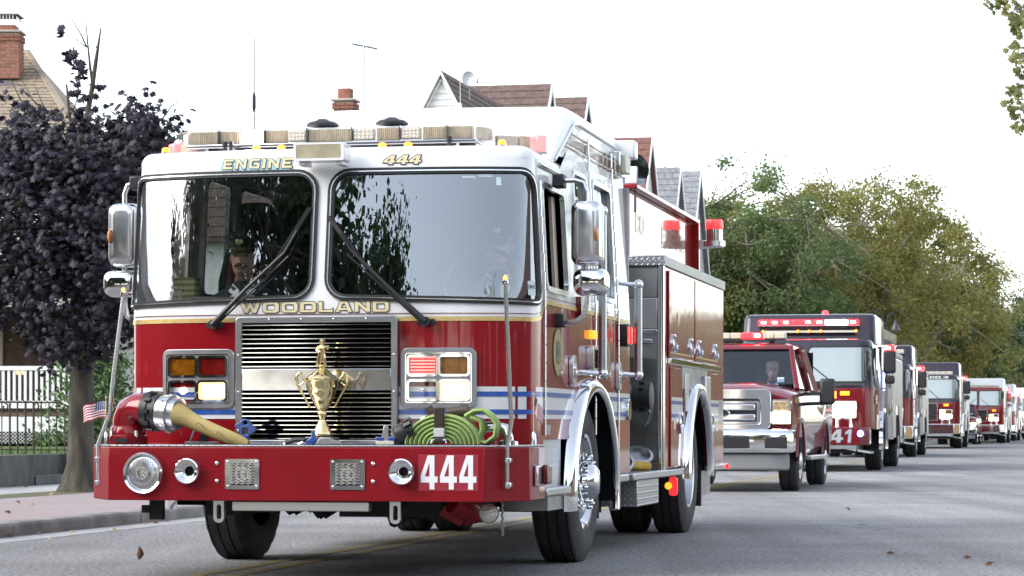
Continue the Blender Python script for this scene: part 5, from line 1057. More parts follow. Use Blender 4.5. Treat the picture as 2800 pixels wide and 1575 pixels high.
# ------------------------------------------------------------------ trees
BARKS = mat('sycamore_bark', (.30,.275,.225), .85, var=.55, vscale=2.5, col2=(.17,.145,.11), bump=.4, bscale=12); BARK = mat('bark', (.10,.085,.065), .9, var=.45, vscale=6, bump=.6, bscale=25)
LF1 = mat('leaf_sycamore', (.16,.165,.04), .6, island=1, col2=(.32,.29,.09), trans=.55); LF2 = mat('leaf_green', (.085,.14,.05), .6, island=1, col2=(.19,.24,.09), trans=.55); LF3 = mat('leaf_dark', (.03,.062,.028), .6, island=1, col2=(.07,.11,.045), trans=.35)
LFP = mat('leaf_purple', (.011,.0075,.014), .55, island=1, col2=(.023,.017,.031), spec=.35)
def tree_parts(seed, Hh, R, th, nc, per, rc, ls, flat=1.0, lean=0.0, trunk=.35):
    r = random.Random(seed); tr = MB(); cr = MB()
    zc = th + (Hh-th)*.52; hz = (Hh-th)*.5
    ph = [r.uniform(0, 6.28) for _ in range(6)]
    def hull(d): return 1 + .13*sin(3*atan2(d.y, d.x)+ph[0]) + .12*sin(5*atan2(d.y, d.x)+ph[1]+4*d.z) + .10*sin(7*d.z+ph[2])
    tr.tube([(0,0,-.1),(.03,.02,th*.3),(lean*.3,0,th*.7),(lean*.6,.05,th),(lean,0,th+hz*.5),(lean*1.1,.05,zc+hz*.2)], [trunk*1.35, trunk, trunk*.9, trunk*.8, trunk*.55, trunk*.2], 12)
    limbs = []
    for k in range(9):
        a = 2*pi*k/9 + r.uniform(-.3,.3); el_ = r.uniform(.15, 1.1); d = Vector((cos(a)*cos(el_), sin(a)*cos(el_), sin(el_)))
        p0 = Vector((lean*.6, .05, th + hz*.5*r.random())); e = Vector((d.x*R*.95, d.y*R*.95, zc + d.z*hz*.85)); mid = p0.lerp(e, .5) + Vector((r.uniform(-.3,.3), r.uniform(-.3,.3), r.uniform(.2,.7)))*R*.15
        pts = [p0.lerp(mid, .0), p0.lerp(mid, .55)+Vector((0,0,.1)), mid, mid.lerp(e, .55)+Vector((r.uniform(-.2,.2),r.uniform(-.2,.2),.1)), e]
        tr.tube(pts, [trunk*.5, trunk*.42, trunk*.32, trunk*.2, trunk*.06], 7); limbs += pts[1:]
    for k in range(nc):
        while True:
            d = Vector((r.gauss(0,1), r.gauss(0,1), r.gauss(0,1))).normalized(); q = (r.random()**.45)
            if d.z > -.75: break
        c = Vector((d.x*R*q*hull(d), d.y*R*q*hull(d)*flat, zc + d.z*hz*q*hull(d)))
        b = min(limbs, key=lambda p: (p-c).length); tr.tube([b, b.lerp(c, .55) + Vector((0,0,.1)), c], [.05, .03, .012], 4, False)
        s = rc*r.uniform(.6, 1.3)
        for j in range(int(per*r.uniform(.6,1.3))):
            o = Vector((r.gauss(0,.5), r.gauss(0,.5), r.gauss(0,.36)))*s; p = c + o
            n = (o.normalized()*.6 + Vector((r.gauss(0,.6), r.gauss(0,.6), r.gauss(.5,.6)))).normalized()
            x = n.orthogonal().normalized(); a = r.uniform(0, 6.28); x2 = (x*cos(a) + n.cross(x)*sin(a)); y2 = n.cross(x2); L = ls*r.uniform(.6, 1.25)
            cr.add([p - y2*L*.55, p + x2*L*.42 + n*L*.08, p + y2*L*.55, p - x2*L*.42 + n*L*.08], [(0,1,2,3)])
    return tr, cr
PROTO = {}
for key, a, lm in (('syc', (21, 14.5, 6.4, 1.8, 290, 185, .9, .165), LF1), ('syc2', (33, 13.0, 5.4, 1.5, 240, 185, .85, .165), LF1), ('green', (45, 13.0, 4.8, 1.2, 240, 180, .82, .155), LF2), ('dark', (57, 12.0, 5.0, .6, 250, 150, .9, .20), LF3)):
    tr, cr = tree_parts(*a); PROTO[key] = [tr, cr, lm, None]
def plant(key, label, loc, sc=1.0, rz=0.0, group='street trees beyond the parade', name='sycamore_tree', szz=None):
    T = thing(name, label, 'tree', loc, rz, group); T.scale = (sc, sc, (szz or sc)); p = PROTO[key]
    if p[3] is None: p[3] = (p[0].build('trunk', BARKS if 'syc' in key else BARK, T, recalc=False), p[1].build('crown', p[2], T, smooth=False, recalc=False))
    else: dup(p[3][0], T); dup(p[3][1], T)
    return T
def pg(px, Y, z=0.0): p = at(px, 1168, Y); p.z = z; return p
plant('syc', 'broad yellow green sycamore filling the middle above the convoy', pg(2290, 138), 1.02, .4)
plant('syc2', 'tall sycamore crown right of the broad one, behind the third engine', pg(2480, 165), 1.22, 1.9)
plant('green', 'fresh green tree left of the broad sycamore, above the pickup', pg(2080, 128), 1.02, .9, name='leafy_tree')
plant('syc2', 'yellow green tree directly right of the grey roofed houses', pg(1895, 130), 1.0, 3.0)
plant('syc', 'sycamore lower down over the far engines', pg(2590, 205), 1.02, 4.0)
plant('green', 'sycamore with drooping branch ends at the right of the tree mass', pg(2640, 172), .72, 5.1)
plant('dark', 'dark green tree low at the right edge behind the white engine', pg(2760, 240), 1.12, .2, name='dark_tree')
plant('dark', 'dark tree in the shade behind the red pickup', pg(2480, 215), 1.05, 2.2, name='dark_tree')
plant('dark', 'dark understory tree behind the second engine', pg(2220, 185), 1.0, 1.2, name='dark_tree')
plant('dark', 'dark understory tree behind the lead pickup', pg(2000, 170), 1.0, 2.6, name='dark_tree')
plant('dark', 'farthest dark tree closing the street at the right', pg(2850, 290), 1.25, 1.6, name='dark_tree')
plant('green', 'treetop just showing above the left end of the engine roof', pg(545, 100), .87, 1.2, name='leafy_tree')
plant('syc', 'pale tree between the far house roofs', pg(1985, 150), 1.0, 2.1)
# the other side of the street, seen in the paint and glass
for i, (u, v, k, sc) in enumerate(((13.5,34,'syc2',.85),(13.5,52,'syc',.6),(15.5,76,'green',.5),(15,101,'syc2',.5),(16,128,'syc',.5),(-11,-14,'dark',.85),(-6.5,-24,'dark',1.0),(-9.5,-19,'dark',1.05),(-8,-34,'dark',1.2),(-12,-46,'syc2',1.0),(-3,-62,'dark',1.1),(8,-60,'syc',1.0),(14,-30,'green',.9),(13,-48,'syc2',.9),(3,-75,'syc',1.2))):  # dark trees behind the viewer are added to darken reflections
    plant(k, ('sycamore on the right kerb nearest the engine','sycamore on the right kerb second along','green tree on the right side third along','sycamore on the right side fourth along','sycamore on the right side farthest along','dark tree behind the viewer on the left pavement','dark tree behind the viewer farther back','dark tree behind the viewer between two others','tall dark tree behind the viewer down the street','sycamore behind the viewer, left, near the bend','dark tree closing the street behind the viewer','sycamore behind the viewer, right of the dark tree','green tree behind the viewer on the right pavement','sycamore behind the viewer on the right, farther back','sycamore farthest behind the viewer')[i], S(u, v, .11), sc, i*1.3, 'trees seen only in reflections')
for i, (v, sc) in enumerate(((88,.42),(111,.38),(119,.46),(138,.45))): plant('green' if i % 2 else 'syc2', ('young tree on the right pavement, nearest of four saplings','young tree on the right pavement, second of four saplings','young tree on the right pavement, third of four saplings','young tree on the right pavement, last of four saplings')[i], S(16.5, v, .11), sc, i*2.1, 'trees seen only in reflections')
row_far = thing('tan_brick_house', 'tan brick house across the street, seen in the side paint', 'house', S(19, 100, 0), -TH)
MB().box(0, 12, -40, 30, 0, 3.0).build('wall', mat('tan_brick', (.34,.22,.12), .85, var=.3, vscale=3), row_far); MB().prism([(-41,3.0),(31,3.0),(20,4.4),(-30,4.4)], lambda y, z: (-.6, y, z), lambda y, z: (12.6, y, z)).build('roof', SHIN['brown'], row_far)
for k in range(4): window(row_far, lambda x, z, o, k=k: (-.0-o, -7+k*3.8+x, 1.4+z), 1.2, 1.8)
lfh = thing('added_dark_house', 'dark brick bungalow added left of the viewer to darken paint reflections', 'house', S(-13.5, -10, .5), -TH)  # unseen house added to darken reflections in the cab's left corner
MB().box(-8, 0, -18, 18, 0, 3.2).build('wall', mat('house_brick_dark', (.13,.085,.065), .85), lfh); MB().prism([(-8.5,3.2),(.6,3.2),(-4,5.0)], lambda x, z: (x, -18.5, z), lambda x, z: (x, 18.5, z)).build('roof', SHIN['brown'], lfh)
for k in range(6): window(lfh, lambda x, z, o, k=k: (.0+o, -15+k*5.5+x, 1.0+z), 1.3, 1.5)
rth = thing('added_dark_house', 'dark brick bungalow added right of the viewer to darken paint reflections', 'house', S(12.5, -22, .11), -TH)  # unseen house added to darken reflections on the cab's right front
MB().box(0, 8, -25, 25, 0, 3.4).build('wall', mat('house_brick_dark', (.13,.085,.065), .85), rth); MB().prism([(-.6,3.4),(8.5,3.4),(4,5.2)], lambda x, z: (x, -25.5, z), lambda x, z: (x, 25.5, z)).build('roof', SHIN['brown'], rth)
for k in range(8): window(rth, lambda x, z, o, k=k: (.0-o, -22+k*6+x, 1.0+z), 1.3, 1.5)
# ---- purple maple by the pavement
YM = 31.0
PM = thing('purple_maple', 'dark purple leaved maple on the pavement at the left', 'tree', at(222, 1342, YM)); PM.location.z = .11
b0 = Vector(PM.location)
Q = lambda px, py, dy=0.0: at(px, py, YM + dy) - b0
tr = MB(); r = random.Random(4)
tr.tube([Q(215,1350), Q(214,1325), Q(220,1270), Q(222,1180), Q(222,1080), Q(226,980), Q(228,820), Q(225,640), Q(218,500), Q(222,400)], [.30,.215,.165,.15,.145,.14,.12,.10,.075,.055], 14)
limb_pts = [Q(226,y) for y in (960,880,800,720,640,560,480)]
tr.tube([Q(220,420), Q(236,330), Q(252,240), Q(262,170), Q(268,130), Q(276,75)], [.045,.036,.030,.025,.018,.008], 8)
tr.tube([Q(254,240), Q(246,180), Q(240,120), Q(235,60)], [.02,.016,.011,.005], 6); tr.tube([Q(237,130), Q(222,95), Q(190,42)], [.012,.009,.004], 5); tr.tube([Q(237,62), Q(228,50), Q(215,35)], .004, 4); tr.tube([Q(236,58), Q(250,48), Q(268,36)], .004, 4); tr.tube([Q(237,130), Q(205,105), Q(180,88)], [.008,.005,.003], 5)
tr.tube([Q(205,400), Q(190,320), Q(182,230)], [.03,.02,.012], 6); tr.tube([Q(190,320), Q(205,290), Q(214,262)], .008, 5); tr.tube([Q(440,330), Q(470,290), Q(505,262)], [.012,.007,.003], 5); tr.tube([Q(470,290), Q(490,285), Q(502,280)], .003, 4); tr.tube([Q(268,130), Q(262,128)], .012, 5)
for a in ((120,300,60,220),(100,330,20,200),(150,330,95,235)): tr.tube([Q(a[0],a[1]), Q((a[0]+a[2])/2,(a[1]+a[3])/2+15), Q(a[2],a[3])], [.014,.008,.003], 5)
cr = MB()
def cluster(c, s, n, ls=.135):
    for j in range(n):
        o = Vector((r.gauss(0,.5), r.gauss(0,.5), r.gauss(0,.5)))*s; out = Vector((o.x, o.y - .25, o.z*.4 + .28 + r.gauss(0,.25))) + Vector((r.gauss(0,.22), r.gauss(0,.22), r.gauss(0,.22)))
        maple_leaf(cr, c + o, ls*r.uniform(.65,1.15), out, r.uniform(0,6.28), r.uniform(.1,.5))
for px, py, s, n in ((190,155,.11,16),(165,92,.06,5),(205,165,.09,10),(215,220,.12,12),(212,255,.09,8),(268,240,.06,5),(225,190,.10,9),(232,270,.08,6),(205,310,.15,10),(5,250,.10,5),(25,265,.06,3),(98,207,.03,1),(60,290,.2,14),(75,320,.22,20)): cluster(Q(px, py), s, n)
cen = Q(205, 650)
hull_px = [(60,300),(20,360),(-60,480),(-90,640),(-90,800),(-60,900),(40,850),(90,960),(180,985),(240,985),(300,930),(390,900),(470,820),(520,700),(520,520),(510,430),(470,360),(410,310),(360,300),(320,340),(280,330),(215,330),(150,330),(100,290)]
cnt = 0
while cnt < 620:
    px, py = r.uniform(-90,520), r.uniform(285,990)
    if not inpoly(px, py, hull_px): continue
    # distance to outline shapes the depth of the crown
    q = max(0.0, 1 - ((px-205)/330)**2 - ((py-640)/400)**2)
    dy = r.uniform(-1, 1)*1.55*sqrt(q + .05); c = Q(px, py, dy); cnt += 1
    b = min(limb_pts, key=lambda p: (p-c).length); tr.tube([b, b.lerp(c, .6)+Vector((0,0,.05)), c], [.022,.012,.004], 4, False)
    cluster(c, r.uniform(.16,.30), r.randint(15,22), .125)
tr.build('trunk', mat('maple_bark', (.10,.09,.065), .9, var=.8, vscale=9, stretch=(1,1,.25), col2=(.035,.032,.024), bump=1.0, bscale=26), PM, recalc=False)
cr.build('crown', LFP, PM, smooth=False, recalc=False)
# ---- overhanging sycamore at the top right
YS = 40.0
SY = thing('overhanging_sycamore', 'near sycamore whose leafy branch ends hang in at the top right', 'tree', (13.0, YS, .1)); b0 = Vector(SY.location)
Q = lambda px, py, dy=0.0: at(px, py, YS + dy) - b0
tr = MB().tube([(0,0,-.1),(.05,0,2.5),(-.1,0,5.0),(.1,.2,8.5),(.2,0,11.5)], [.36,.30,.26,.16,.04], 12); cr = MB(); r = random.Random(8); lim = []
for tx, ty, h in ((2770,40,6.2),(2790,150,5.2),(2790,290,4.0),(2850,-150,7.4),(2950,-260,8.5),(3100,-330,9.5)):
    p = Q(tx, ty); s_ = Vector((0,0,h*.55 + 1)); m_ = s_.lerp(p, .5) + Vector((0,0,.6)); tr.tube([s_, m_, m_.lerp(p,.6)+Vector((0,0,.1)), p], [.11,.06,.03,.008], 6); lim += [m_, p]
cl = [(2700,6,.10,5),(2728,10,.14,8),(2745,4,.12,8),(2765,12,.12,7),(2760,35,.10,5),(2778,45,.16,10),(2792,30,.16,9),(2785,75,.16,9),(2775,60,.12,6),(2798,60,.2,10),(2776,85,.08,3),(2768,125,.08,3),(2778,145,.14,7),(2790,130,.10,5),(2795,165,.18,9),(2775,165,.10,5),(2782,190,.10,5),(2796,205,.1,4),(2755,232,.05,1),(2770,236,.06,2),(2790,240,.10,5),(2768,255,.12,6),(2782,275,.16,9),(2757,290,.10,4),(2765,310,.10,4),(2775,320,.10,4),(2790,300,.18,10),(2788,330,.10,4),(2782,352,.10,5)]
for k in range(190):
    d = Vector((r.gauss(0,1), r.gauss(0,1), r.gauss(0,1))).normalized(); c = Vector((d.x*4.3, d.y*4.6, 7.6 + d.z*4.4))*1.0; c = Vector((d.x*4.3*r.random()**.4, d.y*4.6, 7.6 + d.z*4.4))
    w_ = c + b0; px = 1400 + 7065*w_.x/w_.y
    if px < 2835: continue
    b = min(lim, key=lambda p: (p-c).length); tr.tube([b, b.lerp(c,.5)+Vector((0,0,.1)), c], [.02,.012,.004], 4, False); cl.append((c, None, .45, 26))
for a in cl:
    c = a[0] if a[1] is None else Q(a[0], a[1], r.uniform(-.4,.4))
    if a[1] is not None: b = Q(a[0]+75, a[1]-18); tr.tube([b, b.lerp(c,.5)+Vector((0,0,.06)), c], [.012,.008,.003], 4, False)
    for j in range(a[3]):
        o = Vector((r.gauss(0,.55), r.gauss(0,.5), r.gauss(0,.55)))*a[2]; maple_leaf(cr, c + o, r.uniform(.11,.20), Vector((r.gauss(0,.5), -.7 + r.gauss(0,.4), r.gauss(.35,.5))), r.uniform(0,6.28), r.uniform(.1,.4))
sd_ = MB()
for px, py in ((2745,28),(2745,35),(2763,66),(2791,91),(2796,331),(2795,360),(2791,368)): sd_.ball(Q(px,py), .022, 8, 6)
tr.build('trunk', BARKS, SY, recalc=False); cr.build('crown', mat('leaf_near_sycamore', (.10,.12,.03), .55, island=1, col2=(.24,.23,.07), trans=.35), SY, smooth=False, recalc=False); tag(sd_.build('seed_balls', mat('seed_brown', (.06,.05,.05), .8), SY), kind='stuff')
# ------------------------------------------------------------------ things standing on the bumper deck
def engp(u, v, z): return S(u, v, z)
DZ = .787
# trophy
TR = thing('trophy_cup', 'tall gold trophy cup with firefighter figure standing before the grille', 'trophy', engp(.082, -.22, DZ), -TH); TR.scale = (1.14, 1.14, .94)
MB().box(-.075,.075,-.06,.06,0,.05).build('base', mat('black_marble', (.01,.01,.012), .15, coat=1, var=.5, vscale=30), TR, bev=.006)
prof = [(.045,.05),(.052,.058),(.052,.07),(.044,.085),(.040,.10),(.028,.125),(.018,.150),(.016,.165),(.024,.18),(.026,.195),(.022,.205),(.018,.212)]
MB().lathe(prof, 32, ).build('stem', GOLDT, TR, ang=60)
rings = []                                     # fluted cup
for k, (r_, h) in enumerate([(.016,.212),(.028,.222),(.045,.25),(.060,.285),(.072,.32),(.080,.355),(.083,.36),(.083,.395),(.088,.40),(.090,.408),(.084,.414)]):
    ring = []
    for j in range(72):
        a = 2*pi*j/72; fl = .004*abs(sin(6*(a + h*5))) if 1 <= k <= 5 else 0; ring.append(((r_-fl)*cos(a), (r_-fl)*sin(a), h))
    rings.append(ring)
MB().loft(rings).build('cup', GOLDT, TR, ang=50)
MB().lathe([(.084,.414),(.078,.424),(.06,.438),(.042,.456),(.030,.468),(.020,.472),(.018,.486),(.023,.492),(.018,.498)], 32).build('lid', GOLDT, TR, ang=60)
for sg in (-1, 1):
    MB().tube([(sg*.085,0,.395),(sg*.105,0,.425),(sg*.118,0,.445),(sg*.132,0,.44),(sg*.138,0,.415),(sg*.132,0,.38),(sg*.118,0,.345),(sg*.095,0,.30),(sg*.075,0,.255),(sg*.066,0,.235)], [.005,.006,.007,.008,.007,.008,.007,.006,.006,.007], 8).build('handle', GOLDT, TR, ang=60)
    MB().tube([(sg*.10,0,.39),(sg*.115,0,.375),(sg*.128,0,.37)], .005, 6).ball((sg*.118,0,.447), .011, 8, 6).build('handle_scroll', GOLDT, TR)
fg = MB().tube([(-.014,0,.498),(-.012,0,.53),(-.006,0,.56),(0,0,.575)], [.009,.010,.012,.014], 8).tube([(.016,0,.498),(.013,0,.53),(.007,0,.56),(0,0,.575)], [.009,.010,.012,.014], 8).tube([(0,0,.565),(0,0,.595),(0,0,.618),(0,0,.628)], [.016,.020,.019,.008], 10).ball((0,-.002,.640), (.011,.012,.014), 10, 8)
fg.tube([(-.019,0,.615),(-.027,-.006,.59),(-.012,-.016,.578)], .006, 6).tube([(.019,0,.615),(.030,-.004,.597),(.036,-.012,.618)], .006, 6).lathe([(.019,.645),(.013,.650),(.010,.660),(.002,.663)], 12).tube([(-.013,-.016,.578),(-.022,-.01,.54),(-.028,0,.50)], .005, 6).box(-.03,.03,-.02,.02,.494,.500)
fg.build('figure', GOLDT, TR, ang=60)
# green hose roll: flattened coils, strap, couplings
GH = thing('green_hose_roll', 'flat rolled lime green fire hose strapped on the right of the bumper deck', 'hose', engp(.865, -.28, DZ), -TH)
def ribbon(mb, pts, w_, t_):
    rings = []
    for i, p in enumerate(pts):
        p = Vector(p); d = (Vector(pts[min(i+1, len(pts)-1)]) - Vector(pts[max(i-1, 0)])).normalized(); n = Vector((-d.z, 0, d.x))
        rings.append([p + n*a*t_ + Vector((0, b*w_, 0)) for a, b in ((-.35,-.5),(0,-.56),(.35,-.5),(.5,-.35),(.5,.35),(.35,.5),(0,.56),(-.35,.5),(-.5,.35),(-.5,-.35))])
    return mb.loft(rings)
sp = []
for k in range(0, 7*24):
    a = pi*.0 + 2*pi*k/24; q = 1 - k/(7*24)*.86; sp.append((.205*q*cos(a)*1.0, 0, .0 + .165*q*sin(a)))
sp = [(x, y, z*(1.0 if z > 0 else .55) + .093) for x, y, z in sp]
half_sp = []
for layer in range(7):
    rx, rz = .215 - layer*.026, .165 - layer*.022
    arc = [(rx*cos(pi*k/18) - .03, 0, max(.006, rz*sin(pi*k/18) + .004)) for k in range(19)]
    ribbon(MB(), arc, .13, .0245).build('hose_layer', HOSEG, GH, ang=60)
ribbon(MB(), [(.10,0,.165),(.15,.0,.195),(.205,0,.20),(.25,0,.17),(.285,0,.12),(.275,0,.05),(.22,0,.01),(.17,0,.03),(.20,0,.09),(.19,0,.14),(.13,0,.16)], .10, .028).build('hose_loop', HOSEG, GH, ang=60)
MB().box(-.075,-.015,-.085,-.070,.045,.215).build('strap', STRAP, GH, bev=.006); MB().box(-.075,-.012,-.088,-.071,.045,.098).build('strap_label', WEB, GH, bev=.004); MB().box(-.08,-.008,-.094,-.075,.012,.042).build('buckle', BLK, GH, bev=.008); MB().tube([(-.09,-.085,.012),(-.085,-.09,.03),(-.07,-.09,.03)], .005, 6).tube([(.0,-.085,.012),(-.004,-.09,.03),(-.018,-.09,.03)], .005, 6).build('ring_clip', CHROME, GH)
MB().tube([(-.13,.01,.215),(-.105,.01,.19)], .026, 12).tube([(-.02,.01,.185),(.09,.01,.198)], .03, 14).build('coupling', BRONZE, GH); MB().lathe([(.036,0),(.036,.04)], 14, (.065,.01,.198), 'x').build('coupling_ring', BRONZE, GH)
# nozzle lying left of the roll
NZ = thing('hose_nozzle', 'black ribbed hose nozzle lying left of the green hose roll', 'nozzle', engp(.64, -.30, DZ), -TH)
m = MB(); coupling(m, (-.085,0,.05), (.86,0,.42), ((.052,0),(.062,.01),(.062,.05),(.052,.085),(.04,.10),(.036,.17),(.03,.19)), 12, .058, 24); m.build('nozzle_body', BLK, NZ, ang=30)
MB().tube([(.06,0,.12),(.10,0,.14)], .036, 14).build('label_band', WEB, NZ); MB().tube([(.10,0,.14),(.16,0,.165)], .030, 14).build('coupling', BRONZE, NZ); MB().box(-.10,-.04,-.035,.035,0,.055).build('nozzle_rest', BLK, NZ, bev=.012)
# latch clamps
CL = thing('equipment_clamp', 'white and blue equipment clamp on the deck left of the nozzle', 'clamp', engp(.495, -.32, DZ), -TH)
MB().box(-.055,.055,-.03,.03,0,.024).build('base', mat('ivory_plastic', (.62,.58,.50), .5), CL, bev=.004)
for x in (-.035,.04): MB().obox((x,-.005,.034), (.048,.05,.024), (0,.15,0)).build('pad', TOOLB, CL, bev=.006)
MB().prism([(-.03,.02),(.02,.02),(.016,.10),(.006,.112),(-.012,.112),(-.02,.07)], lambda x, z: (x, -.012, z), lambda x, z: (x, .012, z)).build('jaw', ALU, CL, bev=.003)
# yellow hose from the intake coupling to the deck
YH = thing('yellow_hose', 'flat yellow supply hose running from the intake coupling down to the deck', 'hose', engp(-.60, -.33, DZ), -TH)
pts = [(-.19,0,.178),(-.15,0,.170),(-.10,-.005,.150),(-.03,-.01,.118),(.06,-.015,.080),(.15,-.02,.045),(.23,-.02,.018),(.27,-.02,.006)]
rings = []
for i, p in enumerate(pts):
    a = [.075,.068,.052,.040,.034,.030,.028,.02][i]; b = [.075,.064,.052,.044,.042,.040,.034,.018][i]; d = (Vector(pts[min(i+1,7)]) - Vector(pts[max(i-1,0)])).normalized(); n = Vector((-d.z,0,d.x)); rings.append([Vector(p) + n*b*sin(2*pi*k/20) + Vector((0,1,0))*a*cos(2*pi*k/20) for k in range(20)])
MB().loft(rings).build('hose', HOSEY, YH, ang=60)
INKF = mat('faded_ink', (.25,.19,.09), .8)
for c_, w_ in (((-.005,-.075,.118),.045),((.115,-.077,.065),.045)): MB().tube([(c_[0]-w_*.6, c_[1]+.012, c_[2]-.0),(c_[0]-w_*.4, c_[1]+.008, c_[2]+.014),(c_[0]+w_*.2, c_[1]+.006, c_[2]-.004),(c_[0]+w_*.7, c_[1]+.008, c_[2]-.03)], .003, 5).build('ink_mark', INKF, YH)
# latch bracket behind the hose
LBk = thing('deck_bracket', 'grey metal latch bracket on the deck behind the yellow hose', 'bracket', engp(-.66, -.18, DZ), -TH)
MB().box(-.11,.09,-.03,.04,0,.018).build('base', STEELD, LBk, bev=.004); MB().tube([(-.09,0,.02),(-.06,0,.085),(-.02,0,.09)], .007, 6).build('bail', SATIN, LBk); MB().obox((.01,0,.05), (.05,.03,.08), (0,.5,0)).build('lever', BLK, LBk, bev=.006)
# blue hydrant tool
HT = thing('hydrant_wrench', 'blue hydrant wrench head standing up left of the trophy', 'wrench', engp(-.362, -.30, DZ), -TH)
L1 = [(-.018,.0),(.020,.0),(.022,.055),(.045,.068),(.068,.085),(.066,.100),(.040,.116),(.020,.150),(-.012,.152),(-.03,.135),(-.062,.118),(-.066,.100),(-.045,.098),(-.035,.072),(-.022,.055)]
panel(MB(), [L1, rrect(-.016,.016,.06,.098,.004,2), rrect(-.014,.014,.118,.138,.004,2)], lambda x, z, d=0.0: (x, -.014-d, z), .05, thick=.028).build('wrench_head', TOOLB, HT, bev=.004); MB().box(-.014,.014,-.008,.008,.06,.096).build('socket', BRONZE, HT)
SPN = thing('spanner_tool', 'blue and grey spanner lying on the deck in front of the trophy', 'spanner', engp(.10, -.42, DZ), -TH)
MB().prism([(-.06,0),(-.01,0),(.02,.03),(.0,.045),(-.005,.085),(-.02,.088),(-.025,.045),(-.055,.025)], lambda x, z: (x, -.02, z), lambda x, z: (x, .01, z)).build('blue_jaw', TOOLB, SPN, bev=.006); MB().prism([(.0,0),(.17,0),(.15,.022),(.11,.03),(.09,.045),(.03,.045)], lambda x, z: (x, -.03, z), lambda x, z: (x, .02, z)).build('grey_jaw', mat('grey_cast', (.30,.30,.29), .5, .5), SPN, bev=.008); MB().tube([(-.18,-.01,.012),(-.12,-.01,.03),(-.06,-.01,.03)], .014, 8).build('strap_end', BLK, SPN); MB().tube([(-.19,-.01,.004),(-.15,-.01,.02)], .006, 5).tube([(-.10,-.02,.004),(-.07,-.02,.016)], .006, 5).build('clip', CHROME, SPN)
# flags
def flag(label, base, h, w_, hh, dirx, furl):
    F = thing('small_flag', label, 'flag', base, -TH, 'small flags on the bumper')
    st = MB().tube([(0,0,0),(0,0,h)], .0045, 6).ball((0,0,h+.008), .009, 8, 6).build('flagstaff', mat('wood_stick', (.5,.38,.22), .6), F); MB().lathe([(.014,0),(.014,.06),(.006,.075)], 10).build('flag_socket', SATIN, F)
    mb = MB(); nx, nz = 26, 26
    def P(i, j):
        s, t = i/nx, j/nz; amp = .012 + .02*s
        return (dirx*(s*w_*furl) , sin(s*7 + t*1.5)*amp*2.0*(1-furl*.5) , h - .012 - t*hh - s*s*(.035 + .05*(1-furl)) + sin(s*9)*.004)
    V = [P(i, j) for j in range(nz+1) for i in range(nx+1)]; fs = []; ms = []
    for j in range(nz):
        for i in range(nx):
            fs.append((j*(nx+1)+i, j*(nx+1)+i+1, (j+1)*(nx+1)+i+1, (j+1)*(nx+1)+i)); can = i < nx*.42 and j < nz*7/13
            ms.append((3 if (i % 2 == 1 and j % 2 == 1) else 2) if can else ((j*13//nz) % 2))
    mb.v = V; mb.f = fs; mb.m = ms
    mb.build('flag_cloth', [mat('flag_red', (.42,.03,.05), .8), mat('flag_white', (.78,.77,.78), .8), mat('flag_blue', (.03,.04,.16), .8), mat('flag_white', (.78,.77,.78), .8)], F, recalc=False)
flag('small american flag fluttering at the left end of the bumper', engp(-1.235, -.28, DZ), .27, .155, .10, -1, 1.0)
flag('small american flag hanging limp at the right end of the bumper', engp(1.345, -.20, DZ), .285, .13, .10, 1, .35)

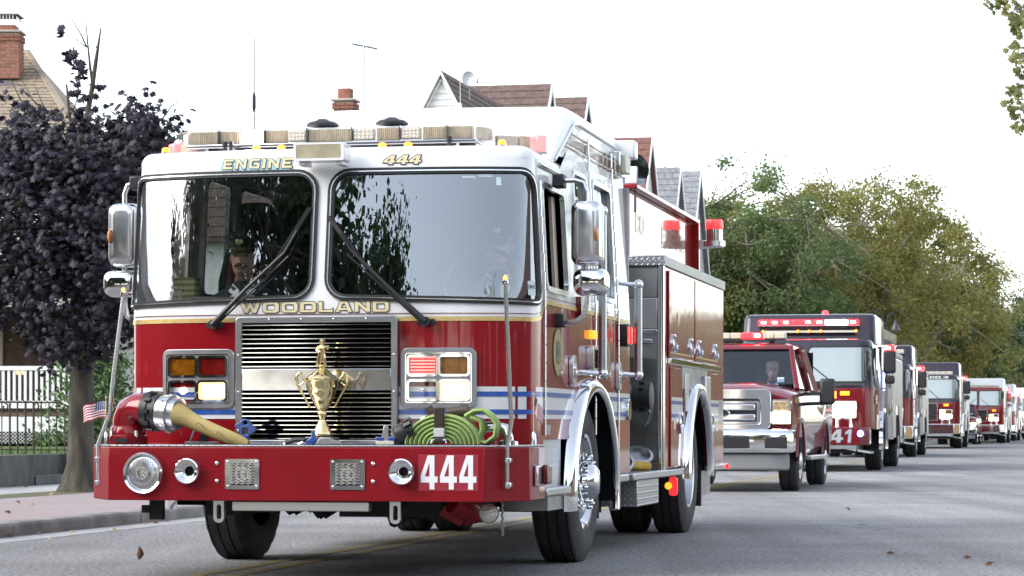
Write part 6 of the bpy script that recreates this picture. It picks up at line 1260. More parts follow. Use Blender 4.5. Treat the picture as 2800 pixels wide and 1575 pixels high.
# ------------------------------------------------------------------ people
def person(label, head, yaw=0.0, tache=False, cap='peak', young=False, rz=-TH, group='crew riding in the vehicles'):
    "seated figure facing the camera; head = world position of the face centre"
    P = thing('person', label, 'person', head, rz + yaw, group); P.scale = (1.14, 1.06, 1.0)
    n = 28; R = []
    # rings from seat to crown (z relative to the face centre): z, rx, ry, y offset
    spec = [(-.80,.17,.13,.04),(-.70,.19,.14,.05),(-.55,.19,.13,.06),(-.42,.215,.125,.06),(-.32,.225,.115,.055),(-.245,.205,.10,.05),(-.205,.14,.085,.045),(-.175,.085,.074,.04),(-.15,.062,.064,.03),(-.135,.058,.062,.02),(-.118,.048,.066,.004),(-.105,.050,.078,-.006),(-.085,.060,.086,-.006),(-.055,.067,.091,-.002),(-.025,.071,.094,.002),(.0,.073,.095,.004),(.03,.075,.098,.006),(.06,.076,.10,.01),(.09,.070,.093,.012),(.115,.050,.068,.014),(.128,.02,.03,.014)]
    for k, (z, rx, ry, yo) in enumerate(spec):
        ring = []
        for j in range(n):
            a = 2*pi*j/n - pi/2; x, y = rx*cos(a), yo + ry*sin(a); f = max(0, -sin(a))
            if k >= 10:
                fr = max(0, 1 - abs(x)/.022) * (f > .5)
                y -= fr * (.024*smooth(-.06,-.035,z)*(1-smooth(-.02,.022,z)) + .006*smooth(-.1,-.085,z)*(1-smooth(-.075,-.06,z)))
                y += .010*max(0, 1-abs(abs(x)-.030)/.016)*max(0, 1-abs(z-.008)/.02)*(f > .4)
                y -= .006*max(0, 1-abs(abs(x)-.03)/.03)*max(0, 1-abs(z-.03)/.014)*(f > .4)
            ring.append((x, y, z))
        R.append(ring)
    mb = MB().mat(1).loft(R[:9]).mat(0).loft(R[8:])
    for s_ in (-1, 1):
        mb.mat(0).ball((s_*.076, .012, -.005), (.010,.020,.032), 10, 7)
        mb.mat(1).tube([(s_*.19,.05,-.29),(s_*.255,.03,-.40),(s_*.275,-.02,-.55),(s_*.23,-.16,-.60),(s_*.17,-.33,-.52)], [.068,.066,.056,.050,.040], 12)
        mb.mat(1).tube([(s_*.10,.05,-.78),(s_*.12,-.18,-.80),(s_*.13,-.42,-.80),(s_*.13,-.46,-.90),(s_*.13,-.44,-1.05)], [.10,.098,.085,.07,.055], 12)
        mb.mat(0).ball((s_*.165,-.37,-.50), (.042,.055,.03), 10, 7)
        for q in range(4): mb.tube([(s_*(.145+q*.018),-.41,-.495),(s_*(.145+q*.018),-.445+.006*abs(q-1.5),-.50),(s_*(.145+q*.018),-.452,-.525)], [.010,.009,.008], 6)
        mb.tube([(s_*.13,-.36,-.495),(s_*.112,-.395,-.49),(s_*.115,-.425,-.50)], [.012,.010,.009], 6)
    mb.build('body', [SKIN, NAVY], P, ang=70)
    for s_ in (-1, 1):
        MB().ball((s_*.030,-.080,.008), (.011,.006,.006), 10, 6).build('eye', mat('eye_dark', (.05,.04,.035), .2), P); MB().tube([(s_*.045,-.083,.026),(s_*.030,-.090,.031),(s_*.014,-.090,.027)], [.003,.0045,.003], 6).build('eyebrow', HAIR, P)
        MB().add([(s_*.062,-.028,-.165),(s_*.012,-.055,-.215),(s_*.030,-.078,-.262),(s_*.080,-.056,-.215),(s_*.070,-.010,-.185)], [(0,1,2,3,4)]).build('shirt_collar', SHIRT, P); MB().add([(s_*.012,-.060,-.225),(s_*.005,-.075,-.36),(s_*.045,-.070,-.34),(s_*.075,-.052,-.25)], [(0,1,2,3)]).build('shirt_front', SHIRT, P)
    MB().tube([(-.022,-.092,-.072),(0,-.098,-.069),(.022,-.092,-.072)], .004, 6).build('mouth', mat('lips', (.28,.11,.09), .5), P)
    MB().prism([(-.014,-.19),(.014,-.19),(.010,-.225),(.022,-.36),(-.022,-.36),(-.010,-.225)], lambda x, z: (x, -.080 - max(0,-.2-z)*.05, z), lambda x, z: (x, -.064 - max(0,-.2-z)*.05, z)).build('tie', mat('tie_black', (.008,.008,.01), .7), P)
    if tache: MB().tube([(-.036,-.086,-.062),(-.018,-.104,-.048),(0,-.108,-.046),(.018,-.104,-.048),(.036,-.086,-.062)], [.005,.010,.009,.010,.005], 8).build('moustache', HAIR, P)
    hair = []
    for z, q in ((-.03,1.03),(.0,1.05),(.05,1.05),(.07,1.03)): hair.append([(.073*q*cos(a), .012 + .096*q*sin(a), z) for a in [-.25 + (pi+.5)*k/16 for k in range(17)]])
    MB().loft(hair, False).build('hair', HAIR, P)
    cm = NAVY if cap == 'peak' else TAN
    rings = [[(rx*cos(2*pi*j/28), yo + ry*sin(2*pi*j/28), z + lf*(-sin(2*pi*j/28))) for j in range(28)] for z, rx, ry, yo, lf in ((.045,.082,.108,.006,.0),(.085,.083,.110,.004,.004),(.10,.098,.126,0,.012),(.118,.112,.140,-.004,.026),(.130,.108,.136,-.004,.030),(.138,.06,.08,.0,.022),(.14,.005,.005,.0,.02))] if cap == 'peak' else [[(rx*cos(2*pi*j/28), ry*sin(2*pi*j/28), z) for j in range(28)] for z, rx, ry in ((.04,.082,.108),(.085,.082,.107),(.125,.066,.086),(.145,.03,.04),(.147,.004,.004))]
    cp_ = MB().loft(rings).build('cap', cm, P, ang=70)
    vz = [(.082*cos(a), -.0 + .108*sin(a), .05) for a in [pi + .25 + (pi-.5)*k/14 for k in range(15)]]; vo = [(.078*cos(a), -.02 + .150*sin(a), .026 + .012*(1+sin(a))) for a in [pi + .25 + (pi-.5)*k/14 for k in range(15)]]
    MB().loft([vz, vo, [(x, y+.002, z-.005) for x, y, z in vo]], False).build('cap_visor', PATENT if cap == 'peak' else TAN, cp_)
    if cap == 'peak':
        MB().lathe([(.024,0),(.022,-.006),(.010,-.010),(.001,-.011)], 8, (0,-.118,.098), 'y').build('cap_badge', mat('badge_gold', (.62,.50,.26), .3, .7, var=.3, vscale=60), cp_); MB().tube([(-.07,-.07,.058),(-.03,-.106,.055),(.03,-.106,.055),(.07,-.07,.058)], .004, 6).build('cap_cord', mat('badge_gold', (.62,.50,.26), .3, .7), cp_)
    return P
person('man with moustache in dark cap and navy uniform in the passenger seat of engine 444', engp(-.845, 1.18, 1.985), .05, True)
person('driver in dark cap and navy uniform behind the wheel of engine 444', engp(.84, 1.16, 2.03), .15)
# bag and bottle on the dashboard
BG = thing('striped_bag', 'green striped cloth bag on the left of the dashboard', 'bag', engp(-1.02, .55, 1.66), -TH)
m = MB()
for k in range(9): m.mat(k % 2).loft([[(.075*x, .05*y, k*.018 + dz) for x, y in rrect(-1,1,-1,1,.3,3)] for dz in (0,.018)], True, True)
m.build('bag_body', [mat('bag_green', (.12,.13,.05), .9), mat('bag_stripe', (.26,.25,.13), .9)], BG)
BT = thing('water_bottle', 'clear water bottle beside the striped bag', 'bottle', engp(-1.12, .55, 1.66), -TH)
MB().lathe([(.032,0),(.034,.01),(.034,.12),(.025,.15),(.012,.17),(.012,.185)], 16).build('bottle_body', mat('bottle_plastic', (.45,.50,.52), .15, spec=.7), BT); MB().lathe([(.014,0),(.014,.02)], 12, (0,0,.185)).build('bottle_cap', mat('ivory_plastic', (.62,.58,.50), .5), BT)
# ------------------------------------------------------------------ vehicles behind
def vroot(name, label, cat, u, v, yaw=0.0): return thing(name, label, cat, S(u, v, 0), -TH - yaw, 'vehicles in the parade line')
def simple_wheel(par, x, y, sg, R, wd, rim=ALU, r0=.6):
    n = 40; h = wd/2; P = [(R*r0,-h),(R*.9,-h),(R*.97,-h+.02),(R,-h+.05),(R,-.03),(R-.012,-.02),(R-.012,.02),(R,.03),(R,h-.05),(R*.97,h-.02),(R*.88,h),(R*r0,h-.012)]
    cx = x - sg*h
    q = MB().loft([[(cx + sg*hh, y + r*cos(2*pi*k/n), R - .006 + max(r*sin(2*pi*k/n), -R+.004)) for k in range(n)] for r, hh in P], True, False)
    w_ = MB().loft([[(cx + sg*hh, y + r*cos(2*pi*k/24), R - .006 + r*sin(2*pi*k/24)) for k in range(24)] for r, hh in ((R*r0,h-.01),(R*(r0+.02),h),(R*(r0-.03),h-.005),(R*(r0-.08),h-.05),(R*.32,h-.04),(R*.28,h+.01),(R*.15,h+.03),(.004,h+.03))], True, False).build('wheel', rim, par); q.build('tyre', TYRE, w_, ang=30)
GLX = mat('reflecting_glass', (.26,.29,.285), .04, .7, coat=1, var=.15, vscale=.8); GLD = mat('dark_glass', (.03,.034,.035), .05, spec=.9, coat=1)
BLKP = painted('black_paint', (.022,.018,.03), .1); DRED = painted('deep_red', (.15,.006,.012), .05); ROLL = mat('roll_up_door', (.55,.56,.57), .35, .8, var=.15, vscale=1, stretch=(1,1,40))
def convoy(label, u, vax, yaw=0.0, low=DRED, up=BLKP, roof=BLKP, roofz=3.02, lamp=HEADW, lamp_side=(1,-1), bar='red', num=None, sign=None, body=ROLL, boom=False, bumper=None, silver=False, half=1.24, flagp=True, grillez=(.98,1.52)):
    V = vroot('fire_engine', label, 'fire engine', u, vax - 1.95, yaw); hw = half
    def ring(z, ins, r=.28, v1=3.4): return [(x, y, z) for x, y in rrect(-hw+ins, hw-ins, .0+ins*1.2, v1, [r,r,.05,.05], 6)]
    MB().loft([ring(.80,0), ring(1.50,0), ring(1.58,.004)]).build('lower_cab', low, V, ang=50)
    MB().loft([ring(1.582,.006), ring(1.66,.008), ring(2.42,.075), ring(2.48,.10), ring(2.52,.17)]).build('upper_cab', up, V, ang=50)
    MB().loft([[(x, y, z) for x, y in rrect(-hw+.04+i, hw-.04-i, .62+i+f_, 3.38-i, .14, 4)] for z, i, f_ in ((2.44,0,0),(roofz-.08,.02,.10),(roofz-.02,.04,.14),(roofz,.10,.22))]).build('raised_roof', roof, V, ang=50)
    fx = lambda x, z, d=0.0: (x, -.0 + (z-1.58)*.10 - d + .0 + .30*max(0, (abs(x)-(hw-.30))/.30)**2.2, z)
    for s_ in (-1, 1):
        g = panel(MB(), [[(s_*x, z) for x, z in rrect(.05, hw-.07, 1.70, 2.36, .09, 4)]], lambda x, z, d=0.0: fx(x, z, .014), .12).build('windscreen', GLX, V, ang=60)
        panel(MB(), [[(s_*x, z) for x, z in rrect(.025, hw-.045, 1.675, 2.385, .11, 4)], [(s_*x, z) for x, z in rrect(.06, hw-.08, 1.71, 2.35, .08, 4)]], lambda x, z, d=0.0: fx(x, z, .02), .12).build('seal', RUB, g)
        panel(MB(), [[(s_*x, z) for x, z in rrect(hw-.26, hw-.075, 1.72, 2.34, .03, 3)]], lambda x, z, d=0.0: fx(x, z, .018), .08).build('corner_glass', GLD, g)
        MB().bar(fx(s_*.55,1.66,.03), fx(s_*.12,2.0,.03), .02, .02).build('wiper', RUB, V)
        for v0, v1, z1 in ((.52,1.25,2.36),(2.15,2.9,2.42)): MB().box(*sorted((s_*(hw-.07), s_*(hw-.02))), v0, v1, 1.72, z1).build('side_window', GLD, V, bev=.02)
        # head lamps in chrome pods
        hb = MB().box(*sorted((s_*.50, s_*.98)), -.05, .10, 1.0, 1.34).build('headlight_bezel', CHROME, V, bev=.03)
        on = s_ in lamp_side
        if on: MB().box(*sorted((s_*.515, s_*.965)), -.058, -.046, 1.015, 1.17 if not num else 1.325).build('lamp_glow_plate', LAMPGLOW, hb, bev=.02)  # glowing plate imitates bloom around the lit lamps
        for x0 in (.53, .755):
            MB().box(*sorted((s_*x0, s_*(x0+.19))), -.065, -.04, 1.03, 1.155).build('headlamp', lamp if on else LEDB, hb, bev=.015); MB().box(*sorted((s_*x0, s_*(x0+.19))), -.065, -.04, 1.185, 1.305).build('warning_lamp', HEADW if (on and num) else ((AMBERD if x0 > .7 else REDD_L) if not on else (HALO if x0 < .7 else AMBERD)), hb, bev=.015)  # numbered engine's upper lamps emit white too, imitating headlamp bloom
        MB().box(*sorted((s_*.66, s_*.84)), -.03, .02, 1.44, 1.52).build('turn_lamp', AMBER, V, bev=.01)
        # mirrors
        a = MB().tube([(s_*hw,.45,2.38),(s_*(hw+.2),.40,2.38),(s_*(hw+.24),.40,2.28),(s_*(hw+.24),.40,1.66),(s_*(hw+.15),.42,1.58),(s_*hw,.45,1.55)], .018, 7).build('mirror_arm', SATIN, V); MB().box(*sorted((s_*(hw+.12), s_*(hw+.36))), .33, .45, 1.86, 2.3).build('mirror_housing', BLK if up == BLKP else CHROME, a, bev=.04); MB().box(*sorted((s_*(hw+.14), s_*(hw+.34))), .35, .45, 1.66, 1.82).build('convex_mirror', BLK if up == BLKP else CHROME, a, bev=.04)
        R_ = []
        for v_, z_ in ell(1, 1, 0, 0, 24, -.1, pi+.1): R_.append([(s_*uu, 1.95 + aa*v_, .48 + bb*z_) for aa, bb, uu in ((.80,.74,hw-.01),(.79,.73,hw+.06),(.72,.66,hw+.07),(.70,.64,hw+.02))])
        MB().loft(R_, True, True).build('wheel_fender', CHROME, V, ang=70)
        MB().prism(ell(.72,.66,1.95,.48,20), lambda v, z: (s_*(hw-.002), v, z), lambda v, z: (s_*(hw+.008), v, z)).build('wheel_house', DARK, V)
        simple_wheel(V, s_*(hw+.0), 1.95, s_, .53, .32); simple_wheel(V, s_*(hw+.02), 6.8, s_, .53, .32); simple_wheel(V, s_*(hw-.36), 6.8, s_, .53, .30)
        # angled step flap at the bumper corner
        MB().add([(s_*.80,-.30,.42),(s_*1.24,-.05,.34),(s_*1.26,.55,.34),(s_*.86,.55,.42),(s_*.80,-.30,.46),(s_*1.24,-.05,.38),(s_*1.26,.55,.38),(s_*.86,.55,.46)], [(0,3,2,1),(4,5,6,7),(0,1,5,4),(1,2,6,5),(2,3,7,6),(3,0,4,7)]).build('step_flap', ALU, V)
        MB().box(*sorted((s_*(hw-.02), s_*(hw+.012))), 3.45, 4.9, .60, 2.30).build('pump_panel', STEELD, V); 
        for zz, vv in ((1.75,4.1),(1.2,3.9),(1.25,4.5)): MB().lathe([(.11,0),(.12,.04),(.04,.05)], 14, (s_*(hw+.0) if s_ > 0 else s_*(hw+.05), vv, zz), 'x').build('discharge_port', CHROME, V)
        for k in range(3): MB().box(*sorted((s_*(hw-.01), s_*(hw+.022))), 5.0+k*1.2, 6.15+k*1.2, 1.30 if k == 1 else .62, 2.28).build('roll_up_door', body, V, bev=.01)
        MB().box(*sorted((s_*(hw+.0), s_*(hw+.05))), 1.35, 1.42, 1.15, 1.95).build('grab_rail', ALU, V); MB().box(*sorted((s_*(hw-.01), s_*(hw+.005))), .35, 3.4, 1.0, 1.07).build('reflective_stripe', STRIPE, V)
        if flagp: MB().box(*sorted((s_*(hw-.01), s_*(hw+.012))), .16, .46, 1.28, 1.44).build('flag_decal', mat('flag_decal', (.55,.12,.13), .5, var=.9, vscale=14, col2=(.75,.72,.72), stretch=(.2,.2,5)), V)
        if num == '441':
            MB().box(*sorted((s_*(hw), s_*(hw+.03))), 2.0, 2.3, 1.56, 1.90).build('blue_flasher', BLUELED, V)
            MB().lathe([(.06,0),(.055,-.02),(.004,-.03)], 14, (s_*1.08,-.50,.72), 'y').build('blue_lamp', BLUELED, V)
    MB().prism(ell(.68,.62,6.8,.48,20), lambda v, z: (-hw-.03, v, z), lambda v, z: (hw+.03, v, z)).build('wheel_house', DARK, V)
    MB().box(-hw, hw, 3.40, 8.6, .58, 2.32).build('body', low if not silver else ROLL, V, bev=.02); MB().box(-hw-.02, hw+.02, 4.9, 8.62, 2.32, 2.42).build('body_top', STEELD, V, bev=.01); MB().box(-hw+.2, hw-.2, 3.5, 8.5, 2.32, 2.72).build('hose_bed', CHASSIS if up == BLKP else WHITE, V, bev=.02)
    gl = MB().box(-.44,.44,-.04,.04,*grillez).build('grille', CHROME, V, bev=.01); MB().box(-.40,.40,-.055,-.035,grillez[0]+.04,grillez[1]-.04).build('grille_mesh', BLK, gl)
    for k in range(7): MB().box(-.40,.40,-.07,-.052,grillez[0]+.06+k*(grillez[1]-grillez[0]-.14)/6,grillez[0]+.078+k*(grillez[1]-grillez[0]-.14)/6).build('slat', CHROME, gl)
    MB().prism([(-1.05,-.50),(1.05,-.50),(1.24,-.28),(1.24,.3),(-1.24,.3),(-1.24,-.28)], lambda x, y: (x, y, .50), lambda x, y: (x, y, .84)).build('bumper', bumper or CHROME, V, bev=.02); MB().box(-1.0,1.0,-.49,.3,.43,.50).build('valance', ALU, V); MB().box(-1.0,1.0,-.2,8.4,.35,.60).build('chassis', CHASSIS, V)
    MB().tube([(.62,-.22,.84),(.62,-.22,.98),(.72,-.22,1.02),(.86,-.22,1.0),(.88,-.22,.84)], .04, 10).build('swivel_pipe', CHROME, V)
    # light bar
    lm = {'red': [REDLED, WHITELED], 'white': [LEDB, HALO], 'dim': [REDD_L, LEDB]}[bar]; zb = 2.53 if bar == 'white' else roofz - .22; vb = .34 if bar == 'white' else .58
    b = MB().box(-.98,.98,vb+.02,vb+.22,zb-.02,zb).build('light_bar', SATIN, V)
    for k in range(9):
        mt = {'red': REDHOT, 'white': LEDB, 'dim': (LEDB if k % 3 else REDD_L)}[bar]
        if bar == 'red' and k in (6, 7): mt = WHITELED
        MB().box(-.97+k*.216,-.97+k*.216+.205,vb,vb+.20,zb+.002,zb+.10).build('light_module', mt, b, bev=.012)
        if bar == 'red' and k not in (3, 6, 7): MB().box(-.97+k*.216+.055,-.97+k*.216+.15,vb-.008,vb+.01,zb+.03,zb+.075).build('module_core', REDCORE, b)
    if bar == 'red':
        for k, x in enumerate((-.88,-.2,.02,.24,.92)): MB().ball((x,vb-.01,zb-.12), .03, 10, 7).build('amber_marker', AMBER, b)
        MB().box(-.86,.9,vb-.005,vb+.05,zb-.145,zb-.105).build('marker_rail', LEDB, b); MB().lathe([(.06,0),(.055,.08),(.002,.09)], 14, (.25,1.4,roofz)).build('roof_beacon', REDHOT, V)
    rl = MB().box(hw-.24,hw+.06,5.0,5.25,2.42,2.54).build('rear_beacon', REDHOT, V, bev=.02); MB().box(hw-.15,hw-.03,4.99,5.0,2.455,2.505).build('beacon_core', REDCORE, rl)
    if num: text_panel(MB(), num, .24, .90, .55, .80, lambda x, z, d=0.0: (x, -.506, z), grow=.014, shear=.08).build('number_outline', INK, V); text_panel(MB(), num, .24, .90, .55, .80, lambda x, z, d=0.0: (x, -.510, z), shear=.08).build('bumper_number', mat('silver_vinyl', (.55,.55,.58), .3, .6), V)
    if sign: MB().add([fx(-.9,2.375,.03), fx(.9,2.375,.03), fx(.9,2.47,.03), fx(-.9,2.47,.03)], [(0,1,2,3)]).build('header_band', BLK, V); text_panel(MB(), sign[0], sign[1], sign[2], 2.385, 2.46, lambda x, z, d=0.0: fx(x, z, .036)).build('header_lettering', mat('white_vinyl', (.85,.85,.86), .4), V)
    if boom:
        bm = MB().tube([(.75,3.6,2.75),(.80,4.4,2.92)], .2, 14).bar((.55,4.0,2.95),(.95,9.0,2.75), .5, .25).build('aerial_boom', BLKP, V)
    return V
def pickup(label, u, v0, yaw=0.0, paint=DRED, bar=True, lit=(1,-1), driver=True, seed=1, name='pickup_truck', cat='pickup truck', dark_mirror=True):
    V = vroot(name, label, cat, u, v0, yaw)
    def sec(y, zs, w_, zt, wt, zc): # lower body section: sill z, half width, shoulder, top half width, crown
        return [(-w_+.06,y,zs),(-w_,y,zs+.12),(-w_-.015,y,(zs+zt)/2+.1),(-w_+.02,y,zt-.06),(-wt,y,zt),(-wt*.5,y,zc),(0,y,zc+.005),(wt*.5,y,zc),(wt,y,zt),(w_-.02,y,zt-.06),(w_+.015,y,(zs+zt)/2+.1),(w_,y,zs+.12),(w_-.06,y,zs)]
    MB().loft([sec(.16,.60,.96,1.33,.74,1.41), sec(.30,.55,.985,1.39,.82,1.47), sec(.9,.52,1.0,1.42,.86,1.51), sec(1.50,.50,1.0,1.43,.90,1.53), sec(1.6,.48,1.0,1.42,.92,1.42), sec(4.35,.48,1.0,1.42,.92,1.42), sec(4.4,.5,1.0,1.46,.95,1.46), sec(6.25,.55,1.0,1.46,.95,1.46), sec(6.3,.6,.97,1.40,.9,1.40)]).build('body', paint, V, ang=40)
    MB().loft([[(x,y,z) for x, y in rrect(-w_,w_,y0,y1,.10,4)] for z, w_, y0, y1 in ((2.02,.76,2.10,4.05),(2.07,.75,2.16,4.0),(2.105,.68,2.3,3.9),(2.115,.5,2.5,3.7))]).build('roof', paint, V, ang=50)
    A = [(s_*.90,1.48,1.43) for s_ in (-1,1)]; B = [(s_*.755,2.16,2.045) for s_ in (-1,1)]
    for s_ in (-1, 1):
        MB().bar((s_*.915,1.46,1.42),(s_*.755,2.16,2.05), .07, .07).build('a_pillar', paint, V, bev=.01); MB().bar((s_*.94,2.85,1.42),(s_*.77,2.95,2.04), .06, .10).build('b_pillar', paint, V); MB().bar((s_*.93,4.15,1.42),(s_*.75,3.98,2.04), .05, .10).build('c_pillar', paint, V)
        MB().add([(s_*.935,1.62,1.44),(s_*.94,2.82,1.44),(s_*.77,2.92,2.03),(s_*.765,2.28,2.03)], [(0,1,2,3)]).build('side_window', GLASSD, V); MB().add([(s_*.94,2.90,1.44),(s_*.94,4.05,1.44),(s_*.77,3.90,2.03),(s_*.77,2.99,2.03)], [(0,1,2,3)]).build('side_window', GLASSD, V)
        hl = MB().loft([[(s_*x, y - .02, z) for x, z in rrect(.70,.965,.93,1.27,.03,3)] for y in (.12,.20)]).build('headlight', CHROME, V); MB().box(*sorted((s_*.705,s_*.96)), .092,.098,.935,1.105).build('lamp_glow_plate', LAMPGLOW, hb_ if False else hl, bev=.01); MB().box(*sorted((s_*.715,s_*.95)), .085,.11,.945,1.09).build('headlamp', HEADC if s_ in lit else LEDB, hl, bev=.02); MB().box(*sorted((s_*.725,s_*.935)), .088,.112,1.115,1.25).build('turn_lamp', mat('turn_clear', (.62,.45,.25), .15, .2, coat=1, var=.5, vscale=30), hl, bev=.02)  # warm plate behind the lens glows to imitate lamp bloom
        ma = MB().bar((s_*.97,1.72,1.36),(s_*1.34,1.66,1.37), .06, .05).bar((s_*.97,1.72,1.22),(s_*1.30,1.66,1.23), .06, .05).build('mirror_arm', BLK, V); MB().box(*sorted((s_*1.22,s_*1.44)), 1.58,1.70,1.21,1.58).build('mirror_housing', BLK, ma, bev=.04); MB().box(*sorted((s_*1.43,s_*1.455)), 1.60,1.66,1.30,1.40).build('mirror_marker', AMBER, ma)
        simple_wheel(V, s_*1.005, 1.02, s_, .42, .27, SATIN, .58); simple_wheel(V, s_*1.005, 5.0, s_, .42, .27, SATIN, .58)
        for yy in (1.02, 5.0):
            MB().prism(ell(.52,.55,yy,.42,18), lambda y, z: (s_*.985, y, z), lambda y, z: (s_*1.004, y, z)).build('wheel_house', DARK, V)
            MB().loft([[(s_*uu, yy + a_*v_, .42 + b_*z_) for a_, b_, uu in ((.60,.62,1.0),(.58,.60,1.035),(.52,.55,1.03),(.51,.54,.99))] for v_, z_ in ell(1,1,0,0,20,.1,pi-.1)], True, True).build('wheel_flare', paint, V, ang=60)
        MB().box(*sorted((s_*.98,s_*1.10)), 1.75,4.2,.42,.48).build('side_step', ALU, V, bev=.01); MB().box(*sorted((s_*1.0,s_*1.025)), 2.7,2.86,1.22,1.26).build('door_handle', CHROME, V)
        MB().box(*sorted((s_*.62,s_*.93)), -.075,-.05,.60,.76).build('fog_pocket', BLK, V, bev=.03)
    ws = MB().add([(-.88,1.49,1.50),(.88,1.49,1.50),(.735,2.15,2.03),(-.735,2.15,2.03)], [(0,1,2,3)]).build('windscreen', GLASSB, V)
    MB().box(.62,.72,1.585,1.59,1.53,1.60).build('sticker', mat('sticker_paper', (.62,.74,.72), .6), V); MB().bar((-.8,1.45,1.46),(.1,1.47,1.50), .02, .02).build('wiper', RUB, V)
    MB().box(-.9,.9,2.0,4.2,.7,1.0).build('cab_floor', DARK, V); MB().box(-.9,.9,4.1,4.12,1.0,2.02).build('cab_back', DARK, V); MB().box(-.88,.88,1.65,1.95,1.2,1.42).build('dashboard', DARK, V)
    for x in (-.45,.45): MB().box(x-.25,x+.25,2.75,2.92,1.0,1.78).build('seat', mat('seat_cloth', (.02,.021,.024), .85), V, bev=.05)
    MB().box(-.74,.74,2.1,4.0,2.0,2.018).build('headliner', DARK, V)
    # grille
    gr = panel(MB(), [rrect(-.69,.69,.86,1.41,.08,4), rrect(-.55,.55,.93,1.28,.04,3)], lambda x, z, d=0.0: (x, .075-d, z), .2, thick=.10).build('grille', CHROME, V, bev=.01); MB().box(-.57,.57,.10,.12,.90,1.28).build('grille_mesh', mat('grille_grey', (.03,.03,.032), .5), gr)
    panel(MB(), [rrect(-.54,.54,.935,1.245,.03,3), rrect(-.50,.50,.965,1.215,.02,3)], lambda x, z, d=0.0: (x, .085-d, z), .2, thick=.03).build('grille_ring', CHROME, gr)
    for z in (1.12, .985): MB().box(-.48,.48,.05,.10,z,z+.085).build('grille_bar', CHROME, gr, bev=.015)
    for k in range(5): MB().box(-.50,.50,.09,.098,.96+k*.06,.968+k*.06).build('grille_wire', BLK, gr)
    MB().loft([[(.14*cos(2*pi*k/24)*q, .03-d, 1.085 + .06*sin(2*pi*k/24)*q) for k in range(24)] for q, d in ((1,-.02),(1,.0),(.9,.012),(.05,.016))]).build('badge', CHROME, gr); MB().loft([[(.12*cos(2*pi*k/24)*q, .016-d, 1.085 + .047*sin(2*pi*k/24)*q) for k in range(24)] for q, d in ((1,0),(.05,.002))]).build('badge_face', mat('badge_black', (.015,.018,.025), .15, coat=1), gr)
    MB().loft([[(x,y,z) for x, y in [(-1.0,.35),(-.99,.06),(-.80,-.04),(.80,-.04),(.99,.06),(1.0,.35)]] for z in (.54,)] + [[(x,y,z) for x, y in [(-1.01,.35),(-1.0,.04),(-.80,-.07),(.80,-.07),(1.0,.04),(1.01,.35)]] for z in (.58,.80)] + [[(x,y,.86) for x, y in [(-1.0,.35),(-.98,.07),(-.8,-.03),(.8,-.03),(.98,.07),(1.0,.35)]]], True, True).build('front_bumper', CHROME, V, bev=.015)
    MB().box(-.42,.42,-.078,-.05,.60,.77).build('bumper_intake', BLK, V, bev=.02); pl_ = MB().box(-.62,-.30,-.10,-.085,.585,.745).build('licence_plate', mat('plate_white', (.7,.72,.75), .4), V, bev=.006); MB().box(-.58,-.34,-.104,-.101,.64,.70).build('plate_mark', mat('plate_blue', (.03,.05,.25), .5), pl_)
    MB().loft([[(x,y,z) for x, y in [(-.92,.4),(-.92,.14),(-.7,.02),(.7,.02),(.92,.14),(.92,.4)]] for z in (.30,.53)]).build('valance', mat('grey_valance', (.24,.24,.24), .6), V, bev=.03); MB().box(-.6,.6,.4,5.6,.28,.5).build('chassis', CHASSIS, V)
    if bar:
        b = MB().box(-.62,.66,2.35,2.62,2.15,2.175).box(-.5,-.42,2.4,2.55,2.10,2.15).box(.42,.5,2.4,2.55,2.10,2.15).build('light_bar', BLK, V)
        for k in range(8): MB().box(-.62+k*.16,-.62+k*.16+.152,2.34,2.6,2.177,2.265).build('light_module', REDHOT if k in (4, 5) else (LEDB if k % 3 else REFL), b, bev=.012)
        MB().box(.21,.29,2.33,2.345,2.20,2.245).build('module_core', REDCORE, b)
    if driver: person('man in tan cap driving the red pickup behind the lead engine' if driver is True else driver, V.matrix_basis @ Vector((.45,2.55,1.72)), .1, cap='ball')
    return V
bpy.context.view_layer.update()
pickup('red pickup with chrome grille and roof light bar right behind engine 444', -.20, 20.35)
convoy('black topped engine 441 with red roof lights and glaring headlamps behind the pickup', -.62, 39.2, num='441', boom=True, bumper=DRED, bar='red', lamp_side=(1,-1), half=1.33).scale = (1.05,1.05,1.06)
convoy('black and red engine with number 2 on its windscreen, third in line', -1.10, 63.6, lamp=HEADC, sign=('2',.55,.66), bar='dim', bumper=CHROME).scale = (1.06,1.06,1.10)
convoy('black and red engine lettered CO.3 above its windscreen', -.98, 95.6, .006, sign=('SE CO.3',-.35,.82), bar='white', roofz=2.95, grillez=(.95,1.55)).scale = (1.14,1.14,1.22)
pickup('smaller red pickup with black mirror behind the CO.3 engine', -.62, 118.6, .015, bar=False, driver=False)
convoy('red and white engine with silver flagpole bar behind the small red pickup', .15, 131.5, .02, low=RED, up=RED, roof=WHITE, lamp=HEADC, bar='white', roofz=2.95).scale = (1.14,1.14,1.22)
convoy('white cabbed red engine with amber lights, sixth in line', -.05, 141.5, .025, low=RED, up=WHITE, roof=WHITE, lamp=HEADC, bar='white', body=RED).scale = (1.14,1.14,1.22)
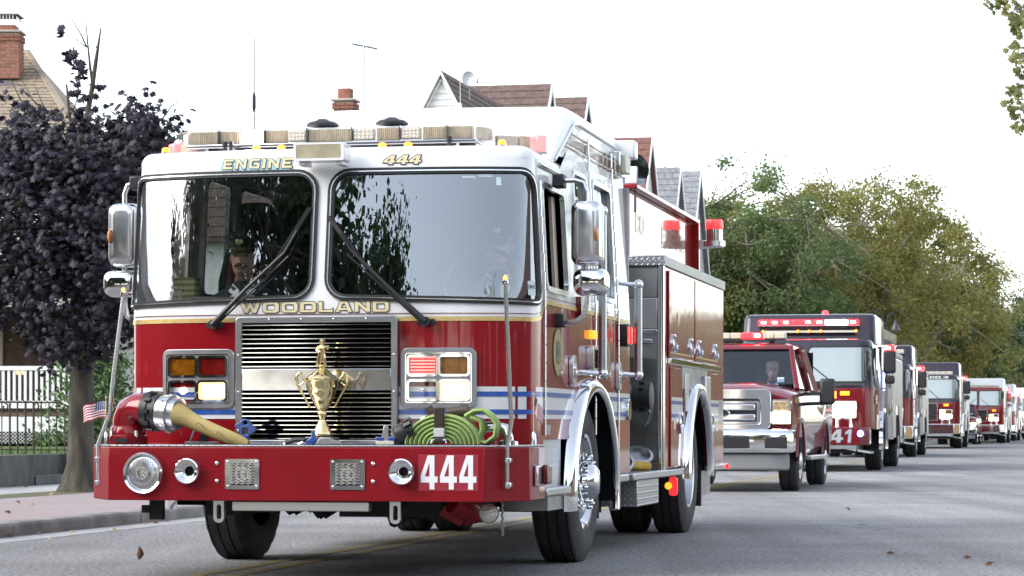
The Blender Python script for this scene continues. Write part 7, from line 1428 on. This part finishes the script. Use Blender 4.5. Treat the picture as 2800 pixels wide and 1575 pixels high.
convoy('white over red engine farther back in line', .35, 156.5, .03, low=RED, up=WHITE, roof=WHITE, lamp=HEADC, bar='white', body=WHITE, lamp_side=()).scale = (1.14,1.14,1.22)
convoy('white engine last in the visible line', 1.0, 173.0, .035, low=WHITE, up=WHITE, roof=WHITE, lamp=HEADC, bar='white', body=WHITE, lamp_side=()).scale = (1.14,1.14,1.22)
# van at the right edge
VN = vroot('parade_van', 'white van with orange roof trim at the far right edge', 'van', 1.9, 226, .03)
MB().loft([[(x,y,z) for x, y in rrect(-1.0+i,1.0-i,f_,5.6,.15,4)] for z, i, f_ in ((.45,0,0),(1.0,0,.02),(1.25,.02,.5),(2.1,.12,1.15),(2.25,.25,1.4))]).build('van_body', WHITE, VN, ang=40); MB().add([(-.82,.52,1.30),(.82,.52,1.30),(.76,1.02,2.0),(-.76,1.02,2.0)], [(0,1,2,3)]).build('windscreen', GLX, VN)
for s_ in (-1,1): MB().box(*sorted((s_*.55,s_*.9)),-.02,.05,.8,1.0).build('headlamp', HEAD, VN, bev=.02); simple_wheel(VN, s_*1.0, .95, s_, .38, .24); simple_wheel(VN, s_*1.0, 4.4, s_, .38, .24)
MB().box(-.9,.9,1.3,1.6,2.25,2.36).build('light_bar', emis('orange_bar', (1,.35,.2), 1.2), VN); MB().box(-.95,.95,-.04,.05,.42,.72).build('front_bumper', BLK, VN, bev=.03); MB().box(-.5,.5,-.03,.02,.78,1.0).build('grille', BLK, VN)
# street lamp with two lanterns behind the second engine
SLp = thing('street_lamp', 'black twin lantern street lamp behind engine 441', 'street lamp', at(2420, 1168, 92)); SLp.location.z = .1
MB().tube([(0,0,0),(0,0,4.35)], .06, 10).build('post', BLK, SLp)
for s_, dz in ((-1,.12),(1,0)):
    a = MB().tube([(0,0,4.3),(s_*.12,0,4.75+dz),(s_*.25,0,4.85+dz),(s_*.36,0,4.75+dz),(s_*.37,0,4.6+dz)], .025, 7).build('arm', BLK, SLp); MB().lathe([(.03,.0),(.06,-.12),(.16,-.30),(.17,-.36),(.02,-.40)], 16, (s_*.37,0,4.6+dz)).build('lantern', mat('lantern_dark', (.05,.045,.06), .35), a)
